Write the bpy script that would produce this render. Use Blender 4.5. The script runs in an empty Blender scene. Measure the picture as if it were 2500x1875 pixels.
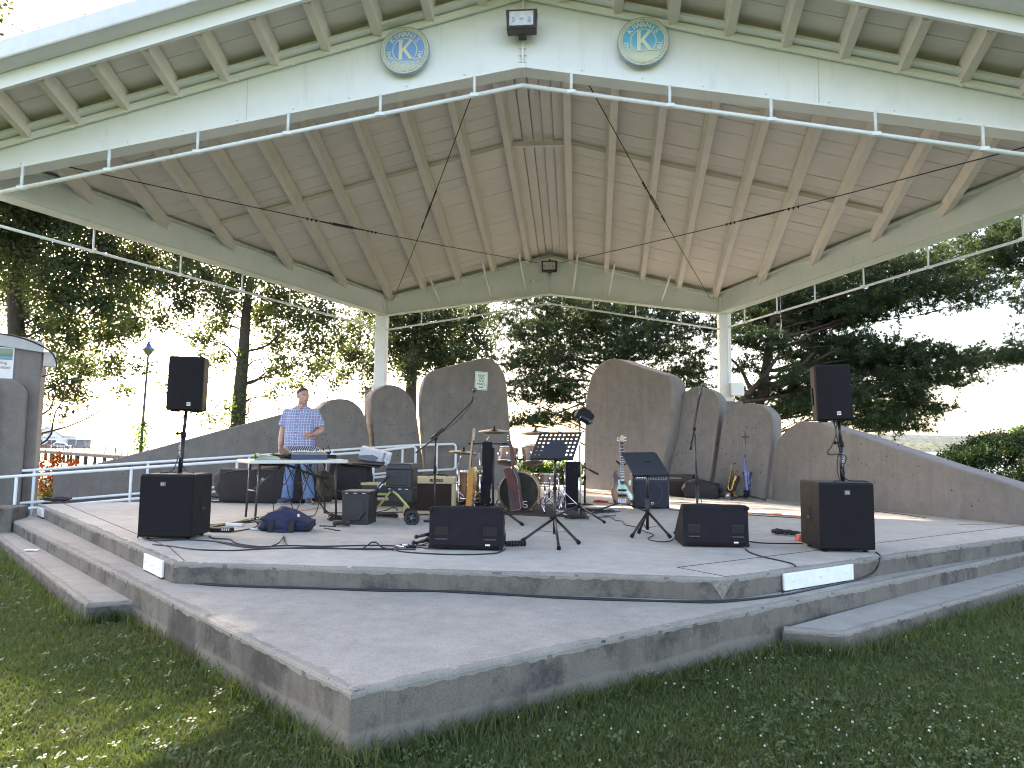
import bpy, bmesh, math, random
import numpy as np
from mathutils import Vector as V, Matrix, Euler
R = math.radians
random.seed(7)
rng = np.random.default_rng(11)
S = bpy.context.scene
COL = S.collection

# ------------------------------------------------------------------ camera
cam_d = bpy.data.cameras.new('camera')
cam = bpy.data.objects.new('camera', cam_d)
COL.objects.link(cam)
cam_d.sensor_width = 36.0
cam_d.lens = 24.857
cam_d.clip_start = 0.05
cam_d.clip_end = 9000
yaw, pitch, roll = 0.09016, 0.08559, 0.01231
fw = V((-math.sin(yaw) * math.cos(pitch), math.cos(yaw) * math.cos(pitch), math.sin(pitch)))
r0 = V((math.cos(yaw), math.sin(yaw), 0))
u0 = r0.cross(fw)
rt = r0 * math.cos(roll) + u0 * math.sin(roll)
up = rt.cross(fw)
M3 = Matrix((rt, up, -fw)).transposed()
cam.matrix_world = Matrix.Translation((0.5701, -14.9453, 0.92)) @ M3.to_4x4()
S.camera = cam

# ------------------------------------------------------------------ sky and sun
SUN_AZ, SUN_EL = -42.0, 30.0      # azimuth east of +Y (negative: to the left), elevation
world = bpy.data.worlds.new('World')
S.world = world
world.use_nodes = True
wn = world.node_tree
bg = wn.nodes['Background']
sky = wn.nodes.new('ShaderNodeTexSky')
sky.sky_type = 'NISHITA'
sky.sun_disc = False
sky.sun_elevation = R(SUN_EL)
sky.sun_rotation = R(SUN_AZ)
sky.air_density = 1.0
sky.dust_density = 2.5
sky.ozone_density = 1.0
wn.links.new(sky.outputs['Color'], bg.inputs['Color'])
bg.inputs['Strength'].default_value = 0.15
sun_d = bpy.data.lights.new('sun', 'SUN')
sun_d.energy = 4.6
sun_d.angle = R(0.53)
sun_d.color = (1.0, 0.93, 0.82)
sun = bpy.data.objects.new('sun', sun_d)
COL.objects.link(sun)
sd = V((math.sin(R(SUN_AZ)) * math.cos(R(SUN_EL)), math.cos(R(SUN_AZ)) * math.cos(R(SUN_EL)), math.sin(R(SUN_EL))))
sun.rotation_euler = sd.to_track_quat('Z', 'Y').to_euler()
sun.location = sd * 60
S.view_settings.view_transform = 'Standard'
S.view_settings.look = 'None'
S.view_settings.exposure = 2.58
S.view_settings.use_white_balance = True
S.view_settings.white_balance_temperature = 7500
S.view_settings.white_balance_tint = 17
S.view_settings.gamma = 1.0
S.view_settings.use_curve_mapping = False
S.cycles.max_bounces = 6
S.cycles.filter_width = 1.1
S.cycles.transparent_max_bounces = 8

# ------------------------------------------------------------------ materials
MATS = {}
def nd(t, kind, **kw):
    n = t.nodes.new(kind)
    for k, v in kw.items():
        setattr(n, k, v)
    return n
def coords(t, scale=None):
    tc = nd(t, 'ShaderNodeTexCoord')
    if scale is None:
        return tc.outputs['Object']
    mp = nd(t, 'ShaderNodeMapping')
    mp.inputs['Scale'].default_value = scale
    t.links.new(tc.outputs['Object'], mp.inputs['Vector'])
    return mp.outputs['Vector']
def noise(t, vec, scale, detail=5, rough=0.55):
    n = nd(t, 'ShaderNodeTexNoise')
    n.inputs['Scale'].default_value = scale
    n.inputs['Detail'].default_value = detail
    n.inputs['Roughness'].default_value = rough
    t.links.new(vec, n.inputs['Vector'])
    return n.outputs['Fac']
def ramp(t, fac, stops):
    r = nd(t, 'ShaderNodeValToRGB')
    e = r.color_ramp.elements
    while len(e) < len(stops):
        e.new(0.5)
    for i, (p, c) in enumerate(stops):
        e[i].position = p
        e[i].color = (c[0], c[1], c[2], 1) if hasattr(c, '__len__') else (c, c, c, 1)
    t.links.new(fac, r.inputs['Fac'])
    return r.outputs['Color']
def mixc(t, fac, a, b, mode='MIX'):
    m = nd(t, 'ShaderNodeMix', data_type='RGBA', blend_type=mode)
    for sock, v in ((m.inputs[0], fac), (m.inputs[6], a), (m.inputs[7], b)):
        if hasattr(v, 'is_output'):
            t.links.new(v, sock)
        elif hasattr(v, '__len__'):
            sock.default_value = (v[0], v[1], v[2], 1)
        else:
            sock.default_value = v
    return m.outputs[2]
def bump(t, h, strength=0.3, dist=0.01):
    b = nd(t, 'ShaderNodeBump')
    b.inputs['Strength'].default_value = strength
    b.inputs['Distance'].default_value = dist
    t.links.new(h, b.inputs['Height'])
    return b.outputs['Normal']
def newmat(name):
    m = bpy.data.materials.new(name)
    m.use_nodes = True
    t = m.node_tree
    return m, t, t.nodes['Principled BSDF']
def mat(name, col, rough=0.5, metal=0.0, var=0.12, scale=9.0, bmp=0.0, bscale=60.0, spec=None, coat=0.0):
    """plain material with a little noise in colour and roughness"""
    if name in MATS:
        return MATS[name]
    m, t, b = newmat(name)
    vec = coords(t)
    n = noise(t, vec, scale)
    dark = [c * (1 - var) for c in col]
    lite = [min(1, c * (1 + var)) for c in col]
    t.links.new(ramp(t, n, [(0.3, dark), (0.7, lite)]), b.inputs['Base Color'])
    rr = ramp(t, n, [(0.3, max(0.03, rough - 0.06)), (0.7, min(1, rough + 0.06))])
    t.links.new(rr, b.inputs['Roughness'])
    b.inputs['Metallic'].default_value = metal
    if spec is not None:
        b.inputs['Specular IOR Level'].default_value = spec
    if coat:
        b.inputs['Coat Weight'].default_value = coat
        b.inputs['Coat Roughness'].default_value = 0.08
    if bmp:
        t.links.new(bump(t, noise(t, vec, bscale, 3), bmp, 0.004), b.inputs['Normal'])
    MATS[name] = m
    return m

def concrete(name, base, stain=0.35, moss=0.0, warm=0.0, streak=0.0, pits=0.5, blotch=0.0, pour=None):
    m, t, b = newmat(name)
    vec = coords(t)
    n1 = noise(t, vec, 0.9, 6, 0.6)
    n2 = noise(t, vec, 6.0, 6, 0.65)
    n3 = noise(t, vec, 120.0, 2, 0.6)
    lo = [c * (1 - stain) for c in base]
    hi = [min(1, c * 1.16) for c in base]
    c = ramp(t, n1, [(0.3, lo), (0.62, hi)])
    c = mixc(t, 0.5, c, ramp(t, n2, [(0.3, [x * 0.72 for x in base]), (0.7, [min(1, x * 1.2) for x in base])]))
    c = mixc(t, 0.35, c, ramp(t, n3, [(0.3, 0.25), (0.7, 0.8)]), 'OVERLAY')
    if moss:
        nm = noise(t, vec, 2.3, 8, 0.75)
        c = mixc(t, ramp(t, nm, [(0.49, 0.0), (0.62, moss)]), c, (0.035, 0.033, 0.035))
    if streak:
        sv = coords(t, (5.0, 5.0, 0.35))
        ns = noise(t, sv, 1.6, 5, 0.7)
        c = mixc(t, ramp(t, ns, [(0.5, 0.0), (0.72, streak)]), c, (0.07, 0.066, 0.065))
    if blotch:
        nb = noise(t, vec, 1.7, 9, 0.78)
        c = mixc(t, ramp(t, nb, [(0.58, 0.0), (0.70, blotch)]), c, (0.13, 0.125, 0.125))
        ns = noise(t, coords(t, (1, 1, 1)), 55.0, 3, 0.8)
        c = mixc(t, ramp(t, ns, [(0.66, 0.0), (0.74, 0.45)]), c, (0.16, 0.155, 0.15))
    if pour is not None:
        # two pours of concrete: the lower one is lighter, with a ragged line between
        spz = nd(t, 'ShaderNodeSeparateXYZ')
        t.links.new(vec, spz.inputs[0])
        ma = nd(t, 'ShaderNodeMath', operation='MULTIPLY_ADD')
        t.links.new(noise(t, vec, 2.1, 6), ma.inputs[0]); ma.inputs[1].default_value = 0.09; t.links.new(spz.outputs['Z'], ma.inputs[2])
        mr_ = nd(t, 'ShaderNodeMapRange')
        t.links.new(ma.outputs[0], mr_.inputs[0]); mr_.inputs[1].default_value = pour - 0.010; mr_.inputs[2].default_value = pour + 0.010
        mr_.inputs[3].default_value = 0.55; mr_.inputs[4].default_value = 0.0
        c = mixc(t, mr_.outputs[0], c, [min(1, x * 1.45) for x in base])
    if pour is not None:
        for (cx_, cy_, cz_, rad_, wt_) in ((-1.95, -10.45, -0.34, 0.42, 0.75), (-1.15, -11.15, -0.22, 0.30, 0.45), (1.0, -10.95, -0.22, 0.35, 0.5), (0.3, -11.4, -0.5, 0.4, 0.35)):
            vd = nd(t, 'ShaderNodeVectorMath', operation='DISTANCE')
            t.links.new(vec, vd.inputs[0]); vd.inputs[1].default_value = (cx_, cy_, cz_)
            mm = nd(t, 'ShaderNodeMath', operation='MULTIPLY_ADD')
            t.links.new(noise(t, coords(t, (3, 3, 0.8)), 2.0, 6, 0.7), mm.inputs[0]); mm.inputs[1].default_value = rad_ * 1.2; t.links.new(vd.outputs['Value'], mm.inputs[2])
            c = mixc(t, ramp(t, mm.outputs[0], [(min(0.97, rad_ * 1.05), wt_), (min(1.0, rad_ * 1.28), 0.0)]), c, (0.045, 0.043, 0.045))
    # small air holes
    vo = nd(t, 'ShaderNodeTexVoronoi')
    vo.inputs['Scale'].default_value = 9.0
    t.links.new(vec, vo.inputs['Vector'])
    pit = ramp(t, vo.outputs['Distance'], [(0.03, pits), (0.065, 0.0)])
    c = mixc(t, pit, c, (0.05, 0.05, 0.05))
    t.links.new(c, b.inputs['Base Color'])
    b.inputs['Roughness'].default_value = 0.88
    b.inputs['Specular IOR Level'].default_value = 0.3
    t.links.new(bump(t, mixc(t, 0.5, n2, n3), 0.35, 0.006), b.inputs['Normal'])
    MATS[name] = m
    return m
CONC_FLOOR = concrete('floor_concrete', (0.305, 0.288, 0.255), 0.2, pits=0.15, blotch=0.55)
CONC_STAGE_LIGHTENED = concrete('lightened_stage_concrete', (0.43, 0.405, 0.36), 0.18, pits=0.1, blotch=0.3)  # lighter copy of the floor concrete, makes up for shade under the roof
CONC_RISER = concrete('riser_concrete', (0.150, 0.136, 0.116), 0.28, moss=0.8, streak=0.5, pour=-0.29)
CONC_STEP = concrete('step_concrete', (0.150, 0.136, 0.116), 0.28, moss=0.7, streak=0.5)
CONC_WALL = concrete('wall_concrete', (0.205, 0.186, 0.172), 0.22, streak=0.25, pits=0.8)

WHITE = mat('white_paint', (0.80, 0.81, 0.80), 0.45, var=0.03, scale=3, bmp=0.05)
def weathered_white():
    m, t, b = newmat('weathered_white_paint')
    vec = coords(t)
    c = ramp(t, noise(t, vec, 2.0, 7, 0.7), [(0.25, (0.72, 0.75, 0.77)), (0.6, (0.80, 0.82, 0.835))])
    c = mixc(t, ramp(t, noise(t, coords(t, (3, 3, 0.4)), 2.5, 6, 0.7), [(0.56, 0.0), (0.8, 0.3)]), c, (0.45, 0.42, 0.34))
    t.links.new(c, b.inputs['Base Color'])
    b.inputs['Roughness'].default_value = 0.5
    MATS['weathered_white_paint'] = m
    return m
WEATHER = weathered_white()
def deckmat():
    m, t, b = newmat('roof_board_paint')
    vec = coords(t, (0.7, 9.0, 2.0))
    c = ramp(t, noise(t, vec, 2.2, 6, 0.65), [(0.3, (0.70, 0.645, 0.575)), (0.7, (0.77, 0.715, 0.645))])
    c = mixc(t, ramp(t, noise(t, coords(t), 0.6, 5, 0.6), [(0.45, 0.0), (0.75, 0.35)]), c, (0.52, 0.49, 0.41))
    t.links.new(c, b.inputs['Base Color'])
    b.inputs['Roughness'].default_value = 0.7
    MATS['deck'] = m
    return m
DECK = deckmat()
PURLIN = mat('purlin_paint', (0.75, 0.68, 0.61), 0.55, var=0.06, scale=4)
GREENISH = mat('pale_green_paint', (0.60, 0.64, 0.56), 0.5, var=0.06)
BLACK = mat('black_plastic', (0.013, 0.011, 0.013), 0.6, spec=0.2, var=0.25, bmp=0.2, bscale=200)
BLACKC = mat('black_carpet', (0.014, 0.012, 0.016), 0.85, var=0.3, bmp=0.6, bscale=260, spec=0.25)
BLACKM = mat('black_metal', (0.014, 0.014, 0.017), 0.38, var=0.2, spec=0.5)
GRILLE = mat('black_grille', (0.014, 0.012, 0.014), 0.75, spec=0.15, var=0.3, scale=300, bmp=0.5, bscale=400)
CABLE = mat('cable_rubber', (0.012, 0.012, 0.014), 0.5, var=0.2)
CHROME = mat('chrome', (0.75, 0.76, 0.78), 0.13, 1.0, var=0.05)
STEEL = mat('dull_steel', (0.35, 0.35, 0.36), 0.35, 1.0, var=0.2)
RUST = mat('rusty_wire', (0.06, 0.045, 0.035), 0.7, 0.3, var=0.4)
RAILP = mat('rail_white_paint', (0.76, 0.80, 0.82), 0.35, var=0.05)
PLATE = mat('plate_white_paint', (0.80, 0.82, 0.83), 0.4, var=0.06, scale=20)

# ------------------------------------------------------------------ mesh building
class MB:
    def __init__(s):
        s.v, s.f, s.sm = [], [], []
    def add(s, vs, fs, smooth=False):
        o = len(s.v)
        s.v += [tuple(p) for p in vs]
        s.f += [tuple(i + o for i in f) for f in fs]
        s.sm += [smooth] * len(fs)
        return s
    def box(s, c, d, rot=None, taper=None):
        x, y, z = d[0] / 2, d[1] / 2, d[2] / 2
        k = taper or (1, 1)
        P = [V((-x, -y, -z)), V((x, -y, -z)), V((x, y, -z)), V((-x, y, -z)),
             V((-x * k[0], -y * k[1], z)), V((x * k[0], -y * k[1], z)), V((x * k[0], y * k[1], z)), V((-x * k[0], y * k[1], z))]
        if rot is not None:
            q = rot if isinstance(rot, Matrix) else Euler(rot).to_matrix()
            P = [q @ p for p in P]
        c = V(c)
        return s.add([p + c for p in P], [(0, 3, 2, 1), (4, 5, 6, 7), (0, 1, 5, 4), (1, 2, 6, 5), (2, 3, 7, 6), (3, 0, 4, 7)])
    def bar(s, p, q, w, h=None, upv=(0, 0, 1)):
        p, q = V(p), V(q)
        h = h or w
        d = q - p
        L = d.length
        d.normalize()
        sx = d.cross(V(upv))
        if sx.length < 1e-4:
            sx = d.cross(V((1, 0, 0)))
        sx.normalize()
        sz = sx.cross(d)
        return s.box((p + q) / 2, (w, L, h), Matrix((sx, d, sz)).transposed())
    def tube(s, pts, r, n=8, cap=True, smooth=True):
        pts = [V(p) for p in pts]
        m = len(pts)
        rs = r if hasattr(r, '__len__') else [r] * m
        vs, fs = [], []
        t = (pts[1] - pts[0]).normalized()
        a = t.cross(V((0, 0, 1)))
        if a.length < 1e-3:
            a = t.cross(V((1, 0, 0)))
        a.normalize()
        for i in range(m):
            if i == 0:
                t = pts[1] - pts[0]
            elif i == m - 1:
                t = pts[-1] - pts[-2]
            else:
                t = pts[i + 1] - pts[i - 1]
            if t.length < 1e-9:
                t = V((0, 0, 1))
            t.normalize()
            a = a - t * a.dot(t)
            if a.length < 1e-6:
                a = t.orthogonal()
            a.normalize()
            b = t.cross(a)
            for k in range(n):
                g = 2 * math.pi * k / n
                vs.append(pts[i] + (a * math.cos(g) + b * math.sin(g)) * rs[i])
        for i in range(m - 1):
            for k in range(n):
                fs.append((i * n + k, i * n + (k + 1) % n, (i + 1) * n + (k + 1) % n, (i + 1) * n + k))
        s.add(vs, fs, smooth)
        if cap:
            o = len(s.v) - m * n
            s.f.append(tuple(o + k for k in range(n))[::-1])
            s.f.append(tuple(o + (m - 1) * n + k for k in range(n)))
            s.sm += [False, False]
        return s
    def lathe(s, prof, n=24, loc=(0, 0, 0), axis=(0, 0, 1), smooth=True, close=False):
        ax = V(axis).normalized()
        a = ax.orthogonal().normalized()
        b = ax.cross(a)
        loc = V(loc)
        vs, fs = [], []
        for (r, z) in prof:
            for k in range(n):
                g = 2 * math.pi * k / n
                vs.append(loc + ax * z + (a * math.cos(g) + b * math.sin(g)) * r)
        m = len(prof)
        for i in range(m - 1):
            for k in range(n):
                fs.append((i * n + k, i * n + (k + 1) % n, (i + 1) * n + (k + 1) % n, (i + 1) * n + k))
        s.add(vs, fs, smooth)
        return s
    def cyl(s, p, q, r, n=20, r2=None):
        p, q = V(p), V(q)
        L = (q - p).length
        r2 = r if r2 is None else r2
        s.lathe([(0.0005, 0), (r, 0)], n, p, q - p, False)
        s.lathe([(r, 0), (r2, L)], n, p, q - p, True)
        s.lathe([(r2, L), (0.0005, L)], n, p, q - p, False)
        return s
    def ball(s, c, r, n=12, m=8, scale=(1, 1, 1), rot=None):
        vs, fs = [], []
        q = rot if isinstance(rot, Matrix) else (Euler(rot).to_matrix() if rot is not None else None)
        for i in range(m + 1):
            th = math.pi * i / m
            for k in range(n):
                g = 2 * math.pi * k / n
                p = V((math.sin(th) * math.cos(g) * scale[0], math.sin(th) * math.sin(g) * scale[1], math.cos(th) * scale[2])) * r
                if q:
                    p = q @ p
                vs.append(p + V(c))
        for i in range(m):
            for k in range(n):
                fs.append((i * n + k, (i + 1) * n + k, (i + 1) * n + (k + 1) % n, i * n + (k + 1) % n))
        return s.add(vs, fs, True)
    def prism(s, poly, depth, o=(0, 0, 0), ax=(1, 0, 0), ay=(0, 0, 1), back=(0, 1, 0), bevel=0.0, smooth=False):
        """polygon in the plane (o, ax, ay) pushed back by depth; bevel rounds the front rim"""
        o, ax, ay, bk = V(o), V(ax), V(ay), V(back)
        n = len(poly)
        area = sum(poly[i][0] * poly[(i + 1) % n][1] - poly[(i + 1) % n][0] * poly[i][1] for i in range(n))
        if (ax.cross(ay)).dot(bk) * area > 0:
            poly = poly[::-1]
        def ring(pl, d):
            return [o + ax * x + ay * y + bk * d for x, y in pl]
        rings = []
        if bevel:
            c = [(sum(p[0] for p in poly) / n), (sum(p[1] for p in poly) / n)]
            def inset(e):
                out = []
                for i in range(n):
                    p0, p1, p2 = V(poly[i - 1]), V(poly[i]), V(poly[(i + 1) % n])
                    d1 = (p1 - p0); d2 = (p2 - p1)
                    if d1.length < 1e-9 or d2.length < 1e-9:
                        out.append(poly[i]); continue
                    d1.normalize(); d2.normalize()
                    n1 = V((-d1.y, d1.x)); n2 = V((-d2.y, d2.x))
                    nn = n1 + n2
                    if nn.length < 1e-6:
                        nn = n1
                    nn.normalize()
                    if sgn < 0:
                        nn = -nn
                    out.append(tuple(p1 + nn * e))
                return out
            ar = sum(poly[i][0] * poly[(i + 1) % n][1] - poly[(i + 1) % n][0] * poly[i][1] for i in range(n))
            sgn = 1 if ar > 0 else -1
            rings = [ring(inset(bevel), 0), ring(inset(bevel * 0.3), bevel * 0.3), ring(poly, bevel), ring(poly, depth)]
        else:
            rings = [ring(poly, 0), ring(poly, depth)]
        vs = [p for r_ in rings for p in r_]
        fs = [tuple(range(n))]
        sms = [False]
        for j in range(len(rings) - 1):
            for i in range(n):
                fs.append((j * n + i, (j + 1) * n + i, (j + 1) * n + (i + 1) % n, j * n + (i + 1) % n))
        fs.append(tuple(range((len(rings) - 1) * n, len(rings) * n))[::-1])
        k = len(s.sm)
        s.add(vs, fs)
        if smooth:
            for i in range(k + 1 + (len(rings) - 2) * n, len(s.sm) - 1):
                s.sm[i] = True
        return s
    def xf(s, m):
        s.v = [tuple(m @ V(p)) for p in s.v]
        return s
    def mesh(s, name):
        me = bpy.data.meshes.new(name)
        me.from_pydata(s.v, [], s.f)
        me.polygons.foreach_set('use_smooth', s.sm)
        me.update()
        return me
def link(name, me, m, parent=None, loc=None, bev=0.0, seg=2):
    o = bpy.data.objects.new(name, me)
    COL.objects.link(o)
    if m is not None and not me.materials:
        me.materials.append(m)
    if parent is not None:
        o.parent = parent
    if loc is not None:
        o.location = loc
    if bev:
        b = o.modifiers.new('bevel', 'BEVEL')
        b.width = bev
        b.segments = seg
        b.limit_method = 'ANGLE'
        b.angle_limit = R(40)
    return o
def part(t, name, mb, m, bev=0.0, loc=None, label=None, seg=2):
    o = link(name, mb.mesh(name), m, t, loc, bev, seg)
    if label:
        o['label'] = label
    return o
def thing(name, label, cat, loc=(0, 0, 0), rz=0.0, group=None, kind=None):
    o = bpy.data.objects.new(name, None)
    o.empty_display_size = 0.2
    COL.objects.link(o)
    o.location = loc
    o.rotation_euler = (0, 0, rz)
    return tag(o, label, cat, group, kind)
def tag(o, label, cat=None, group=None, kind=None):
    o['label'] = label
    if cat:
        o['category'] = cat
    if group:
        o['group'] = group
    if kind:
        o['kind'] = kind
    return o
def single(name, mb, m, label, cat, loc=(0, 0, 0), rz=0.0, group=None, bev=0.0, kind=None):
    o = link(name, mb.mesh(name), m, None, loc, bev)
    o.rotation_euler = (0, 0, rz)
    return tag(o, label, cat, group, kind)
def structure(name, mb, m, label, bev=0.0):
    o = link(name, mb.mesh(name), m, None, None, bev)
    o['kind'] = 'structure'
    o['label'] = label
    return o
def dup(root, label=None, loc=None, rz=None):
    """copy of a thing with its parts and their sub-parts (shared meshes)"""
    c = root.copy()
    COL.objects.link(c)
    if label:
        c['label'] = label
    if loc is not None:
        c.location = loc
    if rz is not None:
        c.rotation_euler = (0, 0, rz)
    for ch in root.children:
        d = ch.copy()
        COL.objects.link(d)
        d.parent = c
        for g in ch.children:
            e = g.copy()
            COL.objects.link(e)
            e.parent = d
    return c
def spline(pts, k=6):
    P = [V(p) for p in pts]
    if len(P) < 3:
        return P
    out = []
    for i in range(len(P) - 1):
        a, b, c, d = P[max(0, i - 1)], P[i], P[i + 1], P[min(len(P) - 1, i + 2)]
        for j in range(k):
            t = j / k
            out.append(0.5 * ((2 * b) + (c - a) * t + (2 * a - 5 * b + 4 * c - d) * t * t + (3 * b - a - 3 * c + d) * t ** 3))
    out.append(P[-1])
    return out
def cable(name, label, pts, r=0.006, m=None, cat='cable', group=None, k=6, n=6):
    lists = pts if isinstance(pts[0][0], (tuple, list)) else [pts]
    if len(lists) == 1:
        return single(name, MB().tube(spline(lists[0], k), r, n), m or CABLE, label, cat, group=group)
    o = V(lists[0][0])
    t = thing(name, label, cat, tuple(o), 0, group)
    for l in lists:
        part(t, 'strand', MB().tube([p - o for p in spline(l, k)], r, n), m or CABLE)
    return t
def wiggle(p, q, n=6, a=0.05, z=None):
    p, q = V(p), V(q)
    out = [tuple(p)]
    for i in range(1, n):
        c = p.lerp(q, i / n)
        out.append((c.x + random.uniform(-a, a), c.y + random.uniform(-a, a), c.z if z is None else z))
    out.append(tuple(q))
    return out
def coil(c, r, turns=4, z=0.008, jit=0.25, flat=0.7):
    pts = []
    for i in range(turns * 9):
        g = 2 * math.pi * i / 9
        rr = r * (1 - jit * random.random())
        pts.append((c[0] + rr * math.cos(g), c[1] + rr * flat * math.sin(g), c[2] + z + 0.012 * random.random() * min(i, 9) / 4 + 0.004 * i / 9))
    return pts
_glyph = {}
def glyph(txt, size, ext=0.002):
    k = (txt, size, ext)
    if k not in _glyph:
        cu = bpy.data.curves.new('text', 'FONT')
        cu.body = txt
        cu.size = size
        cu.extrude = ext
        cu.align_x = 'CENTER'
        cu.resolution_u = 3
        ob = bpy.data.objects.new('text', cu)
        COL.objects.link(ob)
        dg = bpy.context.evaluated_depsgraph_get()
        e = ob.evaluated_get(dg)
        me = e.to_mesh()
        _glyph[k] = ([v.co.copy() for v in me.vertices], [tuple(p.vertices) for p in me.polygons])
        e.to_mesh_clear()
        bpy.data.objects.remove(ob)
        bpy.data.curves.remove(cu)
    return _glyph[k]
def text(mb, txt, size, o, ax=(1, 0, 0), ay=(0, 0, 1), ext=0.002, bold=0.0, sx=1.0):
    """flat lettering on the plane (o, ax, ay), centred on o"""
    vs, fs = glyph(txt, size, ext)
    ax, ay, o = V(ax), V(ay), V(o)
    nz = ax.cross(ay)
    mb.add([o + ax * p.x * sx + ay * p.y + nz * p.z for p in vs], fs)
    if bold:
        mb.add([o + ax * (p.x * sx + bold) + ay * p.y + nz * (p.z + 0.0003) for p in vs], fs)
    return mb

# ------------------------------------------------------------------ ground, water, hills
GZ = -0.44
def ground_z(x, y):
    if y < 13:
        return GZ
    if y < 22:
        return GZ - (y - 13) / 9 * 3.6
    return -4.04 - min(3, (y - 22) * 0.02)
def lawn_mat():
    m, t, b = newmat('lawn')
    vec = coords(t)
    c = ramp(t, noise(t, vec, 1.3, 6, 0.6), [(0.3, (0.028, 0.045, 0.014)), (0.5, (0.045, 0.075, 0.02)), (0.72, (0.075, 0.095, 0.03))])
    c = mixc(t, 0.6, c, ramp(t, noise(t, vec, 45, 4, 0.7), [(0.3, (0.02, 0.028, 0.01)), (0.7, (0.07, 0.11, 0.032))]))
    c = mixc(t, ramp(t, noise(t, vec, 5, 5, 0.7), [(0.55, 0.0), (0.75, 0.6)]), c, (0.085, 0.068, 0.04))
    t.links.new(c, b.inputs['Base Color'])
    b.inputs['Roughness'].default_value = 0.9
    b.inputs['Specular IOR Level'].default_value = 0.15
    t.links.new(bump(t, noise(t, vec, 90, 4), 0.8, 0.02), b.inputs['Normal'])
    return m
xs = sorted(set([-4600, -1500, -500, -150, -60] + list(range(-30, 31, 3)) + [60, 150, 500, 1500, 4600]))
ys = sorted(set([-3100, -800, -200, -60, -30] + list(range(-18, 26, 3)) + [13, 16, 22, 40, 100, 300, 1000, 3000, 6100]))
g = MB()
g.v = [(x, y, ground_z(x, y)) for y in ys for x in xs]
nx = len(xs)
g.f = [(j * nx + i, j * nx + i + 1, (j + 1) * nx + i + 1, (j + 1) * nx + i) for j in range(len(ys) - 1) for i in range(nx - 1)]
g.sm = [True] * len(g.f)
structure('ground', g, lawn_mat(), 'mown green lawn around the stage running down to the lake')

def water_mat():
    m, t, b = newmat('lake_water')
    b.inputs['Base Color'].default_value = (0.05, 0.08, 0.09, 1)
    b.inputs['Roughness'].default_value = 0.12
    b.inputs['IOR'].default_value = 1.33
    vec = coords(t, (1, 1.6, 1))
    t.links.new(bump(t, noise(t, vec, 1.1, 5, 0.6), 0.5, 0.12), b.inputs['Normal'])
    return m
w = MB()
w.add([(-4500, 18, -3.4), (4500, 18, -3.4), (4500, 5200, -3.4), (-4500, 5200, -3.4)], [(0, 1, 2, 3)])
structure('lake', w, water_mat(), 'bright rippled lake behind the stage')

def hill_mat(name, a, bb):
    m, t, b = newmat(name)
    vec = coords(t)
    t.links.new(ramp(t, noise(t, vec, 0.05, 5, 0.7), [(0.3, a), (0.7, bb)]), b.inputs['Base Color'])
    b.inputs['Roughness'].default_value = 0.95
    return m
def hill(name, y0, depth, base, amp, seed, m, x0, x1, label, n=420, rows=16):
    r_ = np.random.default_rng(seed)
    k = [(r_.uniform(0.002, 0.012), r_.uniform(0, 6.28), r_.uniform(0.3, 1)) for _ in range(5)]
    mb = MB()
    for j in range(rows):
        f = j / (rows - 1)
        for i in range(n):
            x = x0 + (x1 - x0) * i / (n - 1)
            h = base + amp * sum(c * math.sin(a * x + p) for a, p, c in k) / 2.5
            z = -3.4 + h * math.sin(f * math.pi / 2) ** 0.8 + (r_.uniform(-1, 1) * 2.2 if 0 < j else 0)
            mb.v.append((x + r_.uniform(-3, 3), y0 + depth * f + r_.uniform(-5, 5), z))
    mb.f = [(j * n + i, j * n + i + 1, (j + 1) * n + i + 1, (j + 1) * n + i) for j in range(rows - 1) for i in range(n - 1)]
    mb.sm = [False] * len(mb.f)
    structure(name, mb, m, label)
hill('hill', 1500, 260, 21, 4, 3, hill_mat('near_forest', (0.011, 0.022, 0.013), (0.030, 0.046, 0.024)), 350, 1900, 'low wooded hill along the far shore of the lake')
hill('hill', 1900, 500, 53, 7, 8, hill_mat('far_forest_haze_tint', (0.010, 0.021, 0.022), (0.018, 0.033, 0.032)), 350, 2600, 'long wooded ridge coloured blue for haze behind the lake')  # blue put into the base colour stands in for distance haze

hz_ = MB().box((0, 1500, 40), (9400, 9400, 110))
haze = link('haze', hz_.mesh('haze'), None)
hm_ = bpy.data.materials.new('haze_air')
hm_.use_nodes = True
ht_ = hm_.node_tree
ht_.nodes.remove(ht_.nodes['Principled BSDF'])
pv_ = ht_.nodes.new('ShaderNodeVolumePrincipled')
pv_.inputs['Color'].default_value = (0.62, 0.80, 1.0, 1)
pv_.inputs['Density'].default_value = 0.000012
ht_.links.new(pv_.outputs[0], [n for n in ht_.nodes if n.type == 'OUTPUT_MATERIAL'][0].inputs['Volume'])
haze.data.materials.append(hm_)
tag(haze, 'pale summer haze over the lake', None, None, 'stuff')

# ------------------------------------------------------------------ stage
st = thing('concrete_stage', 'wide grey concrete stage with two levels and worn front edges', 'stage', (0, 0, 0))
def slab(name, poly, ztop, zbot, m, bev=0.018, parent=st, label=None):
    mb = MB()
    mb.prism(poly, ztop - zbot, (0, 0, ztop), (1, 0, 0), (0, 1, 0), (0, 0, -1))
    return part(parent, name, mb, m, bev, label=label, seg=3)
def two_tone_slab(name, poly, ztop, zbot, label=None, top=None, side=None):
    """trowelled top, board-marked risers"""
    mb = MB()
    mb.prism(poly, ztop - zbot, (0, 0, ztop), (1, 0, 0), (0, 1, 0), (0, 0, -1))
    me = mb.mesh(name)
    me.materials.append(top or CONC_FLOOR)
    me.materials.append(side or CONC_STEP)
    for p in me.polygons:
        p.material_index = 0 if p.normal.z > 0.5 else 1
    o = link(name, me, None, st, None, 0.02, 3)
    if label:
        o['label'] = label
    return o
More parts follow.
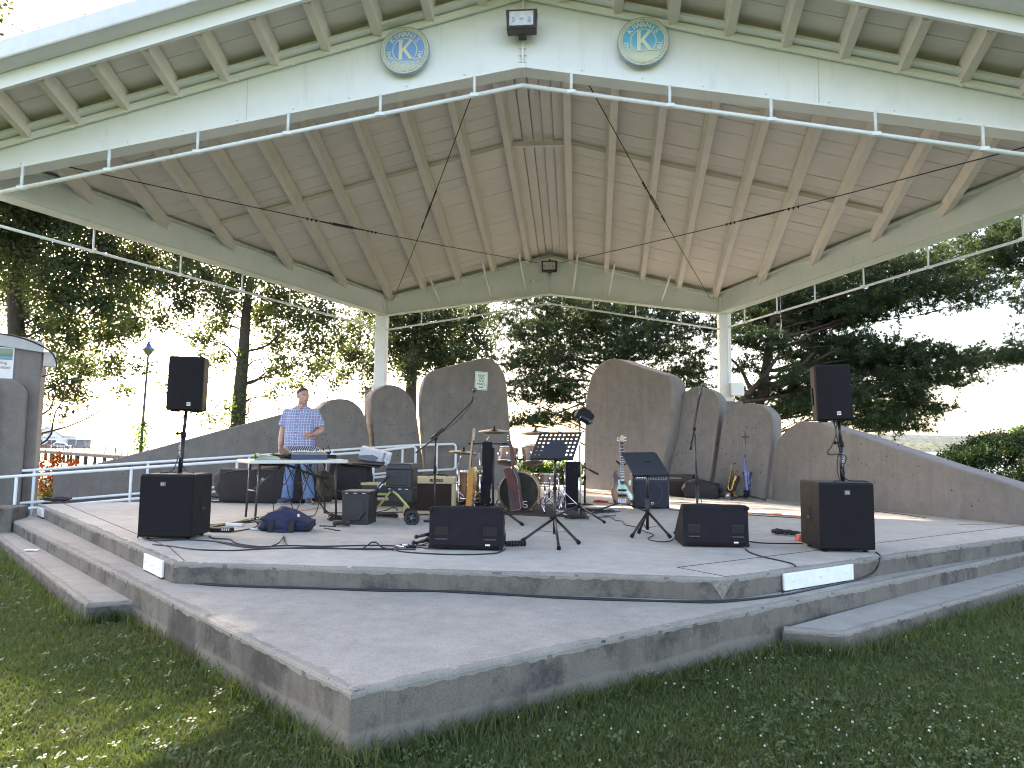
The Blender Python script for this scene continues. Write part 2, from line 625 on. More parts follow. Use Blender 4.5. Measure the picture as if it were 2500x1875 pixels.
two_tone_slab('upper_slab', [(-2.45, -9.75), (1.62, -9.75), (1.82, -9.60), (5.37, -6.78), (8.2, -4.5), (8.2, 1.6), (-2.2, 1.6), (-2.2, -2.2), (-7.05, -5.55), (-6.94, -5.54)][0:8] + [(-7.0, -5.48)], 0.0, -0.30, None, CONC_STAGE_LIGHTENED)
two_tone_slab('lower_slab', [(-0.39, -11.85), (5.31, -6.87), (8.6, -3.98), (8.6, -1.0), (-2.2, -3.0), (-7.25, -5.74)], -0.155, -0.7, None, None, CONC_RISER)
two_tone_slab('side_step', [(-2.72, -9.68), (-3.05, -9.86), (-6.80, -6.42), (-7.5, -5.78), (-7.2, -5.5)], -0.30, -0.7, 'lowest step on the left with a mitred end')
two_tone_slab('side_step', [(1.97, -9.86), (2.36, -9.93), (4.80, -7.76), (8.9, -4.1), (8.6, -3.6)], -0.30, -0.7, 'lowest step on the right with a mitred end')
slab('cheek_wall', [(-6.93, -5.72), (-6.75, -6.22), (-9.4, -6.9), (-9.6, -6.4)], 0.015, -0.7, CONC_RISER, label='low concrete wall closing the steps on the left')
# ramp behind the rails
rp = MB()
rp.v = [(-2.2, -2.2, -0.01), (-2.2, -0.6, -0.01), (-8.2, -5.1, -0.50), (-8.5, -6.3, -0.50), (-2.2, -2.2, -0.7), (-2.2, -0.6, -0.7), (-8.2, -5.1, -0.7), (-8.5, -6.3, -0.7)]
rp.f = [(0, 1, 2, 3), (7, 6, 5, 4), (0, 3, 7, 4), (1, 5, 6, 2), (3, 2, 6, 7), (0, 4, 5, 1)]
rp.sm = [False] * 6
part(st, 'ramp', rp, CONC_FLOOR)
JOINT = mat('joint_dirt', (0.07, 0.065, 0.06), 0.95, var=0.3)
for pts in ([(-2.9, -9.05), (-2.42, -9.66)], [(-2.9, -9.05), (-6.7, -5.35)], [(1.35, -9.35), (5.2, -6.25), (7.6, -4.4)], [(1.35, -9.35), (1.66, -9.70)], [(-2.9, -9.05), (-1.6, -9.2), (1.35, -9.35)][0:0] or [(5.3, -5.6), (7.9, -4.9)]):
    j = MB()
    for a, b in zip(pts[:-1], pts[1:]):
        j.bar((a[0], a[1], 0.001), (b[0], b[1], 0.001), 0.007, 0.004)
    part(st, 'joint', j, JOINT)
# worn, broken edges with the aggregate showing
WORN = concrete('worn_concrete', (0.235, 0.222, 0.195), 0.3, pits=0.8, blotch=0.3)
def worn_edge(pts, z, wmax=0.05, down=0.03, gap=0.12):
    mb = MB()
    for a, b in zip(pts[:-1], pts[1:]):
        a, b = V((*a, 0)), V((*b, 0))
        d = b - a; L = d.length; d.normalize()
        inn = V((-d.y, d.x, 0))
        n = max(2, int(L / 0.035))
        ph = random.uniform(0, 6)
        rows = []
        for i in range(n + 1):
            s_ = L * i / n
            amp = 0.45 + 0.55 * abs(math.sin(ph + 1.7 * s_)) * abs(math.sin(ph * 2 + 4.1 * s_))
            w1 = wmax * amp * random.uniform(0.35, 1.0) + 0.006
            w2 = down * amp * random.uniform(0.3, 1.0) + 0.004
            p = a + d * s_
            ch = random.uniform(0.0, 0.006)
            rows.append([p + inn * (w1 + 0.02) + V((0, 0, z + 0.0010)), p + inn * (0.012 + ch) + V((0, 0, z + 0.0016)), p + inn * (0.003 + ch * 0.5) + V((0, 0, z - 0.003 - ch * 0.4)), p - inn * 0.0016 + V((0, 0, z - 0.013 - ch)), p - inn * 0.0012 + V((0, 0, z - 0.017 - w2))])
        o0 = len(mb.v)
        for r_ in rows:
            mb.v += [tuple(q) for q in r_]
        for i in range(n):
            for k in range(4):
                if random.random() > gap * 0.3:
                    mb.f.append((o0 + i * 5 + k, o0 + i * 5 + k + 1, o0 + i * 5 + 6 + k, o0 + i * 5 + 5 + k)); mb.sm.append(False)
    part(st, 'worn_edge', mb, WORN)
worn_edge([(-6.94, -5.54), (-2.45, -9.75), (1.62, -9.75), (1.82, -9.60), (5.37, -6.78), (7.9, -4.75)], 0.0)
worn_edge([(-7.2, -5.785), (-0.39, -11.85), (5.31, -6.87), (8.4, -4.16)], -0.155, 0.06, 0.03)
worn_edge([(-7.4, -5.87), (-6.80, -6.42), (-3.05, -9.86), (-2.74, -9.70)], -0.30, 0.04, 0.02)
worn_edge([(1.99, -9.865), (2.36, -9.93), (4.80, -7.76), (8.8, -4.2)], -0.30, 0.04, 0.02)
# chipped corner at the right end of the front riser
ch = MB()
ch.add([(1.51, -9.755, -0.02), (1.62, -9.756, -0.015), (1.695, -9.706, -0.02), (1.605, -9.756, -0.148), (1.545, -9.755, -0.062), (1.665, -9.729, -0.055), (1.575, -9.755, -0.10), (1.635, -9.747, -0.095), (1.528, -9.755, -0.038), (1.682, -9.716, -0.036)], [(0, 8, 1), (8, 4, 1), (4, 6, 1), (6, 3, 1), (1, 3, 7), (1, 7, 5), (1, 5, 9), (1, 9, 2)])
part(st, 'patch', ch, mat('mortar_patch', (0.215, 0.20, 0.175), 0.95, var=0.35, scale=40, bmp=0.8, bscale=90))
# painted vent plates on the risers
def vent(p0, p1, z0, z1, label, nb=3):
    p0, p1 = V((*p0, 0)), V((*p1, 0))
    d = (p1 - p0); L = d.length; d.normalize()
    out = V((d.y, -d.x, 0))
    t = thing('vent_plate', label, 'vent plate', tuple(p0 + V((0, 0, z0))), math.atan2(d.y, d.x), 'white painted plates screwed to the riser')
    a = MB().box((L / 2, -0.012, (z1 - z0) / 2), (L, 0.02, z1 - z0))
    part(t, 'plate', a, PLATE, 0.004)
    for k in range(nb):
        x = L * (0.12 + 0.76 * k / max(1, nb - 1))
        b = MB().lathe([(0.0005, 0.010), (0.008, 0.008), (0.011, 0.0)], 10, (x, -0.022, (z1 - z0) * 0.55), (0, -1, 0))
        part(t, 'bolt', b, PLATE)
    e = MB()
    for k in range(7):
        x = random.uniform(0.03, L - 0.03)
        e.box((x, -0.013, -0.008 + random.uniform(0, 0.006)), (random.uniform(0.03, 0.09), 0.016, 0.018))
    part(t, 'rusted_edge', e, RUST)['kind'] = 'stuff'
    return t
vent((-6.86, -5.615), (-6.56, -5.89), -0.135, -0.02, 'small white vent plate on the riser below the handrail', 2)
vent((-2.98, -9.255), (-2.61, -9.60), -0.145, -0.015, 'white vent plate on the riser with cables over it, under the subwoofer on the left', 3)
vent((2.12, -9.37), (2.83, -8.805), -0.145, -0.02, 'long white vent plate on the right hand riser', 3)

# ------------------------------------------------------------------ concrete shell slabs
def smooth_poly(pts, k=4):
    """open curve of (s, z) smoothed, first and last kept"""
    q = spline([(a, b, 0) for a, b in pts], k)
    return [(p.x, max(-0.02, p.y)) for p in q]
def shell(label, p0, p1, prof, depth=0.42, name='concrete_shell_panel', k=4, bev=0.018, zb=-0.45):
    p0, p1 = V((*p0, 0)), V((*p1, 0))
    ax = (p1 - p0).normalized()
    bk = V((-ax.y, ax.x, 0))
    poly = smooth_poly(prof, k)
    poly = [(poly[0][0], zb)] + [p for p in poly[1:-1]] + [(poly[-1][0], zb)]
    mb = MB()
    mb.prism(poly, depth, (0, 0, 0), ax, (0, 0, 1), bk, bevel=bev, smooth=True)
    o = single(name, mb, CONC_WALL, label, 'concrete wall', tuple(p0), group='upright concrete shell panels round the stage')
    L_ = (p1 - p0).length
    ztop = max(p[1] for p in poly)
    # form joint, scratches and pits on the face
    jl = MB()
    zj = 0.62 * ztop if ztop < 2.4 else 0.5 * ztop
    n_ = 14
    for i in range(n_):
        a_, b2_ = 0.12 + 0.76 * i / n_, 0.12 + 0.76 * (i + 0.85) / n_
        if random.random() < 0.75:
            jl.bar(ax * (L_ * a_) - bk * 0.001 + V((0, 0, zj + random.uniform(-0.004, 0.004))), ax * (L_ * b2_) - bk * 0.001 + V((0, 0, zj + random.uniform(-0.004, 0.004))), 0.003, 0.004, tuple(bk))
    if ztop > 1.55 and L_ < 2:
        part(o, 'form_joint', jl, mat('form_joint_grey', (0.11, 0.10, 0.095), 0.95))['kind'] = 'stuff'
    sc = MB()
    for i in range(2):
        c = ax * (L_ * random.uniform(0.2, 0.8)) - bk * 0.001 + V((0, 0, ztop * random.uniform(0.25, 0.85)))
        sc.bar(c, c + V((0, 0, random.uniform(0.05, 0.16))) + ax * random.uniform(-0.01, 0.01), 0.005, 0.003, tuple(bk))
    part(o, 'scratch', sc, mat('scratch_pale', (0.33, 0.31, 0.29), 0.9, var=0.3))['kind'] = 'stuff'
    pt_ = MB()
    for i in range(46):
        c = ax * (L_ * random.uniform(0.1, 0.9)) + V((0, 0, ztop * random.uniform(0.1, 0.8)))
        pt_.lathe([(0.0005, 0.0015), (random.uniform(0.005, 0.013), 0.001)], 7, c, -bk, False)
    part(o, 'air_hole', pt_, mat('pit_dark', (0.05, 0.047, 0.045), 0.95))['kind'] = 'stuff'
    return o
shell('tallest shell panel left of the gap, carrying the KEEP OFF THE WALL sign', (-3.0, -1.0), (-0.72, -0.15),
      [(0.633, -0.025), (0.570, 0.670), (0.482, 1.651), (0.484, 1.972), (0.526, 2.172), (0.617, 2.355), (0.796, 2.448), (1.383, 2.616), (1.716, 2.713), (1.895, 2.697), (2.077, 2.587), (2.210, 2.407), (2.264, 2.165), (2.333, 1.456), (2.412, -0.006)])
shell('tall shell panel right of the gap, behind the bass guitar', (0.70, 0.55), (2.25, -1.05),
      [(0.091, 0.002), (0.099, 1.144), (0.124, 1.826), (0.180, 2.095), (0.277, 2.391), (0.442, 2.580), (0.687, 2.709), (0.899, 2.740), (1.120, 2.701), (1.631, 2.517), (2.217, 2.326), (2.396, 2.188), (2.461, 2.014), (2.448, 1.802), (2.342, 1.103), (2.204, 0.569), (2.132, -0.018)])
shell('rounded shell panel on the right, second from the gap', (2.28, -0.75), (3.08, -1.2),
      [(-0.017, -0.025), (0.044, 0.563), (0.165, 1.325), (0.253, 1.687), (0.330, 1.849), (0.482, 1.989), (0.640, 2.065), (0.769, 2.073), (0.941, 2.027), (1.074, 1.926), (1.143, 1.792), (1.132, 1.609), (1.064, 1.111), (0.899, 0.004)])
shell('rounded shell panel behind the saxophones', (3.12, -1.2), (4.02, -1.85),
      [(0.049, -0.000), (0.131, 0.694), (0.232, 1.320), (0.298, 1.493), (0.463, 1.637), (0.643, 1.718), (0.801, 1.731), (0.972, 1.696), (1.114, 1.588), (1.187, 1.462), (1.190, 1.188), (1.123, 0.717), (1.009, -0.004)])
shell('long shell panel on the right sloping down like a wing, behind the tall loudspeaker', (4.04, -1.9), (6.14, -5.55),
      [(-0.025, -0.004), (0.081, 0.720), (0.154, 1.015), (0.297, 1.168), (0.499, 1.302), (0.693, 1.366), (0.812, 1.375), (1.015, 1.346), (1.155, 1.313), (1.583, 1.194), (1.885, 1.112), (2.356, 0.958), (2.707, 0.861), (3.194, 0.717), (3.640, 0.598), (3.917, 0.527), (4.194, 0.439), (4.339, 0.381), (4.421, -0.057)], k=3)
shell('rounded shell panel on the left, next to the tallest one', (-3.42, -1.3), (-2.62, -0.75),
      [(0.106, -0.013), (0.068, 0.792), (-0.019, 1.619), (-0.016, 1.857), (0.084, 1.981), (0.254, 2.068), (0.419, 2.082), (0.637, 2.008), (0.800, 1.856), (0.885, 1.699), (0.942, 1.437), (1.048, 0.799), (1.159, -0.016)])
shell('rounded shell panel partly behind the man, third left of the gap', (-4.45, -2.1), (-3.45, -1.38),
      [(0.107, -0.032), (0.102, 1.052), (0.182, 1.471), (0.274, 1.588), (0.420, 1.708), (0.589, 1.756), (0.807, 1.743), (0.976, 1.651), (1.112, 1.484), (1.217, 1.116), (1.267, 0.711), (1.346, -0.026)])
shell('long shell panel on the left sloping down like a wing, behind the handrail', (-7.82, -4.15), (-4.5, -2.15),
      [(0.004, -0.013), (-0.008, 0.312), (0.010, 0.431), (0.213, 0.453), (0.407, 0.475), (0.865, 0.604), (1.340, 0.746), (1.847, 0.910), (2.270, 1.046), (2.799, 1.213), (3.453, 1.415), (3.673, 1.482), (3.840, 1.478), (3.996, 1.353), (4.109, 1.052), (4.114, -0.032)], k=3)
# star shaped repair on the saxophone panel
sp0, sp1 = V((3.12, -1.2, 0)), V((4.02, -1.85, 0))
sax_ = (sp1 - sp0).normalized(); sbk = V((-sax_.y, sax_.x, 0))
star = MB()
sc_ = V((3.676, -1.601, 1.113)) - sbk * 0.002
star.prism([(0.0, 0.16), (0.022, 0.025), (0.09, 0.005), (0.02, -0.02), (0.0, -0.19), (-0.018, -0.02), (-0.09, 0.003), (-0.02, 0.025)], 0.004, sc_, sax_, (0, 0, 1), sbk)
sp_panel = [o for o in bpy.data.objects if o.get('label') == 'rounded shell panel behind the saxophones'][0]
star.xf(Matrix.Translation(-sp0))
part(sp_panel, 'star_repair', star, mat('repair_dark', (0.10, 0.09, 0.085), 0.95, var=0.3, scale=30))
# stubs that carry the posts
for lab, p in (('square concrete stub under the left roof post', (-3.62, 0.05)), ('square concrete stub under the right roof post', (3.66, 0.05))):
    hgt = 2.05 if p[0] < 0 else 1.86
    single('concrete_stub', MB().box((0, 0, hgt / 2 - 0.01), (0.62, 0.5, hgt + 0.02)), CONC_WALL, lab, 'concrete block', (p[0], p[1], 0), bev=0.03)

# ------------------------------------------------------------------ pavilion
pv = thing('pavilion_roof', 'white steel bandstand roof with timber boarded underside on two rear posts', 'bandstand roof', (0, 0, 0))
for sx, zb in ((-1, 2.03), (1, 1.85)):
    x = sx * 3.66
    part(pv, 'post', MB().box((x, 0.05, (zb + 4.05) / 2), (0.24, 0.24, 4.05 - zb)), WHITE, 0.012)
    part(pv, 'post_collar', MB().box((x, 0.05, zb + 0.08 if sx < 0 else zb + 0.03), (0.30, 0.30, 0.16 if sx < 0 else 0.05)), WHITE, 0.01)
def wedge_beam(y, half, zb_end, zb_mid, zt_end, zt_mid, thick):
    """gable beam web as one plate"""
    return [(-half, zb_end), (0, zb_mid), (half, zb_end), (half, zt_end), (0, zt_mid), (-half, zt_end)]
# rear gable beam
rb = MB().prism(wedge_beam(0, 3.57, 3.72, 4.16, 4.02, 4.93, 0.03), 0.03, (0, 0, 0))
rear = part(pv, 'rear_beam', rb, WEATHER)
rbf = MB()
for sx in (-1, 1):
    rbf.bar((sx * 3.57, 0.0, 4.06), (0, 0.0, 4.96), 0.26, 0.025)
    rbf.bar((sx * 3.57, 0.0, 3.705), (0, 0.0, 4.145), 0.22, 0.02)
part(rear, 'flange', rbf, GREENISH)
# front gable fascia (tapered plate, lip at the top)
FY = -7.84
fb = MB().prism([(-6.3, 3.82), (0, 4.895), (6.3, 3.82), (6.3, 4.10), (0, 5.70), (-6.3, 4.10)], 0.05, (0, FY, 0))
front = part(pv, 'front_fascia', fb, WEATHER)
fl_ = MB()
for sx in (-1, 1):
    fl_.bar((sx * 6.3, FY - 0.05, 4.115), (0, FY - 0.05, 5.715), 0.20, 0.03)
    fl_.bar((sx * 6.3, FY - 0.035, 4.05), (0, FY - 0.035, 5.65), 0.03, 0.07)
    fl_.bar((sx * 6.3, FY + 0.09, 3.81), (0, FY + 0.09, 4.885), 0.2, 0.02)
part(front, 'lip', fl_, WHITE)
seam = MB()
seam.box((3.0, FY - 0.004, 4.67), (0.006, 0.008, 0.60))
seam.box((-3.0, FY - 0.004, 4.67), (0.006, 0.008, 0.60))
part(front, 'seam', seam, GREENISH)
rv = MB()
for i in range(-9, 10):
    x = i * 0.62
    z = 4.895 - abs(x) * (4.895 - 3.82) / 6.3 + 0.03
    rv.ball((x, FY - 0.002, z), 0.012, 8, 5)
    z2 = 5.70 - abs(x) * 1.60 / 6.3 - 0.10
    rv.ball((x, FY - 0.055, z2), 0.011, 8, 5)
part(front, 'rivet', rv, WHITE)['kind'] = 'stuff'
# side beams, splayed outwards to the front
for sx in (-1, 1):
    a, b = V((sx * 3.60, -0.10, 0)), V((sx * 6.30, FY + 0.06, 0))
    up_ = 0.03
    w_ = MB().bar(a + V((0, 0, 3.90)), b + V((0, 0, 3.96)), 0.03, 0.40)
    beam = part(pv, 'side_beam', w_, WEATHER)
    f_ = MB().bar(a + V((0, 0, 4.10)), b + V((0, 0, 4.17)), 0.24, 0.022).bar(a + V((0, 0, 3.695)), b + V((0, 0, 3.755)), 0.24, 0.022)
    part(beam, 'flange', f_, GREENISH)
# roof plane
def zroof(x, y):
    return 5.06 - 0.256 * abs(x) - 0.0945 * y
def eave(y):
    return 3.75 + (-y) * 0.343
# purlins (fan slightly), C channels with a lower lip
def purlin_x(k, y):
    t_ = (y + 0.5) / (-7.0 + 0.5)
    xr, xf = 0.42 + 0.745 * k, 0.40 + 0.585 * k
    return xr + (xf - xr) * t_
for sx in (-1, 1):
    for k in range(10):
        yr = 0.75
        while yr > -8.5 and purlin_x(k, yr) > eave(yr) - 0.05:
            yr -= 0.02
        if yr < -7.5:
            continue
        ye = -8.58
        a = V((sx * purlin_x(k, yr), yr, zroof(purlin_x(k, yr), yr) - 0.085))
        b = V((sx * purlin_x(k, ye), ye, zroof(purlin_x(k, ye), ye) - 0.085))
        mb = MB()
        tilt = V((-sx * 0.25, 0, 1)).normalized()
        mb.bar(a, b, 0.05, 0.15, tilt)
        mb.bar(a + V((sx * 0.035, 0, -0.07)), b + V((sx * 0.035, 0, -0.07)), 0.10, 0.012, tilt)
        pu = part(pv, 'purlin', mb, PURLIN)
        if k > 2 or True:
            h = MB()
            for i in range(7):
                y_ = -7.98 - i * 0.085
                c_ = a.lerp(b, (y_ - a.y) / (b.y - a.y))
                h.box(c_ + V((-sx * 0.0265 * 0, 0, -0.0785)), (0.018, 0.02, 0.003))
            part(pu, 'screw_hole', h, mat('dark_hole', (0.12, 0.11, 0.10), 0.9))['kind'] = 'stuff'
# roof boards across the purlins
PITCH = math.atan(0.256)
wd = 0.29
y = 1.05
i = 0
while y > -8.66:
    for sx in (-1, 1):
        yc = y - wd / 2
        xe = max(eave(yc) + 0.42, 3.9) if yc < 0 else 4.0
        x0_ = 0.40
        dz = random.uniform(-0.004, 0.004)
        z0_, z1_ = zroof(x0_, yc) + 0.012 + dz, zroof(xe, yc) + 0.012 + dz
        mb = MB()
        g_ = 0.0035
        ya, yb = y - g_, y - wd + g_
        sl = 0.0945
        P = []
        for (xx, zz) in ((x0_, z0_), (xe, z1_)):
            for yy in (ya, yb):
                zz2 = zz - sl * (yy - yc)
                P += [(sx * xx, yy, zz2 - 0.012), (sx * xx, yy, zz2 + 0.02)]
        mb.add(P, [(0, 2, 6, 4), (1, 5, 7, 3), (0, 1, 3, 2), (4, 6, 7, 5), (0, 4, 5, 1), (2, 3, 7, 6)])
        part(pv, 'roof_board', mb, DECK)
    y -= wd
# roof skin over the boards
sk = MB()
for sx in (-1, 1):
    sk.add([(0, 1.1, zroof(0, 1.1) + 0.06), (sx * 4.05, 1.1, zroof(4.05, 1.1) + 0.06), (sx * 4.2, 0, zroof(4.2, 0) + 0.06), (sx * 7.15, -8.7, zroof(7.15, -8.7) + 0.06), (0, -8.7, zroof(0, -8.7) + 0.06)], [(0, 1, 2, 3, 4) if sx > 0 else (4, 3, 2, 1, 0)])
skin = part(pv, 'roof_covering', sk, mat('roof_sheet', (0.5, 0.5, 0.5), 0.4, var=0.05))
so = skin.modifiers.new('thick', 'SOLIDIFY')
so.thickness = 0.03
so.offset = 1
# ridge boards and blocking
for k, (xa, xb) in enumerate(((-0.38, -0.235), (-0.225, -0.08), (-0.07, 0.07), (0.08, 0.225), (0.235, 0.38))):
    z = 5.06 - 0.256 * abs((xa + xb) / 2)
    mb = MB().bar(((xa + xb) / 2, 1.0, z - 0.0945 * 1.0 - 0.02), ((xa + xb) / 2, -8.6, z + 0.0945 * 8.6 - 0.02), xb - xa, 0.02)
    part(pv, 'ridge_board', mb, DECK)
part(pv, 'ridge_light_stop', MB().bar((0, 1.05, 5.06 - 0.10 + 0.035), (0, -8.64, 5.06 + 0.816 + 0.035), 0.86, 0.02), mat('dark_board', (0.10, 0.09, 0.08), 0.9))  # dark board added above the ridge gaps to block light leaking through
part(pv, 'blocking', MB().box((0, -4.85, zroof(0, -4.85) - 0.17), (0.80, 0.07, 0.07)), PURLIN)
for sx in (-1, 1):
    for k in range(0, 7):
        xa, xb = purlin_x(k, -4.85) + 0.05, purlin_x(k + 1, -4.85) - 0.05
        if xb > eave(-4.85):
            break
        za, zb2 = zroof(xa, -4.85) - 0.055, zroof(xb, -4.85) - 0.055
        part(pv, 'blocking', MB().bar((sx * xa, -4.85, za), (sx * xb, -4.85, zb2), 0.045, 0.06), PURLIN)
# rear kicker braces
for x in (-2.35, -1.25, -0.5, 0.5, 1.25, 2.35):
    s_ = 1 if x > 0 else -1
    xt = abs(x) + 0.10
    part(pv, 'brace', MB().bar((s_ * xt, -0.75, zroof(xt, -0.75) - 0.16), (x, -0.04, 4.26 - abs(x) * 0.123 - 0.02), 0.03, 0.045), WHITE)
# front rim board and gutter
for sx in (-1, 1):
    mb = MB().bar((0, -8.66, zroof(0, -8.66) - 0.06), (sx * 7.2, -8.66, zroof(7.2, -8.66) - 0.06), 0.04, 0.24)
    rim = part(pv, 'rim_board', mb, WHITE)
    gt = MB().bar((0, -8.78, zroof(0, -8.78) + 0.06), (sx * 7.25, -8.78, zroof(7.25, -8.78) + 0.06), 0.20, 0.20)
    part(rim, 'rim_cap', gt, mat('galvanised_rim', (0.66, 0.66, 0.66), 0.4, 0.2, var=0.05), 0.02)
# light pipe frames hung under the beams
def pipe_frame(runs, hangers, r=0.022):
    mb = MB()
    for a, b in runs:
        mb.tube([a, b], r, 10)
    f = part(pv, 'curtain_pipe', mb, RAILP)
    for a, b in hangers:
        h = MB().tube([a, b], r * 0.75, 8)
        h.box(V(b) + V((0, 0, 0.0)), (0.09, 0.05, 0.035))
        part(f, 'hanger', h, RAILP)
fz = lambda x: 4.68 - abs(x) * 0.178
hb = lambda x: 4.895 - abs(x) * 0.1706
pipe_frame([((0, FY, 4.68), (6.2, FY, fz(6.2))), ((0, FY, 4.68), (-6.2, FY, fz(6.2)))],
           [((s_ * x, FY, hb(x)), (s_ * x, FY, fz(x))) for x in (0.51, 1.52, 2.53, 3.54, 4.55, 5.56) for s_ in (-1, 1)])
rz_ = lambda x: 3.94 - abs(x) * 0.159
pipe_frame([((0, 0, 3.94), (3.54, 0, rz_(3.54))), ((0, 0, 3.94), (-3.54, 0, rz_(3.54)))],
           [((s_ * x, 0, 4.14 - x * 0.122), (s_ * x, 0, rz_(x))) for x in (0.93, 1.83, 2.77) for s_ in (-1, 1)], 0.018)
for sx in (-1, 1):
    p_ = lambda t: V((sx * (3.72 + 2.7 * t), -0.15 - 7.7 * t, 3.40 + 0.03 * t))
    pipe_frame([(p_(0), p_(1))], [(p_(t) + V((0, 0, 0.30)), p_(t)) for t in (0.07, 0.20, 0.33, 0.47, 0.62, 0.79, 0.95)], 0.018)

# conduits and junction box on the rear beam
cd = MB()
cd.tube([(0.02, -0.05, 4.60), (0.02, -0.05, 4.12)], 0.014, 8)
cd.tube(spline([(-0.11, -0.04, 4.58), (-0.10, -0.04, 4.50), (-0.13, -0.04, 4.44), (-0.22, -0.04, 4.41), (-0.33, -0.04, 4.42)]), 0.008, 8)
cd.tube([(-0.38, -0.04, 4.40), (-0.40, -0.04, 4.24)], 0.008, 8)
c_ = part(pv, 'conduit', cd, WEATHER)
part(c_, 'junction_box', MB().lathe([(0.001, 0.03), (0.05, 0.03), (0.055, 0)], 16, (-0.37, -0.035, 4.42), (0, -1, 0)), WEATHER)
cf = MB().tube([(0.0, FY - 0.03, 5.15), (0.0, FY - 0.03, 4.87)], 0.016, 8)
cf.box((0, FY - 0.03, 4.87), (0.07, 0.05, 0.05))
for k in range(3):
    cf.box((0, FY - 0.015, 4.93 + k * 0.075), (0.07, 0.02, 0.012))
cf.tube([(0.0, FY - 0.03, 5.38), (0.0, FY - 0.03, 5.72)], 0.016, 8)
part(pv, 'conduit', cf, WHITE)
# floodlights
BROWN = mat('bronze_paint', (0.045, 0.03, 0.03), 0.5, var=0.15)
LENS = mat('flood_glass', (0.55, 0.56, 0.55), 0.15, var=0.15, scale=30, coat=0.6)
def flood(x, y, z, label, s=1.0):
    t = thing('floodlight', label, 'floodlight', (x, y, z), 0, 'floodlights at the roof ridge')
    part(t, 'housing', MB().prism([(-0.15 * s, -0.10 * s), (0.15 * s, -0.10 * s), (0.16 * s, 0.11 * s), (-0.16 * s, 0.11 * s)], 0.13, (0, -0.10, 0), bevel=0.015), BROWN)
    gl = part(t, 'lens', MB().box((0, -0.103, 0.005), (0.245 * s, 0.012, 0.15 * s)), LENS)
    r_ = MB()
    r_.box((0, -0.112, 0.0), (0.035 * s, 0.008, 0.018 * s))
    for k in (-1, 1):
        r_.box((k * 0.08 * s, -0.112, -0.01), (0.03 * s, 0.008, 0.05 * s))
    for k in (-0.07, 0, 0.07):
        r_.box((k * s, -0.11, -0.075 * s), (0.035 * s, 0.012, 0.008))
    part(gl, 'reflector', r_, STEEL)['kind'] = 'stuff'
    part(t, 'bracket', MB().box((0, 0.06, -0.09 * s), (0.08, 0.10, 0.03)), BROWN)
    part(t, 'cord_grip', MB().tube([(0, -0.04, 0.11 * s), (0, 0.03, 0.16 * s)], 0.018, 8), BROWN)
flood(0.0, -7.99, 5.255, 'bronze floodlight on the white front gable between the two round emblems')
flood(0.0, -0.13, 4.70, 'bronze floodlight on the rear gable beam under the ridge', 1.05)
# steel tie cables with turnbuckles
def tie(a, b, tb, label):
    a, b = V(a), V(b)
    t = thing('tie_cable', label, 'tie cable', tuple(a), 0, 'crossed steel tie cables under the roof')
    d = b - a
    mid = a + d * tb
    sag = [a + d * (i / 10) + V((0, 0, -0.05 * math.sin(math.pi * i / 10))) - a for i in range(11)]
    part(t, 'wire', MB().tube(sag, 0.0065, 6), RUST)
    u = d.normalized()
    c0 = sag[0] + d * tb + V((0, 0, -0.05 * math.sin(math.pi * tb)))
    mb = MB()
    n_ = u.orthogonal().normalized()
    for s_ in (-1, 1):
        mb.tube([c0 - u * 0.20 + n_ * 0.016 * s_, c0 + u * 0.20 + n_ * 0.016 * s_], 0.008, 6)
    for k in (-1, 1):
        mb.tube([c0 + u * 0.2 * k, c0 + u * 0.42 * k], 0.011, 6)
        mb.ball(c0 + u * 0.24 * k, 0.017, 8, 6)
    part(t, 'turnbuckle', mb, RUST)
    for k in (-0.66, -0.58, -0.50, 0.50, 0.58, 0.66):
        part(t, 'wire_clip', MB().box(c0 + u * k, (0.022, 0.020, 0.030), (0.4, 0.3, 0.2)).ball(c0 + u * k + V((0, 0, -0.018)), 0.010, 6, 5), RUST)
tie((-0.47, -7.7, 4.92), (-3.38, -0.1, 4.02), 0.42, 'rusty tie cable from the front ridge down to the rear left post')
tie((0.61, -7.7, 4.90), (3.36, -0.1, 4.01), 0.40, 'rusty tie cable from the front ridge down to the rear right post')
tie((-5.45, -7.7, 4.05), (-0.25, -0.12, 4.80), 0.45, 'rusty tie cable from the front left corner to the rear floodlight')
tie((5.45, -7.7, 4.05), (0.25, -0.12, 4.80), 0.42, 'rusty tie cable from the front right corner to the rear floodlight')
# hook hanging on the right
hk = MB()
hk.tube([(4.28, -1.85, 3.74), (4.28, -1.85, 3.25)], 0.006, 6)
hk.tube([(4.28, -1.85, 3.25), (4.28, -1.85, 3.02)], 0.016, 8)
hk.tube([(4.28 + 0.03 * math.cos(g * 0.7), -1.85, 2.95 + 0.045 * math.sin(g * 0.7)) for g in range(10)], 0.006, 6)
single('hanging_hook', hk, STEEL, 'snap hook hanging on a wire from the right side beam', 'hook')
# junction box on the right post
jb = thing('electrical_box', 'white electrical box fixed to the right roof post', 'electrical box', (3.86, -0.14, 1.98))
part(jb, 'case', MB().box((0, 0, 0.13), (0.26, 0.16, 0.27)), WHITE, 0.01)
part(jb, 'conduit', MB().tube([(-0.16, 0.03, 0.26), (-0.16, 0.03, 1.75)], 0.012, 8), WHITE)

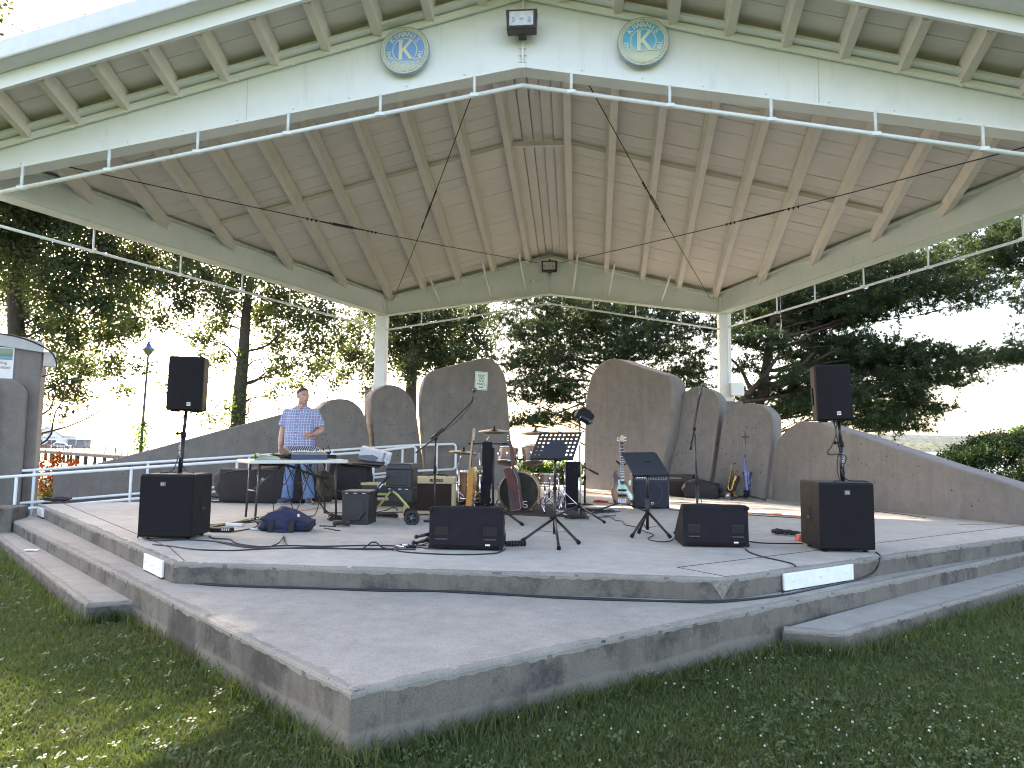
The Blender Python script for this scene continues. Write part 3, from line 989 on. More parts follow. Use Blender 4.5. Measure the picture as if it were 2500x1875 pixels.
# round emblems
def emblem(x, col, fade, label):
    t = thing('round_emblem', label, 'emblem', (x, FY - 0.055, 5.06), 0, 'round painted emblems on the front gable')
    CREAM = mat('emblem_cream', (0.66, 0.66, 0.50), 0.5, var=0.06)
    m, tr, b = newmat('emblem_field')
    vec = coords(tr)
    sep = nd(tr, 'ShaderNodeSeparateXYZ')
    tr.links.new(vec, sep.inputs[0])
    add = nd(tr, 'ShaderNodeMath', operation='MULTIPLY_ADD')
    tr.links.new(noise(tr, vec, 7, 4, 0.6), add.inputs[0])
    add.inputs[1].default_value = 0.10
    tr.links.new(sep.outputs['Z'], add.inputs[2])
    c = ramp(tr, add.outputs[0], [(max(0.0, fade), (0.66, 0.66, 0.50)), (fade + 0.13, col)])
    mp = nd(tr, 'ShaderNodeMath', operation='ADD')
    tr.links.new(add.outputs[0], mp.inputs[0]); mp.inputs[1].default_value = 0.30
    r2 = ramp(tr, mp.outputs[0], [(fade, (0.66, 0.66, 0.50)), (fade + 0.16, col)])
    tr.links.new(r2, b.inputs['Base Color'])
    b.inputs['Roughness'].default_value = 0.4
    RR = 0.262
    part(t, 'disc', MB().lathe([(0.001, 0.04), (RR - 0.006, 0.04), (RR, 0.034), (RR, 0.0), (0.001, 0.0)], 64, (0, 0, 0), (0, -1, 0), False), CREAM)
    part(t, 'outer_field', MB().lathe([(0.135, 0.0425), (0.212, 0.0425)], 64, (0, 0, 0), (0, -1, 0), False), m)
    part(t, 'inner_field', MB().lathe([(0.0005, 0.0425), (0.124, 0.0425)], 48, (0, 0, 0), (0, -1, 0), False), m)
    rim = MB().lathe([(RR - 0.010, 0.040), (RR - 0.005, 0.047), (RR + 0.002, 0.036), (RR + 0.002, 0.0)], 64, (0, 0, 0), (0, -1, 0))
    part(t, 'rim', rim, mat('emblem_rim', (0.30, 0.38, 0.46), 0.4))
    rope = MB()
    for i in range(60):
        g = 2 * math.pi * i / 60
        c, s_ = math.cos(g), math.sin(g)
        rope.bar((0.221 * c, -0.043, 0.221 * s_), (0.244 * math.cos(g + 0.10), -0.043, 0.244 * math.sin(g + 0.10)), 0.006, 0.006, (0, 1, 0))
    rp_ = part(t, 'rope_border', rope, mat('emblem_grey', (0.42, 0.46, 0.42), 0.5))
    rp_['kind'] = 'stuff'
    tx = MB()
    def arc(word, r, a0, a1, size, top):
        n = len(word)
        for i, chx in enumerate(word):
            a = R(a0 + (a1 - a0) * (i / (n - 1)))
            p = V((r * math.cos(a), -0.0445, r * math.sin(a)))
            rad = V((math.cos(a), 0, math.sin(a)))
            if top:
                ay, ax = rad, V((math.sin(a), 0, -math.cos(a)))
            else:
                ay, ax = -rad, V((-math.sin(a), 0, math.cos(a)))
            text(tx, chx, size, p - ay * size * 0.36, ax, ay, 0.001, bold=0.003)
    arc('KIWANIS', 0.174, 142, 38, 0.078, True)
    part(t, 'lettering', tx, CREAM)
    tx = MB()
    arc('INTERNATIONAL', 0.174, 186, 354, 0.072, False)
    part(t, 'lettering', tx, CREAM)
    k = MB()
    for ww, yy, mm in ((0.030, -0.045, 0), ):
        k.bar((-0.045, yy, -0.105), (-0.045, yy, 0.105), 0.004, 0.036, (1, 0, 0))
        k.bar((-0.03, yy - 0.0006, -0.012), (0.062, yy - 0.0006, 0.098), 0.004, 0.030, (-0.77, 0, 0.64))
        k.bar((-0.010, yy - 0.0012, 0.012), (0.068, yy - 0.0012, -0.098), 0.004, 0.034, (0.82, 0, 0.57))
        for (cx_, cz_, wx) in ((-0.045, 0.104, 0.062), (-0.045, -0.104, 0.062), (0.066, 0.102, 0.05), (0.072, -0.104, 0.058)):
            k.box((cx_, yy - 0.0018, cz_), (wx, 0.004, 0.009))
    part(t, 'letter', k, CREAM)
    for z_ in (0.232, -0.235):
        part(t, 'screw', MB().ball((0, -0.045, z_), 0.006, 8, 5), STEEL)
emblem(-1.245, (0.16, 0.34, 0.66), 0.11, 'round emblem left of the front floodlight, its blue still strong all round')
emblem(1.245, (0.09, 0.40, 0.62), 0.17, 'round emblem right of the front floodlight, its turquoise blue worn off along the bottom')

# ------------------------------------------------------------------ pylon on the left
py = thing('concrete_pylon', 'grey concrete pylon at the left edge with a curved metal cap and a notice', 'pylon', (-8.046, -4.190, -0.000), 0.60)
def wpart(t, name, mb, m, bev=0.0, label=None):
    """part given in world coordinates (thing not turned)"""
    mb.xf(Matrix.Translation(-V(t.location)))
    return part(t, name, mb, m, bev, label=label)
px, pyy = -8.05, -4.19
px -= 0.06
wpart(py, 'block', MB().box((px - 1.2, pyy + 0.45, 0.95), (2.4, 0.9, 2.9)), CONC_WALL, 0.03)
def rounded(x0, x1, z1, r, z0=-0.5):
    pts = [(x0, z0), (x1, z0)]
    for i in range(9):
        a = i / 8 * math.pi / 2
        pts.append((x1 - r + r * math.cos(a), z1 - r + r * math.sin(a)))
    pts.append((x0, z1))
    return pts
wpart(py, 'front_panel', MB().prism(rounded(px - 2.3, px - 0.14, 1.86, 0.28), 0.22, (0, pyy - 0.22, 0), bevel=0.03, smooth=True), CONC_WALL)
wpart(py, 'front_panel', MB().prism(rounded(px - 2.3, px - 0.52, 1.84, 0.22), 0.16, (0, pyy - 0.38, 0), bevel=0.05, smooth=True), CONC_WALL)
cap = MB()
ca = [(px - 2.4, 2.60)] + [(px - 0.7 + 0.75 * math.sin(i / 6 * 1.3), 2.58 - 0.16 * (1 - math.cos(i / 6 * 1.3))) for i in range(7)]
cap.prism(ca + [(ca[-1][0], ca[-1][1] - 0.14)] + [(px - 0.7, 2.40), (px - 2.4, 2.42)], 1.0, (0, pyy - 0.05, 0))
CAPM = mat('grey_cap_sheet', (0.36, 0.37, 0.38), 0.45, 0.3, var=0.1)
cp = wpart(py, 'cap', cap, CAPM)
wpart(py, 'lamp_box', MB().box((px + 0.10, pyy + 0.12, 2.22), (0.16, 0.2, 0.24)), mat('pale_box', (0.5, 0.49, 0.45), 0.6), 0.01)
wpart(py, 'cable_loop', MB().tube(spline([(px - 1.0, pyy - 0.06, 2.60), (px - 0.4, pyy - 0.06, 2.56), (px, pyy - 0.06, 2.42), (px + 0.18, pyy - 0.04, 2.25), (px + 0.19, pyy, 2.02), (px + 0.02, pyy, 1.93)]), 0.012, 8), CABLE)
sg = wpart(py, 'notice', MB().box((px - 0.86, pyy - 0.012, 2.12), (0.98, 0.02, 0.50)), mat('notice_white', (0.75, 0.76, 0.76), 0.4, var=0.04), 0.004)
pic = MB().box((px - 0.86, pyy - 0.025, 2.26), (0.94, 0.006, 0.18))
m_, t_, b_ = newmat('notice_picture')
sp = nd(t_, 'ShaderNodeSeparateXYZ')
vv = coords(t_)
t_.links.new(vv, sp.inputs[0])
ad = nd(t_, 'ShaderNodeMath', operation='MULTIPLY_ADD')
t_.links.new(noise(t_, vv, 6, 4), ad.inputs[0]); ad.inputs[1].default_value = 0.14; t_.links.new(sp.outputs['Z'], ad.inputs[2])
mr = nd(t_, 'ShaderNodeMapRange')
t_.links.new(ad.outputs[0], mr.inputs[0]); mr.inputs[1].default_value = 2.20; mr.inputs[2].default_value = 2.42
t_.links.new(ramp(t_, mr.outputs[0], [(0.1, (0.10, 0.22, 0.36)), (0.38, (0.20, 0.32, 0.42)), (0.55, (0.10, 0.20, 0.12)), (0.8, (0.22, 0.30, 0.22))]), b_.inputs['Base Color'])
pc = wpart(sg, 'picture', pic, m_)
pc.location = (0, 0, 0)
for o_ in (pc,):
    o_.data.transform(Matrix.Translation(V(sg.location) * 0 - V(py.location)))
tx = MB()
SGR = mat('notice_red', (0.30, 0.05, 0.06), 0.5)
for i, (w_, s_) in enumerate((('No Skateboarding, Rollerblading,', 0.072), ('or Scootering Permitted', 0.072))):
    text(tx, w_, s_, (px - 0.86 + (0.02 if i == 0 else 0.16), pyy - 0.0235, 2.10 - i * 0.075), sx=0.82)
for k_ in range(5):
    tx.box((px - 0.98 + 0.085 * k_, pyy - 0.0235, 1.955), (0.065, 0.003, 0.008))
tx.xf(Matrix.Translation(-V(py.location)))
part(sg, 'lettering', tx, SGR)

# ------------------------------------------------------------------ ramp handrails
dr = (V((-1.5, -1.5, 0)) - V((-7.9, -5.2, 0))).normalized()
nr = V((-dr.y, dr.x, 0))
def railing(off, dz, posts, s_end, label, loop):
    o = V((-7.9, -5.2, 0)) + nr * off
    t = thing('handrail', label, 'handrail', tuple(o), 0, 'white tube handrails along the ramp')
    ztop = lambda s: 0.345 + 0.0745 * s + dz
    P = lambda s, z: dr * s + V((0, 0, z))
    gap = 0.505
    top = [P(-3.0, ztop(-3.0)), P(0, ztop(0)), P(s_end - 0.9, min(ztop(s_end - 0.9), 0.86 + dz))]
    zt, zb = 0.865 + dz, 0.36 + dz
    e = s_end
    if loop:
        top += [P(e - 0.06, zt), P(e - 0.02, zt - 0.02), P(e, zt - 0.06), P(e, zb + 0.06), P(e - 0.02, zb + 0.02), P(e - 0.06, zb)]
        bot = [P(e - 0.06, zb), P(e - 0.9, ztop(e - 0.9) - gap), P(-3.0, ztop(-3.0) - gap)]
        part(t, 'top_rail', MB().tube(top, 0.024, 10), RAILP)
        part(t, 'bottom_rail', MB().tube(bot, 0.022, 10), RAILP)
    else:
        top += [P(e - 0.04, zt), P(e, zt - 0.04), P(e, 0.0)]
        part(t, 'top_rail', MB().tube(top, 0.024, 10), RAILP)
        part(t, 'bottom_rail', MB().tube([P(e, zb), P(-3.0, ztop(-3.0) - gap)], 0.022, 10), RAILP)
    for s in posts:
        zf = max(-0.5, -0.5 + 0.083 * s)
        part(t, 'post', MB().tube([P(s, ztop(s)), P(s, zf - 0.02)], 0.022, 10), RAILP)
railing(0.0, 0.0, (0.25, 1.75, 3.3, 4.75, 5.6), 6.38, 'white tube handrail on the stage side of the ramp, ending in a square bend', False)
railing(0.75, 0.055, (0.35, 1.95, 3.55, 5.0, 6.35, 7.05), 7.45, 'white tube handrail on the far side, ending in a closed loop by the drums', True)

# ------------------------------------------------------------------ loudspeakers
def face(t, name, poly, m, y):
    part(t, name, MB().prism(poly, 0.006, (0, y, 0)), m)
def subwoofer(loc, rz, w, d, h, label, logo_x, handle_side):
    t = thing('subwoofer', label, 'subwoofer', loc, rz, 'black subwoofers at the stage corners')
    part(t, 'cabinet', MB().box((0, d / 2, h / 2 + 0.012), (w, d, h - 0.024)), BLACK, 0.012)
    part(t, 'grille', MB().box((0, -0.004, h / 2 + 0.012), (w - 0.012, 0.02, h - 0.05)), GRILLE, 0.006)
    part(t, 'top_panel', MB().box((0, d / 2, h + 0.002), (w - 0.02, d - 0.02, 0.006)), mat('worn_black_top', (0.05, 0.046, 0.044), 0.7, var=0.3), 0.002)
    b = part(t, 'badge', MB().box((logo_x, -0.017, h - 0.085), (0.048, 0.006, 0.040)), mat('badge_grey', (0.12, 0.12, 0.13), 0.4))
    tx = MB()
    text(tx, 'EV', 0.030, (logo_x, -0.0215, h - 0.096), ext=0.001)
    part(b, 'lettering', tx, mat('badge_silver', (0.6, 0.6, 0.6), 0.3))
    for s in ((handle_side,) if handle_side else ()):
        x = s * w / 2
        hd = part(t, 'handle', MB().box((x - s * 0.002, d * 0.52, h * 0.50), (0.012, 0.085, 0.16)), mat('handle_pit', (0.006, 0.006, 0.006), 0.8), 0.004)
        part(hd, 'grip', MB().box((x + s * 0.006, d * 0.52, h * 0.465), (0.012, 0.075, 0.022)), BLACKM, 0.006)
    for sx in (-1, 1):
        for y in (0.06, d - 0.06):
            part(t, 'foot', MB().lathe([(0.001, 0), (0.02, 0), (0.022, 0.014), (0.001, 0.014)], 10, (sx * (w / 2 - 0.06), y, 0)), BLACK)
    return t
SUBL, SUBR = V((-3.230, -8.589, 0.000)), V((2.987, -8.317, 0.000))
subwoofer((-3.225, -8.60, 0), 0.10, 0.50, 0.42, 0.60, 'black subwoofer carrying a pole loudspeaker at the left corner of the stage', -0.03, 1)
subwoofer((2.99, -8.31, 0), 0.06, 0.485, 0.46, 0.615, 'black subwoofer carrying a pole loudspeaker at the right end of the stage', 0.0, -1)
def loudspeaker(loc, rot, w, h, label, lx):
    t = thing('loudspeaker', label, 'loudspeaker', loc, 0, 'tall loudspeakers on poles')
    t.rotation_euler = rot
    d = 0.30
    poly = [(-w / 2, 0.012), (w / 2, 0.012), (w / 2, 0.05), (w * 0.36, d), (-w * 0.36, d), (-w / 2, 0.05)]
    part(t, 'cabinet', MB().prism(poly, h, (0, 0, 0), (1, 0, 0), (0, 1, 0), (0, 0, 1)), BLACK, 0.012)
    gp = [(-w / 2 + 0.008, 0.012)]
    gr = MB()
    n = 9
    prof = [(-w / 2 + 0.006 + (w - 0.012) * i / (n - 1), -0.022 * (1 - ((i / (n - 1)) * 2 - 1) ** 2)) for i in range(n)]
    gr.prism(prof + [(w / 2 - 0.006, 0.02), (-w / 2 + 0.006, 0.02)], h - 0.03, (0, 0, 0.015), (1, 0, 0), (0, 1, 0), (0, 0, 1))
    part(t, 'grille', gr, GRILLE)
    bd = part(t, 'badge', MB().box((lx, -0.024, 0.065), (0.034, 0.008, 0.034)), mat('badge_silver', (0.6, 0.6, 0.6), 0.3))
    tx = MB(); text(tx, 'EV', 0.024, (lx, -0.0285, 0.057), ext=0.001)
    part(bd, 'lettering', tx, BLACK)
    part(t, 'handle', MB().box((-w * 0.45, 0.17, h * 0.45), (0.02, 0.05, 0.16)), mat('handle_pit', (0.006, 0.006, 0.006), 0.8), 0.004)
    for s in (-1, 1):
        part(t, 'foot', MB().box((s * w * 0.3, 0.08, -0.006), (0.05, 0.10, 0.014)), BLACK, 0.003)
    return t
loudspeaker((-3.17, -8.50, 1.205), (R(1.0), R(1.2), 0.16), 0.325, 0.525, 'black loudspeaker on a pole in front of the left trees', 0.06)
loudspeaker((2.93, -8.28, 1.175), (R(1.0), R(-2.6), -0.02), 0.315, 0.512, 'black loudspeaker on a pole in front of the pine on the right', 0.02)
def pole(x, y, z0, z1, lab, word, lean=0.0):
    t = thing('speaker_pole', lab, 'speaker pole', (x, y, z0), 0, 'poles between subwoofers and loudspeakers')
    L = z1 - z0
    part(t, 'lower_tube', MB().tube([(0, 0, 0), (lean * 0.5, 0, L * 0.62)], 0.0205, 12), BLACKM)
    part(t, 'upper_tube', MB().tube([(lean * 0.5, 0, L * 0.60), (lean, 0, L)], 0.0155, 12), BLACKM)
    part(t, 'collar', MB().lathe([(0.02, -0.03), (0.027, -0.025), (0.027, 0.02), (0.017, 0.03)], 12, (lean * 0.5, 0, L * 0.62)), BLACK)
    part(t, 'knob', MB().tube([(lean * 0.5, 0, L * 0.64), (lean * 0.5 - 0.05, -0.01, L * 0.64)], 0.009, 8).ball((lean * 0.5 - 0.055, -0.01, L * 0.64), 0.017, 10, 6), BLACK)
    if word:
        tx = MB(); text(tx, word, 0.034, (0.012, -0.0215, L * 0.36), (0, 0, 1), (-1, 0, 0), 0.001, sx=0.8)
        part(t, 'lettering', tx, mat('print_white', (0.7, 0.7, 0.7), 0.5))
    return t
pole(-3.235, -8.38, 0.602, 1.206, 'black pole between the left subwoofer and its loudspeaker', 'QUIK LOK', 0.035)
pole(3.03, -8.12, 0.617, 1.176, 'black pole between the right subwoofer and its loudspeaker', 'QUIK LOK', -0.02)
# cables hanging at the poles
cable('speaker_cable', 'black cable looped down the pole of the right loudspeaker', [
    [(2.93, -8.2, 1.19), (2.945, -8.22, 1.06), (2.90, -8.24, 0.95), (2.855, -8.25, 0.885), (2.88, -8.25, 0.865), (2.98, -8.2, 0.872), (3.04, -8.15, 0.862), (3.06, -8.14, 0.83), (3.03, -8.15, 0.76), (3.015, -8.15, 0.70), (3.05, -8.16, 0.64), (3.10, -8.18, 0.628), (3.18, -8.2, 0.63), (3.22, -8.22, 0.624)],
    [(2.98, -8.2, 1.19), (2.945, -8.22, 1.08), (2.98, -8.2, 0.94), (3.0, -8.18, 0.87), (2.965, -8.2, 0.85), (2.955, -8.2, 0.72), (2.965, -8.22, 0.64), (2.93, -8.24, 0.626), (2.90, -8.26, 0.626)]], 0.0055)
cable('speaker_cable', 'black cable wound on the pole of the left loudspeaker', [
    [(-3.20, -8.40, 1.19), (-3.225, -8.42, 1.05), (-3.205, -8.42, 0.92), (-3.215, -8.40, 0.82), (-3.20, -8.41, 0.70), (-3.14, -8.43, 0.63), (-3.08, -8.46, 0.622), (-3.04, -8.47, 0.614)],
    [(-3.24, -8.41, 0.78), (-3.26, -8.42, 0.68), (-3.29, -8.45, 0.62), (-3.34, -8.48, 0.614), (-3.36, -8.5, 0.614), (-3.28, -8.5, 0.618), (-3.18, -8.46, 0.618)]], 0.005)

# ------------------------------------------------------------------ floor monitors
def wedge(loc, rz, w, h, d, label, side):
    t = thing('floor_monitor', label, 'floor monitor', loc, rz, 'black wedge monitors at the stage front')
    # side profile in (y, z): back panel faces the audience
    prof = [(0.0, 0.012), (-0.02, 0.05), (0.0, h - 0.012), (0.02, h), (0.10, h), (d, 0.10), (d, 0.012)]
    c = MB().prism([(a, b) for a, b in prof], w, (-w / 2, 0, 0), (0, 1, 0), (0, 0, 1), (1, 0, 0))
    part(t, 'cabinet', c, BLACKC, 0.014)
    for s in (-1, 1):
        hp = part(t, 'handle_cup', MB().box((s * w * 0.33, -0.010, h * 0.40), (w * 0.19, 0.012, h * 0.30), (R(4), 0, 0)), mat('cup_black', (0.008, 0.008, 0.009), 0.4), 0.005)
        part(hp, 'lip', MB().box((s * w * 0.33, -0.020, h * 0.265), (w * 0.17, 0.012, 0.008)), mat('lip_grey', (0.07, 0.07, 0.075), 0.35))
    for sx in (-1, 1):
        for zz in (0.03, h - 0.025):
            part(t, 'corner', MB().box((sx * (w / 2 - 0.014), 0.0, zz), (0.034, 0.05, 0.036)), BLACK, 0.01)
    part(t, 'grille', MB().box((0, 0.5 * (0.10 + d) + 0.012, 0.5 * (h + 0.10) + 0.008), (w - 0.05, 0.012, math.hypot(d - 0.1, h - 0.10) * 0.92), (math.atan2(d - 0.10, h - 0.10), 0, 0)), GRILLE)
    part(t, 'label_plate', MB().box((side * w * 0.30, -0.022, 0.052), (0.042, 0.006, 0.013)), mat('print_white', (0.7, 0.7, 0.7), 0.5))
    if side:
        part(t, 'jack_plate', MB().lathe([(0.001, 0.012), (0.04, 0.012), (0.046, 0.0)], 18, (w / 2 - 0.004, 0.16, h * 0.45), (1, 0, 0)), mat('jack_grey', (0.10, 0.10, 0.11), 0.4))
    return t
wedge((-0.375, -8.77, 0), 0.03, 0.645, 0.37, 0.40, 'black wedge monitor beside the perforated music stand', 1)
wedge((1.86, -8.20, 0), 0.05, 0.60, 0.385, 0.42, 'black wedge monitor in front of the microphone stand on the right', 1)

# ------------------------------------------------------------------ stands
def tripod(t, z_hub, legs, tube_r=0.012, feet=True, hub_r=0.022, braces=0.5, lower=None):
    part(t, 'hub', MB().lathe([(0.012, -0.03), (hub_r, -0.025), (hub_r, 0.02), (0.014, 0.035)], 12, (0, 0, z_hub)), BLACK)
    for (x, y) in legs:
        lg = part(t, 'leg', MB().tube([(0, 0, z_hub), (x, y, 0.016)], tube_r, 8), BLACKM)
        u = V((x, y, 0.016 - z_hub)).normalized()
        part(lg, 'rubber_foot', MB().tube([V((x, y, 0.016)) - u * 0.035, V((x, y, 0.013))], tube_r * 1.45, 8), BLACK)
        if braces:
            q = V((x, y, 0.016)).lerp(V((0, 0, z_hub)), 1 - braces)
            part(t, 'brace', MB().bar((0, 0, lower if lower is not None else z_hub * 0.3), q, 0.012, 0.004), BLACKM)
def music_stand(loc, rz, desk_o, desk_x, desk_y, label, holes, z_hub, legs, zdesk):
    t = thing('music_stand', label, 'music stand', loc, rz, 'black music stands')
    tripod(t, z_hub, legs, 0.013, braces=0.55, lower=z_hub * 0.32)
    part(t, 'lower_tube', MB().tube([(0, 0, z_hub * 0.25), (0, 0, zdesk * 0.62)], 0.0165, 10), BLACKM)
    part(t, 'upper_tube', MB().tube([(0, 0, zdesk * 0.60), (0, 0, zdesk + 0.02)], 0.012, 10), BLACKM)
    part(t, 'collar', MB().lathe([(0.016, -0.02), (0.023, -0.015), (0.023, 0.015), (0.014, 0.02)], 12, (0, 0, zdesk * 0.62)), BLACK)
    part(t, 'knob', MB().tube([(0, 0, zdesk - 0.03), (0.045, -0.02, zdesk - 0.03)], 0.008, 8).ball((0.05, -0.02, zdesk - 0.03), 0.015, 8, 6), BLACK)
    o, ax, ay = V(desk_o), V(desk_x), V(desk_y)
    w, h = ax.length, ay.length
    ax.normalize(); ay.normalize()
    nz = ax.cross(ay).normalized()
    if holes:
        # plate with real round holes: grid of cells, each a square ring round an octagon
        mb = MB()
        nxh, nyh = 9, 6
        cw, chh = (w - 0.03) / nxh, (h - 0.03) / nyh
        r_ = min(cw, chh) * 0.28
        def pt(a, b):
            return o + ax * a + ay * b
        for i in range(nxh):
            for j in range(nyh):
                cx, cy = 0.015 + cw * (i + 0.5), 0.015 + chh * (j + 0.5)
                solid = (j < 3 and 2 <= i <= 6) or (j == 3 and 3 <= i <= 5)
                if solid:
                    mb.add([pt(cx - cw / 2, cy - chh / 2), pt(cx + cw / 2, cy - chh / 2), pt(cx + cw / 2, cy + chh / 2), pt(cx - cw / 2, cy + chh / 2)], [(0, 1, 2, 3)])
                    continue
                inn, out = [], []
                for k in range(8):
                    a = math.pi / 8 + k * math.pi / 4
                    inn.append(pt(cx + r_ * math.cos(a), cy + r_ * math.sin(a)))
                    a2x = max(-1, min(1, math.cos(a) * 1.0824)); a2y = max(-1, min(1, math.sin(a) * 1.0824))
                    out.append(pt(cx + cw / 2 * (1 if a2x > 0.9 else -1 if a2x < -0.9 else a2x), cy + chh / 2 * (1 if a2y > 0.9 else -1 if a2y < -0.9 else a2y)))
                b0 = len(mb.v)
                vs = inn + out
                # corners so that cells tile
                cor = [pt(cx + cw / 2, cy + chh / 2), pt(cx - cw / 2, cy + chh / 2), pt(cx - cw / 2, cy - chh / 2), pt(cx + cw / 2, cy - chh / 2)]
                vs += cor
                fs = [(k, 8 + k, 8 + (k + 1) % 8, (k + 1) % 8) for k in range(8)]
                fs += [(8, 16, 9), (10, 17, 11), (12, 18, 13), (14, 19, 15)]
                mb.add(vs, fs)
        for (a0, b0, a1, b1) in ((0, 0, w, 0.015), (0, h - 0.015, w, h), (0, 0.015, 0.015, h - 0.015), (w - 0.015, 0.015, w, h - 0.015)):
            mb.add([pt(a0, b0), pt(a1, b0), pt(a1, b1), pt(a0, b1)], [(0, 1, 2, 3)])
        d_ = part(t, 'desk', mb, BLACKM)
        so_ = d_.modifiers.new('thick', 'SOLIDIFY'); so_.thickness = 0.002
    else:
        c = 0.02
        poly = [(0, c), (c * 0.3, 0), (w - c * 0.3, 0), (w, c), (w, h - c), (w - c, h), (c, h), (0, h - c)]
        d_ = part(t, 'desk', MB().prism(poly, 0.003, o, ax, ay, -nz), BLACKM)
    part(t, 'ledge', MB().bar(o + nz * -0.02, o + ax * w + nz * -0.02, 0.045, 0.004, tuple(ay)), BLACKM)
    part(t, 'desk_bracket', MB().box((0, 0.015, zdesk + 0.05), (0.06, 0.03, 0.12)), BLACK, 0.005)
    return t
music_stand((0.37, -7.9, 0), 0, V((0.127, -7.980, 0.793)) - V((0.37, -7.9, 0)), V((0.553, -7.980, 0.799)) - V((0.127, -7.980, 0.793)), V((0.212, -7.820, 1.049)) - V((0.127, -7.980, 0.793)), 'black music stand with a perforated desk in front of the drum kit', True, 0.21,
            [(-0.30, -0.28), (0.24, -0.33), (0.06, -0.72)], 0.80)
music_stand((1.315, -7.45, 0), 0, V((1.165, -7.530, 0.625)) - V((1.315, -7.45, 0)), V((1.531, -7.530, 0.635)) - V((1.165, -7.530, 0.625)), V((1.045, -7.380, 0.852)) - V((1.165, -7.530, 0.625)), 'black music stand with a solid desk in front of the blue bass amplifier', False, 0.25,
            [(-0.18, -0.22), (0.21, -0.2), (-0.08, 0.12)], 0.66)

def mic(t, p, d, r=0.026, col=None):
    p, d = V(p), V(d).normalized()
    b = part(t, 'microphone', MB().tube([p, p + d * 0.13], [0.011, 0.018], 10), mat('mic_grey', (0.05, 0.05, 0.055), 0.4))
    part(b, 'grille_ball', MB().ball(p + d * 0.155, r, 12, 8), mat('mic_mesh', (0.10, 0.10, 0.11), 0.4, 0.6))
MG = 'microphone stands'
# boom stand left of the drums
ms = thing('microphone_stand', 'boom microphone stand reaching up across the tallest left shell panel', 'microphone stand', (-1.10, -6.55, 0), 0, MG)
L_ = lambda p: tuple(V(p) - V((-1.10, -6.55, 0)))
part(ms, 'base', MB().lathe([(0.001, 0.0), (0.125, 0.0), (0.125, 0.012), (0.02, 0.03), (0.001, 0.03)], 24), BLACKM)
part(ms, 'pole', MB().tube([(0, 0, 0.02), (0, 0, 0.62)], 0.0135, 10).tube([(0, 0, 0.6), (0, 0, 0.975)], 0.0105, 10), BLACKM)
part(ms, 'clutch', MB().lathe([(0.013, 0), (0.02, 0.01), (0.019, 0.08), (0.012, 0.10)], 12, (0, 0, 0.56)), BLACK)
part(ms, 'boom_clamp', MB().ball((0, 0, 0.985), 0.024, 10, 8, (1, 1, 1.4)), BLACK)
part(ms, 'boom', MB().tube([L_((-1.351, -6.500, 0.808)), (0, -0.02, 0.99), L_((-0.659, -6.600, 1.423))], 0.0095, 10).tube([L_((-1.164, -6.520, 0.978)), L_((-1.010, -6.540, 1.107))], 0.014, 10), BLACKM)
mic(ms, L_((-0.664, -6.600, 1.418)), (0.25, -0.2, 1.0), 0.027)
part(ms, 'lead', MB().tube(spline([L_((-0.672, -6.620, 1.389)), L_((-0.742, -6.620, 1.289)), L_((-0.904, -6.600, 1.134)), L_((-1.029, -6.580, 1.051))]), 0.004, 6), CABLE)
# straight stand on the right
PX = V((1.830, -7.400, 0.468)).x
ms = thing('microphone_stand', 'tall microphone stand before the second shell panel on the right', 'microphone stand', (PX, -7.4, 0), 0, MG)
L_ = lambda p: tuple(V(p) - V((PX, -7.4, 0)))
part(ms, 'pole', MB().tube([(0, 0, 0.03), (0.0, 0, 0.55)], 0.0135, 10).tube([(0, 0, 0.5), L_((1.813, -7.400, 1.052))], 0.0105, 10), BLACKM)
part(ms, 'clutch', MB().lathe([(0.013, 0), (0.021, 0.01), (0.019, 0.08), (0.012, 0.10)], 12, (0, 0, 0.52)), BLACK)
part(ms, 'boom', MB().tube([L_((1.765, -7.420, 0.907)), L_((1.805, -7.420, 1.114)), L_((1.860, -7.420, 1.429))], 0.0085, 10).tube([L_((1.763, -7.420, 0.888)), L_((1.775, -7.420, 0.970))], 0.013, 10), BLACKM)
part(ms, 'boom_clamp', MB().ball(L_((1.805, -7.420, 1.105)), 0.02, 10, 8, (1, 1, 1.3)), BLACK)
mic(ms, L_((1.856, -7.420, 1.419)), (0.25, -0.1, 0.9), 0.026)
part(ms, 'lead', MB().tube(spline([L_((1.838, -7.440, 1.428)), L_((1.828, -7.440, 1.331)), L_((1.798, -7.440, 1.162)), L_((1.814, -7.440, 0.946)), L_((1.817, -7.440, 0.755)), L_((1.829, -7.440, 0.518)), L_((1.869, -7.440, 0.353)), L_((1.896, -7.440, 0.259))]), 0.004, 6), CABLE)
tripod(ms, 0.16, [(-0.22, 0.14), (0.24, 0.10), (0.0, -0.26)], 0.010, braces=0)
# personal monitor on a stand
ms = thing('microphone_stand', 'microphone stand holding the small monitor box beside the black column', 'microphone stand', (0.62, -5.75, 0), 0, MG)
L_ = lambda p: tuple(V(p) - V((0.62, -5.75, 0)))
part(ms, 'pole', MB().tube([(0, 0, 0.05), (0, 0, 0.62)], 0.013, 10).tube([(0, 0, 0.6), L_((0.622, -5.750, 1.262))], 0.010, 10), CHROME)
part(ms, 'sleeve', MB().tube([(0, 0, 0.52), (0, 0, 0.70)], 0.019, 10), BLACK)
tripod(ms, 0.15, [(0.30, -0.62), (-0.36, -0.30), (0.02, 0.42)], 0.0115, braces=0)
mic(ms, L_((0.640, -5.800, 1.302)), (0.75, -0.2, -0.45), 0.027)
part(ms, 'boom', MB().tube([L_((0.622, -5.780, 1.261)), L_((0.646, -5.800, 1.302))], 0.009, 8), CHROME)
pm = thing('personal_monitor', 'small black wedge shaped monitor box on top of a microphone stand', 'small speaker', (0.682, -5.700, 1.313))
pm.rotation_euler = (0, R(28), 0.15)
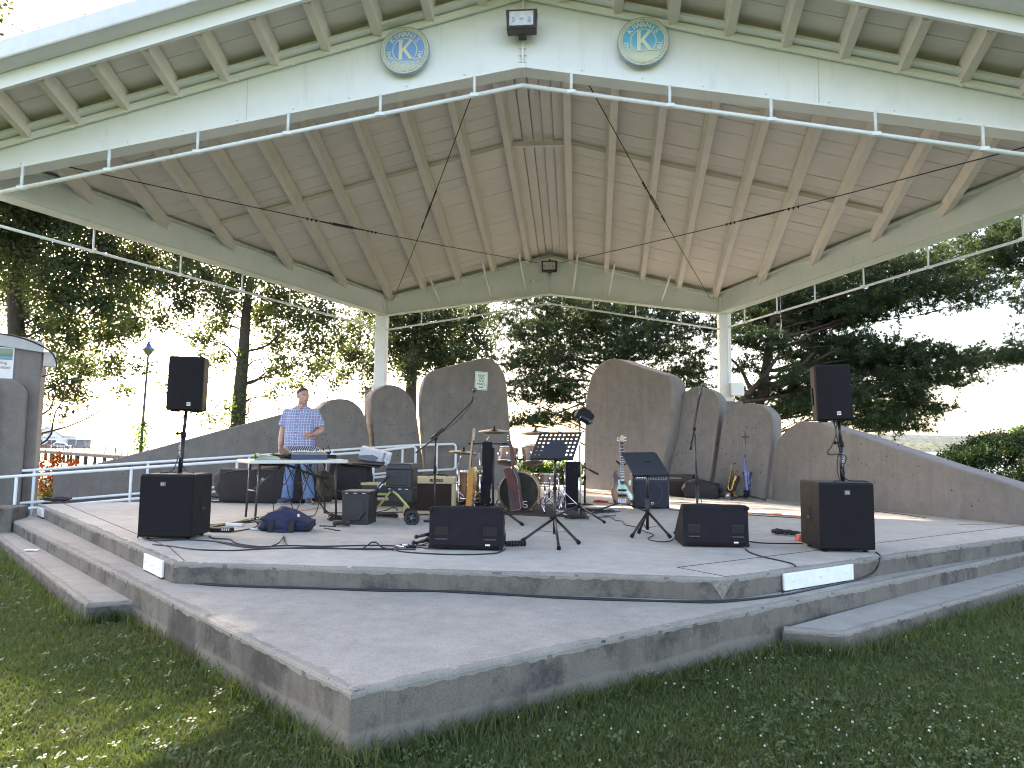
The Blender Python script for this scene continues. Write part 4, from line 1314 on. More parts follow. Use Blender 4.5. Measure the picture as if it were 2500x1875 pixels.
part(pm, 'case', MB().prism([(-0.105, -0.075), (0.105, -0.085), (0.115, 0.05), (0.03, 0.085), (-0.06, 0.08), (-0.105, 0.03)], 0.17, (0, -0.085, 0), bevel=0.012), BLACK)
part(pm, 'grille', MB().bar((0.112, -0.088, -0.08), (0.118, -0.088, 0.045), 0.012, 0.02, (0, 1, 0)), mat('grille_dot', (0.08, 0.08, 0.085), 0.5))
part(pm, 'bracket', MB().box((-0.03, 0.0, -0.10), (0.05, 0.05, 0.06)), BLACKM)
# low boom stand by the gap
ms = thing('microphone_stand', 'low boom stand with its boom pointing down to the right, before the shell panel', 'microphone stand', (0.72, -3.75, 0), 0, MG)
L_ = lambda p: tuple(V(p) - V((0.72, -3.75, 0)))
part(ms, 'pole', MB().tube([(0, 0, 0.03), (0, 0, 0.42)], 0.016, 10).tube([(0, 0, 0.40), (0, 0, 0.66)], 0.011, 10), BLACKM)
part(ms, 'clutch', MB().lathe([(0.012, 0), (0.022, 0.01), (0.019, 0.07), (0.012, 0.09)], 12, (0, 0, 0.38)), BLACK)
part(ms, 'boom', MB().tube([L_((0.666, -3.750, 0.605)), L_((0.838, -3.800, 0.523))], 0.010, 8).tube([L_((0.780, -3.800, 0.551)), L_((0.931, -3.800, 0.475))], 0.017, 8), BLACKM)
part(ms, 'base', MB().lathe([(0.001, 0.0), (0.13, 0.0), (0.13, 0.012), (0.02, 0.03), (0.001, 0.03)], 24), BLACKM)

# ------------------------------------------------------------------ tall black column
tc = thing('column_speaker', 'tall narrow black cabinet standing upright beside the perforated music stand', 'column speaker', (0.535, -4.45, 0), 0.05)
part(tc, 'cabinet', MB().box((0, 0.12, 0.34), (0.215, 0.30, 0.68)), BLACKC, 0.008)
part(tc, 'edge_trim', MB().box((-0.115, -0.02, 0.34), (0.016, 0.03, 0.68)), mat('olive_trim', (0.16, 0.15, 0.09), 0.5), 0.003)
part(tc, 'edge_trim', MB().box((0.115, -0.02, 0.34), (0.016, 0.03, 0.68)), CHROME, 0.003)
part(tc, 'port', MB().lathe([(0.001, 0.004), (0.022, 0.004), (0.026, 0.0)], 16, (0.02, -0.031, 0.56), (0, -1, 0)), mat('handle_pit', (0.006, 0.006, 0.006), 0.8))

# ------------------------------------------------------------------ amplifiers
def combo_tweed():
    t = thing('guitar_amplifier', 'cream edged combo amplifier with a brown grille behind the boom stand', 'guitar amplifier', (-1.32, -5.80, 0), 0.08)
    TW = mat('cream_tolex', (0.55, 0.46, 0.26), 0.7, var=0.12, scale=60, bmp=0.3, bscale=200)
    w, h, d = 0.66, 0.49, 0.26
    part(t, 'top', MB().box((0, d / 2, h - 0.045), (w, d, 0.09)), TW, 0.012)
    for s in (-1, 1):
        part(t, 'side', MB().box((s * (w / 2 - 0.02), d / 2, (h - 0.09) / 2 + 0.01), (0.04, d, h - 0.115)), TW, 0.006)
    part(t, 'bottom', MB().box((0, d / 2, 0.03), (w - 0.085, d, 0.04)), TW, 0.006)
    part(t, 'grille_cloth', MB().box((0, 0.03, h / 2 - 0.018), (w - 0.082, 0.02, h - 0.135)), mat('brown_grille_cloth', (0.035, 0.020, 0.016), 0.9, var=0.3, scale=120, bmp=0.5, bscale=300))
    n = part(t, 'name_plate', MB().box((0.09, -0.004, h - 0.045), (0.17, 0.006, 0.035)), mat('plate_dark', (0.03, 0.025, 0.02), 0.4))
    nx_ = MB()
    for k in range(4):
        nx_.tube(spline([(0.03 + k * 0.035, -0.009, h - 0.055), (0.045 + k * 0.035, -0.009, h - 0.034), (0.055 + k * 0.035, -0.009, h - 0.055)]), 0.0025, 5)
    part(n, 'script', nx_, TW)
    part(t, 'handle', MB().tube(spline([(-0.03, 0.12, h), (-0.01, 0.12, h + 0.022), (0.13, 0.12, h + 0.026), (0.20, 0.12, h + 0.02), (0.22, 0.12, h)]), 0.009, 8), mat('brown_leather', (0.05, 0.03, 0.02), 0.6))
    for s in (-1, 1):
        part(t, 'corner', MB().ball((s * (w / 2 - 0.008), 0.006, h - 0.008), 0.013, 8, 6), CHROME)
combo_tweed()
def bass_amp():
    t = thing('bass_amplifier', 'dark blue bass combo amplifier behind the solid music stand', 'bass amplifier', (1.685, -4.26, 0), 0.06)
    B = mat('blue_black_vinyl', (0.016, 0.019, 0.038), 0.55, var=0.15, bmp=0.2, bscale=240)
    w, h, d = 0.54, 0.515, 0.34
    part(t, 'cabinet', MB().box((0, d / 2, h / 2 + 0.01), (w, d, h - 0.02)), B, 0.014)
    g = part(t, 'grille', MB().box((0, -0.002, 0.225), (w - 0.05, 0.02, 0.36)), mat('blue_grille', (0.012, 0.014, 0.026), 0.7, scale=200, bmp=0.5, bscale=300))
    for cx in (-0.12, 0.12):
        for cz in (0.14, 0.32):
            pass
    part(g, 'speaker_ring', MB().lathe([(0.15, 0), (0.16, 0.008), (0.17, 0)], 32, (0.0, -0.012, 0.225), (0, -1, 0)), mat('blue_ring', (0.014, 0.017, 0.03), 0.5))
    p = part(t, 'control_panel', MB().box((0.0, -0.004, 0.455), (w - 0.08, 0.012, 0.045)), mat('panel_grey', (0.16, 0.17, 0.20), 0.35))
    for i in range(12):
        x = -0.205 + i * 0.037
        part(p, 'knob', MB().lathe([(0.012, 0), (0.011, 0.012), (0.0005, 0.013)], 10, (x, -0.010, 0.458), (0, -1, 0)), BLACK if i > 4 else CHROME)
    b = part(t, 'badge', MB().box((0.015, -0.015, 0.085), (0.036, 0.006, 0.036)), mat('badge_silver', (0.6, 0.6, 0.6), 0.3))
    part(b, 'emblem', MB().box((0.015, -0.019, 0.085), (0.018, 0.004, 0.022)), BLACK)
    for s in (-1, 1):
        for zz in (0.03, h - 0.02):
            part(t, 'corner', MB().box((s * (w / 2 - 0.016), 0.012, zz), (0.04, 0.04, 0.04)), BLACK, 0.012)
    part(t, 'handle', MB().box((0.12, 0.15, h + 0.02), (0.16, 0.03, 0.02)), BLACK, 0.006)
bass_amp()
sa = thing('small_amplifier', 'small dark brown amplifier between the bass amplifier and the black bag', 'amplifier', (2.50, -1.55, 0), -0.35)
part(sa, 'cabinet', MB().box((0, 0.12, 0.21), (0.46, 0.24, 0.40)), mat('dark_brown_vinyl', (0.028, 0.022, 0.018), 0.6), 0.012)
part(sa, 'grille', MB().box((0, -0.002, 0.15), (0.40, 0.012, 0.26)), mat('dark_cloth', (0.02, 0.015, 0.013), 0.9))
part(sa, 'panel', MB().box((-0.08, -0.004, 0.34), (0.22, 0.012, 0.02)), mat('panel_grey', (0.16, 0.17, 0.20), 0.35))
def soft_bag(name, label, cat, loc, size, m, rz=0.0, seed=1, lump=0.18, sag=0.0, res=(18, 12)):
    """a slack cloth bag: a rounded box with sagging, creased skin"""
    r_ = np.random.default_rng(seed)
    t = thing(name, label, cat, loc, rz)
    me = bpy.data.meshes.new('body')
    bm_ = bmesh.new()
    bmesh.ops.create_cube(bm_, size=1.0)
    bmesh.ops.subdivide_edges(bm_, edges=bm_.edges[:], cuts=9, use_grid_fill=True)
    ph = r_.uniform(0, 6.28, 8)
    for v in bm_.verts:
        p = v.co.copy()
        q = p.normalized() * 0.62
        p = p.lerp(q, 0.42)
        n = math.sin(9 * p.x + ph[0] + 4 * p.z) * math.sin(7 * p.y + ph[1]) + 0.6 * math.sin(17 * p.x + ph[2]) * math.sin(15 * p.z + ph[3] + 5 * p.y) + 0.4 * math.sin(31 * p.x + 9 * p.z + ph[4])
        p += p.normalized() * n * lump * 0.14
        p.z = max(p.z, -0.48)
        if p.z > 0:
            p.z *= 1 - sag * (2 * abs(p.x)) ** 1.5 + 0.18 * math.sin(5 * p.x + ph[5])
        v.co = V((p.x * size[0], p.y * size[1], (p.z + 0.48) * size[2]))
    for f in bm_.faces:
        f.smooth = True
    bm_.to_mesh(me); bm_.free()
    link('body', me, m, t)
    return t
BAGB = mat('black_nylon', (0.018, 0.016, 0.020), 0.75, var=0.3, bmp=0.4, bscale=120)
b = soft_bag('black_bag', 'slumped black bag on the floor before the second shell panel on the right', 'bag', (2.86, -1.75, 0), (0.62, 0.30, 0.30), BAGB, -0.3, 4, 0.3)
part(b, 'handle', MB().tube(spline([(0.20, -0.1, 0.22), (0.30, -0.12, 0.26), (0.36, -0.1, 0.12), (0.33, -0.08, 0.05)]), 0.012, 6), BAGB)
b = soft_bag('gig_bag', 'long black padded bag lying behind the folding table', 'bag', (-4.15, -4.45, 0), (1.35, 0.42, 0.56), mat('black_gig_nylon', (0.022, 0.016, 0.018), 0.8, var=0.3, bmp=0.5, bscale=90), 0.10, 9, 0.16)
part(b, 'strap', MB().tube(spline([(-0.60, -0.12, 0.07), (-0.74, -0.16, 0.09), (-0.80, -0.16, 0.04), (-0.68, -0.18, 0.015), (-0.58, -0.16, 0.02)]), 0.014, 6), BAGB)
part(b, 'tag', MB().box((0.05, -0.225, 0.36), (0.05, 0.01, 0.03), (0, 0.5, 0)).tube(spline([(-0.05, -0.22, 0.42), (0.0, -0.23, 0.34), (0.06, -0.23, 0.38), (0.02, -0.23, 0.30)]), 0.004, 5), mat('tag_grey', (0.30, 0.30, 0.30), 0.6))
part(b, 'zip', MB().tube(spline([(-0.6, -0.19, 0.44), (-0.2, -0.235, 0.50), (0.2, -0.235, 0.50), (0.6, -0.19, 0.44)]), 0.006, 5), mat('zip_grey', (0.05, 0.05, 0.055), 0.5))
NAVY = mat('navy_nylon', (0.012, 0.017, 0.055), 0.7, var=0.25, scale=14, bmp=0.5, bscale=60)
b = soft_bag('duffel_bag', 'navy blue duffel bag with black straps lying on the stage floor', 'bag', (-2.42, -7.72, 0), (0.50, 0.27, 0.225), NAVY, 0.05, 3, 0.45, 0.85)
for x in (-0.10, 0.11):
    pts_ = [(x - 0.01, -0.170, 0.0), (x, -0.165, 0.10), (x + 0.005, -0.125, 0.135), (x + 0.005, -0.06, 0.17)]
    mb = MB()
    for a_, c_ in zip(spline(pts_, 4)[:-1], spline(pts_, 4)[1:]):
        mb.bar(a_, c_, 0.058, 0.012, (0, -1, 0.5))
    part(b, 'strap', mb, BAGB)
part(b, 'end_cap', MB().ball((-0.215, -0.04, 0.045), 0.085, 12, 8, (0.8, 1.1, 0.6)), NAVY)
part(b, 'end_cap', MB().ball((0.225, -0.03, 0.055), 0.085, 12, 8, (0.75, 1.1, 0.7)), BAGB)
part(b, 'label', MB().box((0.14, -0.09, 0.15), (0.022, 0.06, 0.05), (0.3, 0.5, 0.4)), mat('paper_white', (0.72, 0.74, 0.78), 0.6))
part(b, 'handle_wrap', MB().box((0.0, -0.178, 0.018), (0.14, 0.03, 0.03)), NAVY, 0.01)

# ------------------------------------------------------------------ drum kit (each drum and stand its own thing)
def burst(name, top, mid, bot, z0, z1):
    m, t, b = newmat(name)
    sp = nd(t, 'ShaderNodeSeparateXYZ')
    vec = coords(t)
    t.links.new(vec, sp.inputs[0])
    mr = nd(t, 'ShaderNodeMapRange')
    t.links.new(sp.outputs['Z'], mr.inputs[0]); mr.inputs[1].default_value = z0; mr.inputs[2].default_value = z1
    c = ramp(t, mr.outputs[0], [(0.0, bot), (0.35, mid), (0.7, top), (1.0, mid)])
    wv = coords(t, (14, 14, 1.4))
    c = mixc(t, 0.5, c, ramp(t, noise(t, wv, 2, 4), [(0.3, 0.55), (0.7, 1.0)]), 'MULTIPLY')
    t.links.new(c, b.inputs['Base Color'])
    b.inputs['Roughness'].default_value = 0.25
    b.inputs['Coat Weight'].default_value = 0.35
    b.inputs['Coat Roughness'].default_value = 0.05
    return m
FADE = burst('maple_fade', (0.34, 0.17, 0.075), (0.22, 0.10, 0.045), (0.04, 0.016, 0.024), -0.13, 0.15)
FADE2 = burst('maple_fade_dark', (0.22, 0.10, 0.045), (0.14, 0.06, 0.03), (0.02, 0.010, 0.014), 0.0, 0.5)
HEAD = mat('drum_head', (0.70, 0.70, 0.68), 0.45, var=0.04)
def drum(name, label, loc, r, dep, rot, m, z0=0.0, lugs=6, group='drums of the kit'):
    t = thing(name, label, 'drum', loc, 0, group)
    t.rotation_euler = rot
    part(t, 'shell', MB().lathe([(r, z0), (r, z0 + dep)], 36), m)
    for zz in (z0 + 0.012, z0 + dep - 0.012):
        part(t, 'hoop', MB().lathe([(r, zz - 0.010), (r + 0.010, zz - 0.010), (r + 0.008, zz), (r + 0.010, zz + 0.010), (r, zz + 0.010)], 36), CHROME)
    part(t, 'drum_head', MB().lathe([(0.0005, z0 + dep + 0.004), (r - 0.004, z0 + dep + 0.004), (r, z0 + dep)], 36), HEAD)
    part(t, 'bottom_head', MB().lathe([(r, z0), (r - 0.004, z0 - 0.003), (0.0005, z0 - 0.003)], 36), mat('amber_head', (0.24, 0.13, 0.07), 0.3, var=0.15))
    for k in range(lugs):
        a = 2 * math.pi * (k + 0.5) / lugs
        c, s_ = math.cos(a), math.sin(a)
        lg = part(t, 'lug', MB().ball(((r + 0.012) * c, (r + 0.012) * s_, z0 + dep * 0.5), 0.016, 8, 6, (1, 1, 2.2)), CHROME)
        part(lg, 'tension_rod', MB().tube([((r + 0.014) * c, (r + 0.014) * s_, z0), ((r + 0.014) * c, (r + 0.014) * s_, z0 + dep)], 0.0045, 6), CHROME)
    return t
# bass drum, head towards the audience
bd = thing('bass_drum', 'bass drum of the kit standing on edge with a black front head', 'drum', (-0.19, -5.32, 0.285), 0.02, 'drums of the kit')
part(bd, 'shell', MB().lathe([(0.268, 0.03), (0.268, 0.42)], 40, (0, 0, 0), (0, 1, 0)), FADE)
for y_ in (0.02, 0.43):
    part(bd, 'hoop', MB().lathe([(0.262, y_ - 0.022), (0.284, y_ - 0.022), (0.284, y_ + 0.022), (0.262, y_ + 0.022)], 40, (0, 0, 0), (0, 1, 0)), burst('hoop_maple', (0.34, 0.2, 0.09), (0.28, 0.16, 0.08), (0.10, 0.05, 0.03), -0.28, 0.28))
hd = part(bd, 'front_head', MB().lathe([(0.0005, 0.004), (0.263, 0.004)], 40, (0, 0, 0), (0, 1, 0), False), mat('black_head', (0.010, 0.012, 0.011), 0.22, var=0.2))
lt = MB()
lt.tube(spline([(-0.075, -0.002, 0.150), (-0.115, -0.002, 0.160), (-0.118, -0.002, 0.138), (-0.082, -0.002, 0.125), (-0.084, -0.002, 0.100), (-0.122, -0.002, 0.102)]), 0.006, 6)
lt.tube(spline([(0.115, -0.002, -0.128), (0.066, -0.002, -0.130), (0.062, -0.002, -0.160), (0.112, -0.002, -0.175), (0.108, -0.002, -0.205), (0.060, -0.002, -0.200)]), 0.006, 6)
part(hd, 'lettering', lt, mat('print_grey', (0.55, 0.55, 0.56), 0.4))
for k in range(10):
    a = 2 * math.pi * (k + 0.5) / 10
    part(bd, 'claw', MB().bar((0.288 * math.cos(a), -0.01, 0.288 * math.sin(a)), (0.288 * math.cos(a), 0.10, 0.288 * math.sin(a)), 0.022, 0.016), CHROME)
for s in (-1, 1):
    sp_ = part(bd, 'spur', MB().tube([(s * 0.262, 0.10, -0.06), (s * 0.36, -0.10, -0.272)], 0.009, 8), CHROME)
    part(sp_, 'rubber_foot', MB().tube([(s * 0.353, -0.088, -0.255), (s * 0.363, -0.106, -0.284)], 0.014, 8), BLACK)
ht = MB().tube([(0, 0.22, 0.26), (0, 0.22, 0.44)], 0.017, 10)
part(bd, 'tom_post', ht, CHROME)
part(bd, 'tom_arm', MB().tube([(0, 0.22, 0.42), (-0.10, 0.17, 0.48), (-0.17, 0.13, 0.43)], 0.013, 8).tube([(0, 0.22, 0.42), (0.10, 0.17, 0.48), (0.17, 0.13, 0.43)], 0.013, 8), BLACKM)
drum('tom_drum', 'left mounted tom with a honey coloured shell', (-0.361, -5.150, 0.763), 0.132, 0.215, (R(-17), R(5), 0.0), FADE, -0.105)
drum('tom_drum', 'right mounted tom with a honey coloured shell, half behind the music stand', (-0.021, -5.150, 0.774), 0.135, 0.235, (R(-17), R(-6), 0.0), FADE, -0.115)
ft = drum('floor_tom', 'floor tom with dark wooden shell left of the bass drum', (-0.93, -4.55, 0.0), 0.205, 0.41, (0, 0, 0.2), FADE2, 0.12, 8)
for k in range(3):
    a = 0.6 + 2 * math.pi * k / 3
    part(ft, 'leg', MB().tube([(0.225 * math.cos(a), 0.225 * math.sin(a), 0.40), (0.225 * math.cos(a), 0.225 * math.sin(a), 0.05), (0.25 * math.cos(a), 0.25 * math.sin(a), 0.0)], 0.007, 8), CHROME)
sn = drum('snare_drum', 'shallow snare drum on its stand right of the bass drum', (0.135, -4.68, 0.0), 0.176, 0.15, (R(-4), 0, 0), FADE, 0.36, 8)
snt = thing('snare_stand', 'chrome snare stand beside the bass drum', 'drum stand', (0.135, -4.68, 0), 0, 'drum hardware stands')
part(snt, 'post', MB().tube([(0, 0, 0.1), (0, 0, 0.33)], 0.013, 8), CHROME)
for k in range(3):
    a = 0.5 + 2 * math.pi * k / 3
    part(snt, 'leg', MB().tube([(0, 0, 0.2), (0.22 * math.cos(a), 0.22 * math.sin(a), 0.01)], 0.009, 8), CHROME)
    part(snt, 'arm', MB().tube([(0, 0, 0.32), (0.16 * math.cos(a), 0.16 * math.sin(a), 0.345), (0.185 * math.cos(a), 0.185 * math.sin(a), 0.40)], 0.007, 8), CHROME)
BRONZE = mat('cymbal_bronze', (0.20, 0.165, 0.11), 0.42, 1.0, var=0.2, scale=20)
def cymbal_stand(base, top, r, label, tilt=(0, 0), mid=None, hat=False, gl=0):
    base = V(base); top = V(top)
    t = thing('cymbal_stand', label, 'cymbal stand', tuple(base), 0, 'drum hardware stands')
    tp = top - base
    md = (V(mid) - base) if mid else V((0, 0, tp.z * 0.75))
    part(t, 'lower_tube', MB().tube([(0, 0, 0.08), (0, 0, md.z * 0.6)], 0.0125, 8), CHROME)
    part(t, 'upper_tube', MB().tube([(0, 0, md.z * 0.55), tuple(md)], 0.0095, 8), CHROME)
    part(t, 'boom_arm', MB().tube([tuple(md - (tp - md) * (0.25 if mid else 0)), tuple(tp + V((0, 0, 0.03)))], 0.007, 8), CHROME)
    part(t, 'collar', MB().lathe([(0.012, 0), (0.02, 0.005), (0.02, 0.035), (0.010, 0.04)], 10, (0, 0, md.z * 0.56)), CHROME)
    for k in range(3):
        a = gl + 2 * math.pi * k / 3
        lg = part(t, 'leg', MB().tube([(0, 0, 0.26), (0.26 * math.cos(a), 0.26 * math.sin(a), 0.012)], 0.0085, 8), CHROME)
        part(lg, 'rubber_foot', MB().ball((0.26 * math.cos(a), 0.26 * math.sin(a), 0.014), 0.016, 8, 6), BLACK)
        part(t, 'brace', MB().tube([(0, 0, 0.09), (0.16 * math.cos(a), 0.16 * math.sin(a), 0.11)], 0.005, 6), CHROME)
    cy = MB()
    prof = [(0.0005, 0.022), (0.02, 0.020), (0.04, 0.008), (0.05, 0.004), (r * 0.6, -0.008), (r, -0.024), (r, -0.0265), (r * 0.6, -0.0105), (0.045, 0.0), (0.0005, 0.018)]
    cy.lathe(prof, 40)
    c = part(t, 'cymbal', cy, BRONZE)
    c.location = tuple(tp); c.rotation_euler = (tilt[0], tilt[1], 0)
    if hat:
        c2 = part(t, 'cymbal', MB().lathe([(a_, -b_) for a_, b_ in prof], 40), BRONZE)
        c2.location = tuple(tp - V((0, 0, 0.055))); c2.rotation_euler = (tilt[0], tilt[1], 0)
        part(t, 'hat_rod', MB().tube([tuple(tp), tuple(tp + V((0, 0, 0.09)))], 0.004, 6), CHROME)
    part(t, 'felt', MB().lathe([(0.004, 0.02), (0.014, 0.024), (0.014, 0.04), (0.006, 0.05), (0.006, 0.065), (0.0005, 0.066)], 10, tuple(tp)), BLACK)
    return t
cymbal_stand((-1.13, -4.75, 0), (-1.041, -4.750, 0.821), 0.215, 'chrome stand with a large low cymbal at the far left of the kit', (0.10, 0.09), gl=0.3)
cymbal_stand((-0.78, -4.85, 0), (-0.571, -5.000, 1.123), 0.225, 'boom stand with the dark cymbal behind the hanging guitars', (0.16, 0.02), (-0.80, -4.85, 0.80), gl=1.1)
cymbal_stand((0.33, -4.35, 0), (-0.017, -4.600, 1.117), 0.22, 'chrome stand with the highest cymbal on the right of the kit', (0.14, -0.03), gl=0.7)
hh = cymbal_stand((0.42, -4.85, 0), (0.296, -4.850, 0.768), 0.17, 'hi-hat stand behind the perforated music stand', (0.05, 0.0), hat=True, gl=0.2)
th = thing('drum_throne', 'round drum seat on a tripod behind the kit', 'drum seat', (0.17, -3.95, 0))
part(th, 'seat', MB().lathe([(0.001, 0.44), (0.12, 0.445), (0.15, 0.425), (0.15, 0.38), (0.13, 0.37), (0.001, 0.37)], 24), BLACK)
part(th, 'post', MB().tube([(0, 0, 0.1), (0, 0, 0.38)], 0.016, 8), CHROME)
for k in range(3):
    a = 0.2 + 2 * math.pi * k / 3
    part(th, 'leg', MB().tube([(0, 0, 0.24), (0.24 * math.cos(a), 0.24 * math.sin(a), 0.012)], 0.011, 8), CHROME)
pd_ = thing('drum_pedal', 'chrome bass drum pedal and rod on the floor right of the bass drum', 'pedal', (0.28, -5.55, 0), -0.35)
part(pd_, 'rod', MB().tube([(-0.16, 0.08, 0.13), (0.10, -0.02, 0.06), (0.22, -0.06, 0.02)], 0.009, 8), CHROME)
part(pd_, 'foot_plate', MB().box((0.05, 0.10, 0.03), (0.09, 0.24, 0.012), (0.12, 0, 0)), STEEL, 0.004)
part(pd_, 'frame', MB().tube([(0.0, 0.2, 0.0), (0.0, 0.2, 0.18), (0.1, 0.2, 0.18), (0.1, 0.2, 0.0)], 0.008, 8), STEEL)
rg = single('drum_rug', MB().box((0, 0, 0.006), (2.0, 1.75, 0.010)), mat('rug_brown', (0.07, 0.045, 0.038), 0.95, var=0.4, scale=30, bmp=0.5), 'dark worn rug under the drum kit', 'rug', (-0.30, -4.75, 0.0), 0.03, bev=0.003)
# cooler
CX = V((-0.036, -3.150, 0.167)).x - 0.10
co = thing('cooler', 'red drink cooler with a white lid on the floor behind the bass drum', 'cooler', (CX, -3.15, 0), 0.1)
part(co, 'body', MB().box((0, 0.1, 0.13), (0.26, 0.20, 0.26), taper=(1.08, 1.08)), mat('cooler_red', (0.50, 0.02, 0.02), 0.4), 0.015)
part(co, 'lid', MB().box((0, 0.1, 0.295), (0.28, 0.215, 0.07), taper=(0.86, 0.8)), mat('cooler_white', (0.72, 0.74, 0.75), 0.4), 0.012)
part(co, 'handle', MB().tube([(-0.15, 0.1, 0.24), (-0.15, 0.02, 0.34), (0.15, 0.02, 0.34), (0.15, 0.1, 0.24)], 0.008, 8), mat('cooler_white', (0.72, 0.74, 0.75), 0.4))
# white jug and box at the left of the kit
jg = thing('water_jug', 'small white jug on the floor at the left of the drum kit', 'jug', (-1.30, -4.62, 0.0), 0.3)
part(jg, 'body', MB().box((0, 0, 0.11), (0.11, 0.09, 0.20), taper=(0.72, 0.8)), mat('jug_white', (0.72, 0.76, 0.82), 0.4), 0.018)
part(jg, 'cap', MB().lathe([(0.02, 0.20), (0.02, 0.235), (0.0005, 0.236)], 12), mat('jug_white', (0.72, 0.76, 0.82), 0.4))
soft_bag('stick_bag', 'dark brown case on the rug by the floor tom', 'case', (-0.98, -4.15, 0.012), (0.50, 0.26, 0.14), mat('brown_case', (0.05, 0.025, 0.02), 0.7), 0.1, 6, 0.05)

# ------------------------------------------------------------------ guitars on the hanging stand
gs = thing('guitar_stand', 'tall black stand with a padded upright holding two guitars edge on', 'guitar stand', (-0.485, -6.25, 0), 0)
gl = lambda p: tuple(V(p) - V((-0.485, -6.25, 0)))
part(gs, 'upright', MB().box((-0.03, 0.03, 0.80), (0.125, 0.05, 0.30), taper=(0.95, 1)).box((-0.02, 0.03, 0.55), (0.13, 0.045, 0.22), taper=(0.94, 1)), BLACKC, 0.006)
part(gs, 'lower_pad', MB().box((-0.045, 0.04, 0.33), (0.10, 0.05, 0.28), taper=(1.3, 1)), BLACKC, 0.006)
part(gs, 'pole', MB().tube([(0.055, 0, 0.03), (0.05, 0, 0.88)], 0.014, 10), BLACKM)
part(gs, 'cross_arm', MB().tube([(-0.24, 0.0, 0.925), (-0.1, 0.02, 0.93), (0.12, 0.02, 0.93), (0.215, 0.0, 0.935)], 0.010, 8).ball((-0.05, 0.0, 0.955), 0.018, 8, 6), BLACKM)
for x in (-0.215, 0.20):
    part(gs, 'yoke', MB().tube([(x - 0.03, -0.07, 0.925), (x - 0.03, 0.0, 0.925), (x + 0.03, 0.0, 0.925), (x + 0.03, -0.07, 0.925)], 0.011, 8), BLACK)
for q in ((0.46, -0.55), (-0.48, -0.36), (0.02, 0.42)):
    lg = part(gs, 'leg', MB().tube([(0.055, 0, 0.20), (q[0], q[1], 0.015)], 0.0125, 8), BLACKM)
    u = (V((q[0], q[1], 0.015)) - V((0.055, 0, 0.2))).normalized()
    part(lg, 'rubber_foot', MB().tube([V((q[0], q[1], 0.015)) - u * 0.05, (q[0], q[1], 0.014)], 0.019, 8), BLACK)
part(gs, 'orange_clip', MB().box((0.06, -0.03, 0.115), (0.055, 0.03, 0.05), (0, 0.2, 0)).tube([(0.03, -0.03, 0.15), (0.09, -0.03, 0.15)], 0.006, 6), mat('clip_orange', (0.62, 0.22, 0.02), 0.5), 0.004)
eg = thing('electric_guitar', 'butterscotch electric guitar hanging edge on at the left of the stand', 'guitar', (-0.71, -6.32, 0), 0)
MAPLE = mat('maple_neck', (0.42, 0.27, 0.13), 0.35, var=0.12, scale=20, coat=0.3)
BUTTER = mat('butterscotch', (0.42, 0.17, 0.03), 0.25, var=0.08, coat=0.6)
side = [(-0.022, 0.17), (0.024, 0.165), (0.033, 0.20), (0.046, 0.53), (0.044, 0.60), (0.036, 0.64), (0.004, 0.64), (0.004, 0.60), (-0.003, 0.53), (-0.018, 0.20)]
side = [(a_ * 1.45, b_) for a_, b_ in side]
part(eg, 'body', MB().prism(side, 0.30, (0, -0.15, 0), bevel=0.008), BUTTER)
part(eg, 'neck', MB().bar((-0.006, 0, 0.60), (0.022, 0, 0.96), 0.052, 0.024, (1, 0, 0)), MAPLE, 0.006)
part(eg, 'fretboard', MB().bar((0.009, 0, 0.63), (0.034, 0, 0.965), 0.05, 0.007, (1, 0, 0)), mat('fretboard_dark', (0.06, 0.03, 0.02), 0.5), 0.002)
hp_ = part(eg, 'headstock', MB().bar((0.022, 0, 0.95), (0.036, 0, 1.115), 0.075, 0.016, (1, 0, 0)), MAPLE, 0.005)
for k in range(6):
    part(hp_, 'tuner', MB().ball((0.042 + 0.002 * k, -0.02, 0.975 + k * 0.024), 0.009, 8, 6), CHROME)
part(eg, 'bridge', MB().box((0.072, 0, 0.32), (0.020, 0.08, 0.06)), CHROME, 0.003)
part(eg, 'control_knob', MB().tube([(0.06, -0.10, 0.26), (0.082, -0.10, 0.26)], 0.011, 8), CHROME)
ag = thing('acoustic_guitar', 'brown acoustic guitar hanging edge on with a maroon leather strap over its side', 'guitar', (-0.215, -6.32, 0), 0)
MAHOG = mat('mahogany', (0.045, 0.024, 0.026), 0.6, var=0.3, scale=25)
side = [(0.02, 0.135), (0.145, 0.165), (0.10, 0.50), (0.05, 0.63), (-0.03, 0.63), (-0.035, 0.55), (-0.015, 0.40)]
bo = part(ag, 'body', MB().prism(side, 0.38, (0, -0.19, 0), bevel=0.006), MAHOG)
part(bo, 'binding', MB().tube([(0.02, -0.192, 0.135), (0.145, -0.192, 0.165), (0.10, -0.192, 0.50), (0.05, -0.192, 0.63)], 0.004, 6), mat('cream_binding', (0.30, 0.20, 0.14), 0.4))
part(ag, 'neck', MB().bar((0.03, 0, 0.62), (-0.01, 0, 0.96), 0.055, 0.03, (1, 0, 0)), mat('neck_brown', (0.10, 0.045, 0.035), 0.35), 0.006)
hp_ = part(ag, 'headstock', MB().bar((-0.01, 0, 0.95), (-0.025, 0, 1.06), 0.07, 0.018, (1, 0, 0)), mat('neck_brown', (0.10, 0.045, 0.035), 0.35), 0.004)
for k in range(3):
    part(hp_, 'tuner', MB().ball((-0.03, -0.045, 0.97 + k * 0.03), 0.011, 8, 6), CHROME)
STRAP = mat('maroon_leather', (0.095, 0.022, 0.022), 0.7, var=0.2, scale=30, bmp=0.3)
sp_ = MB()
pp = [(-0.025, -0.205, 0.64), (0.01, -0.215, 0.54), (0.05, -0.22, 0.44), (0.085, -0.215, 0.385), (0.10, -0.20, 0.30), (0.115, -0.19, 0.20), (0.12, -0.18, 0.14)]
q = spline(pp, 3)
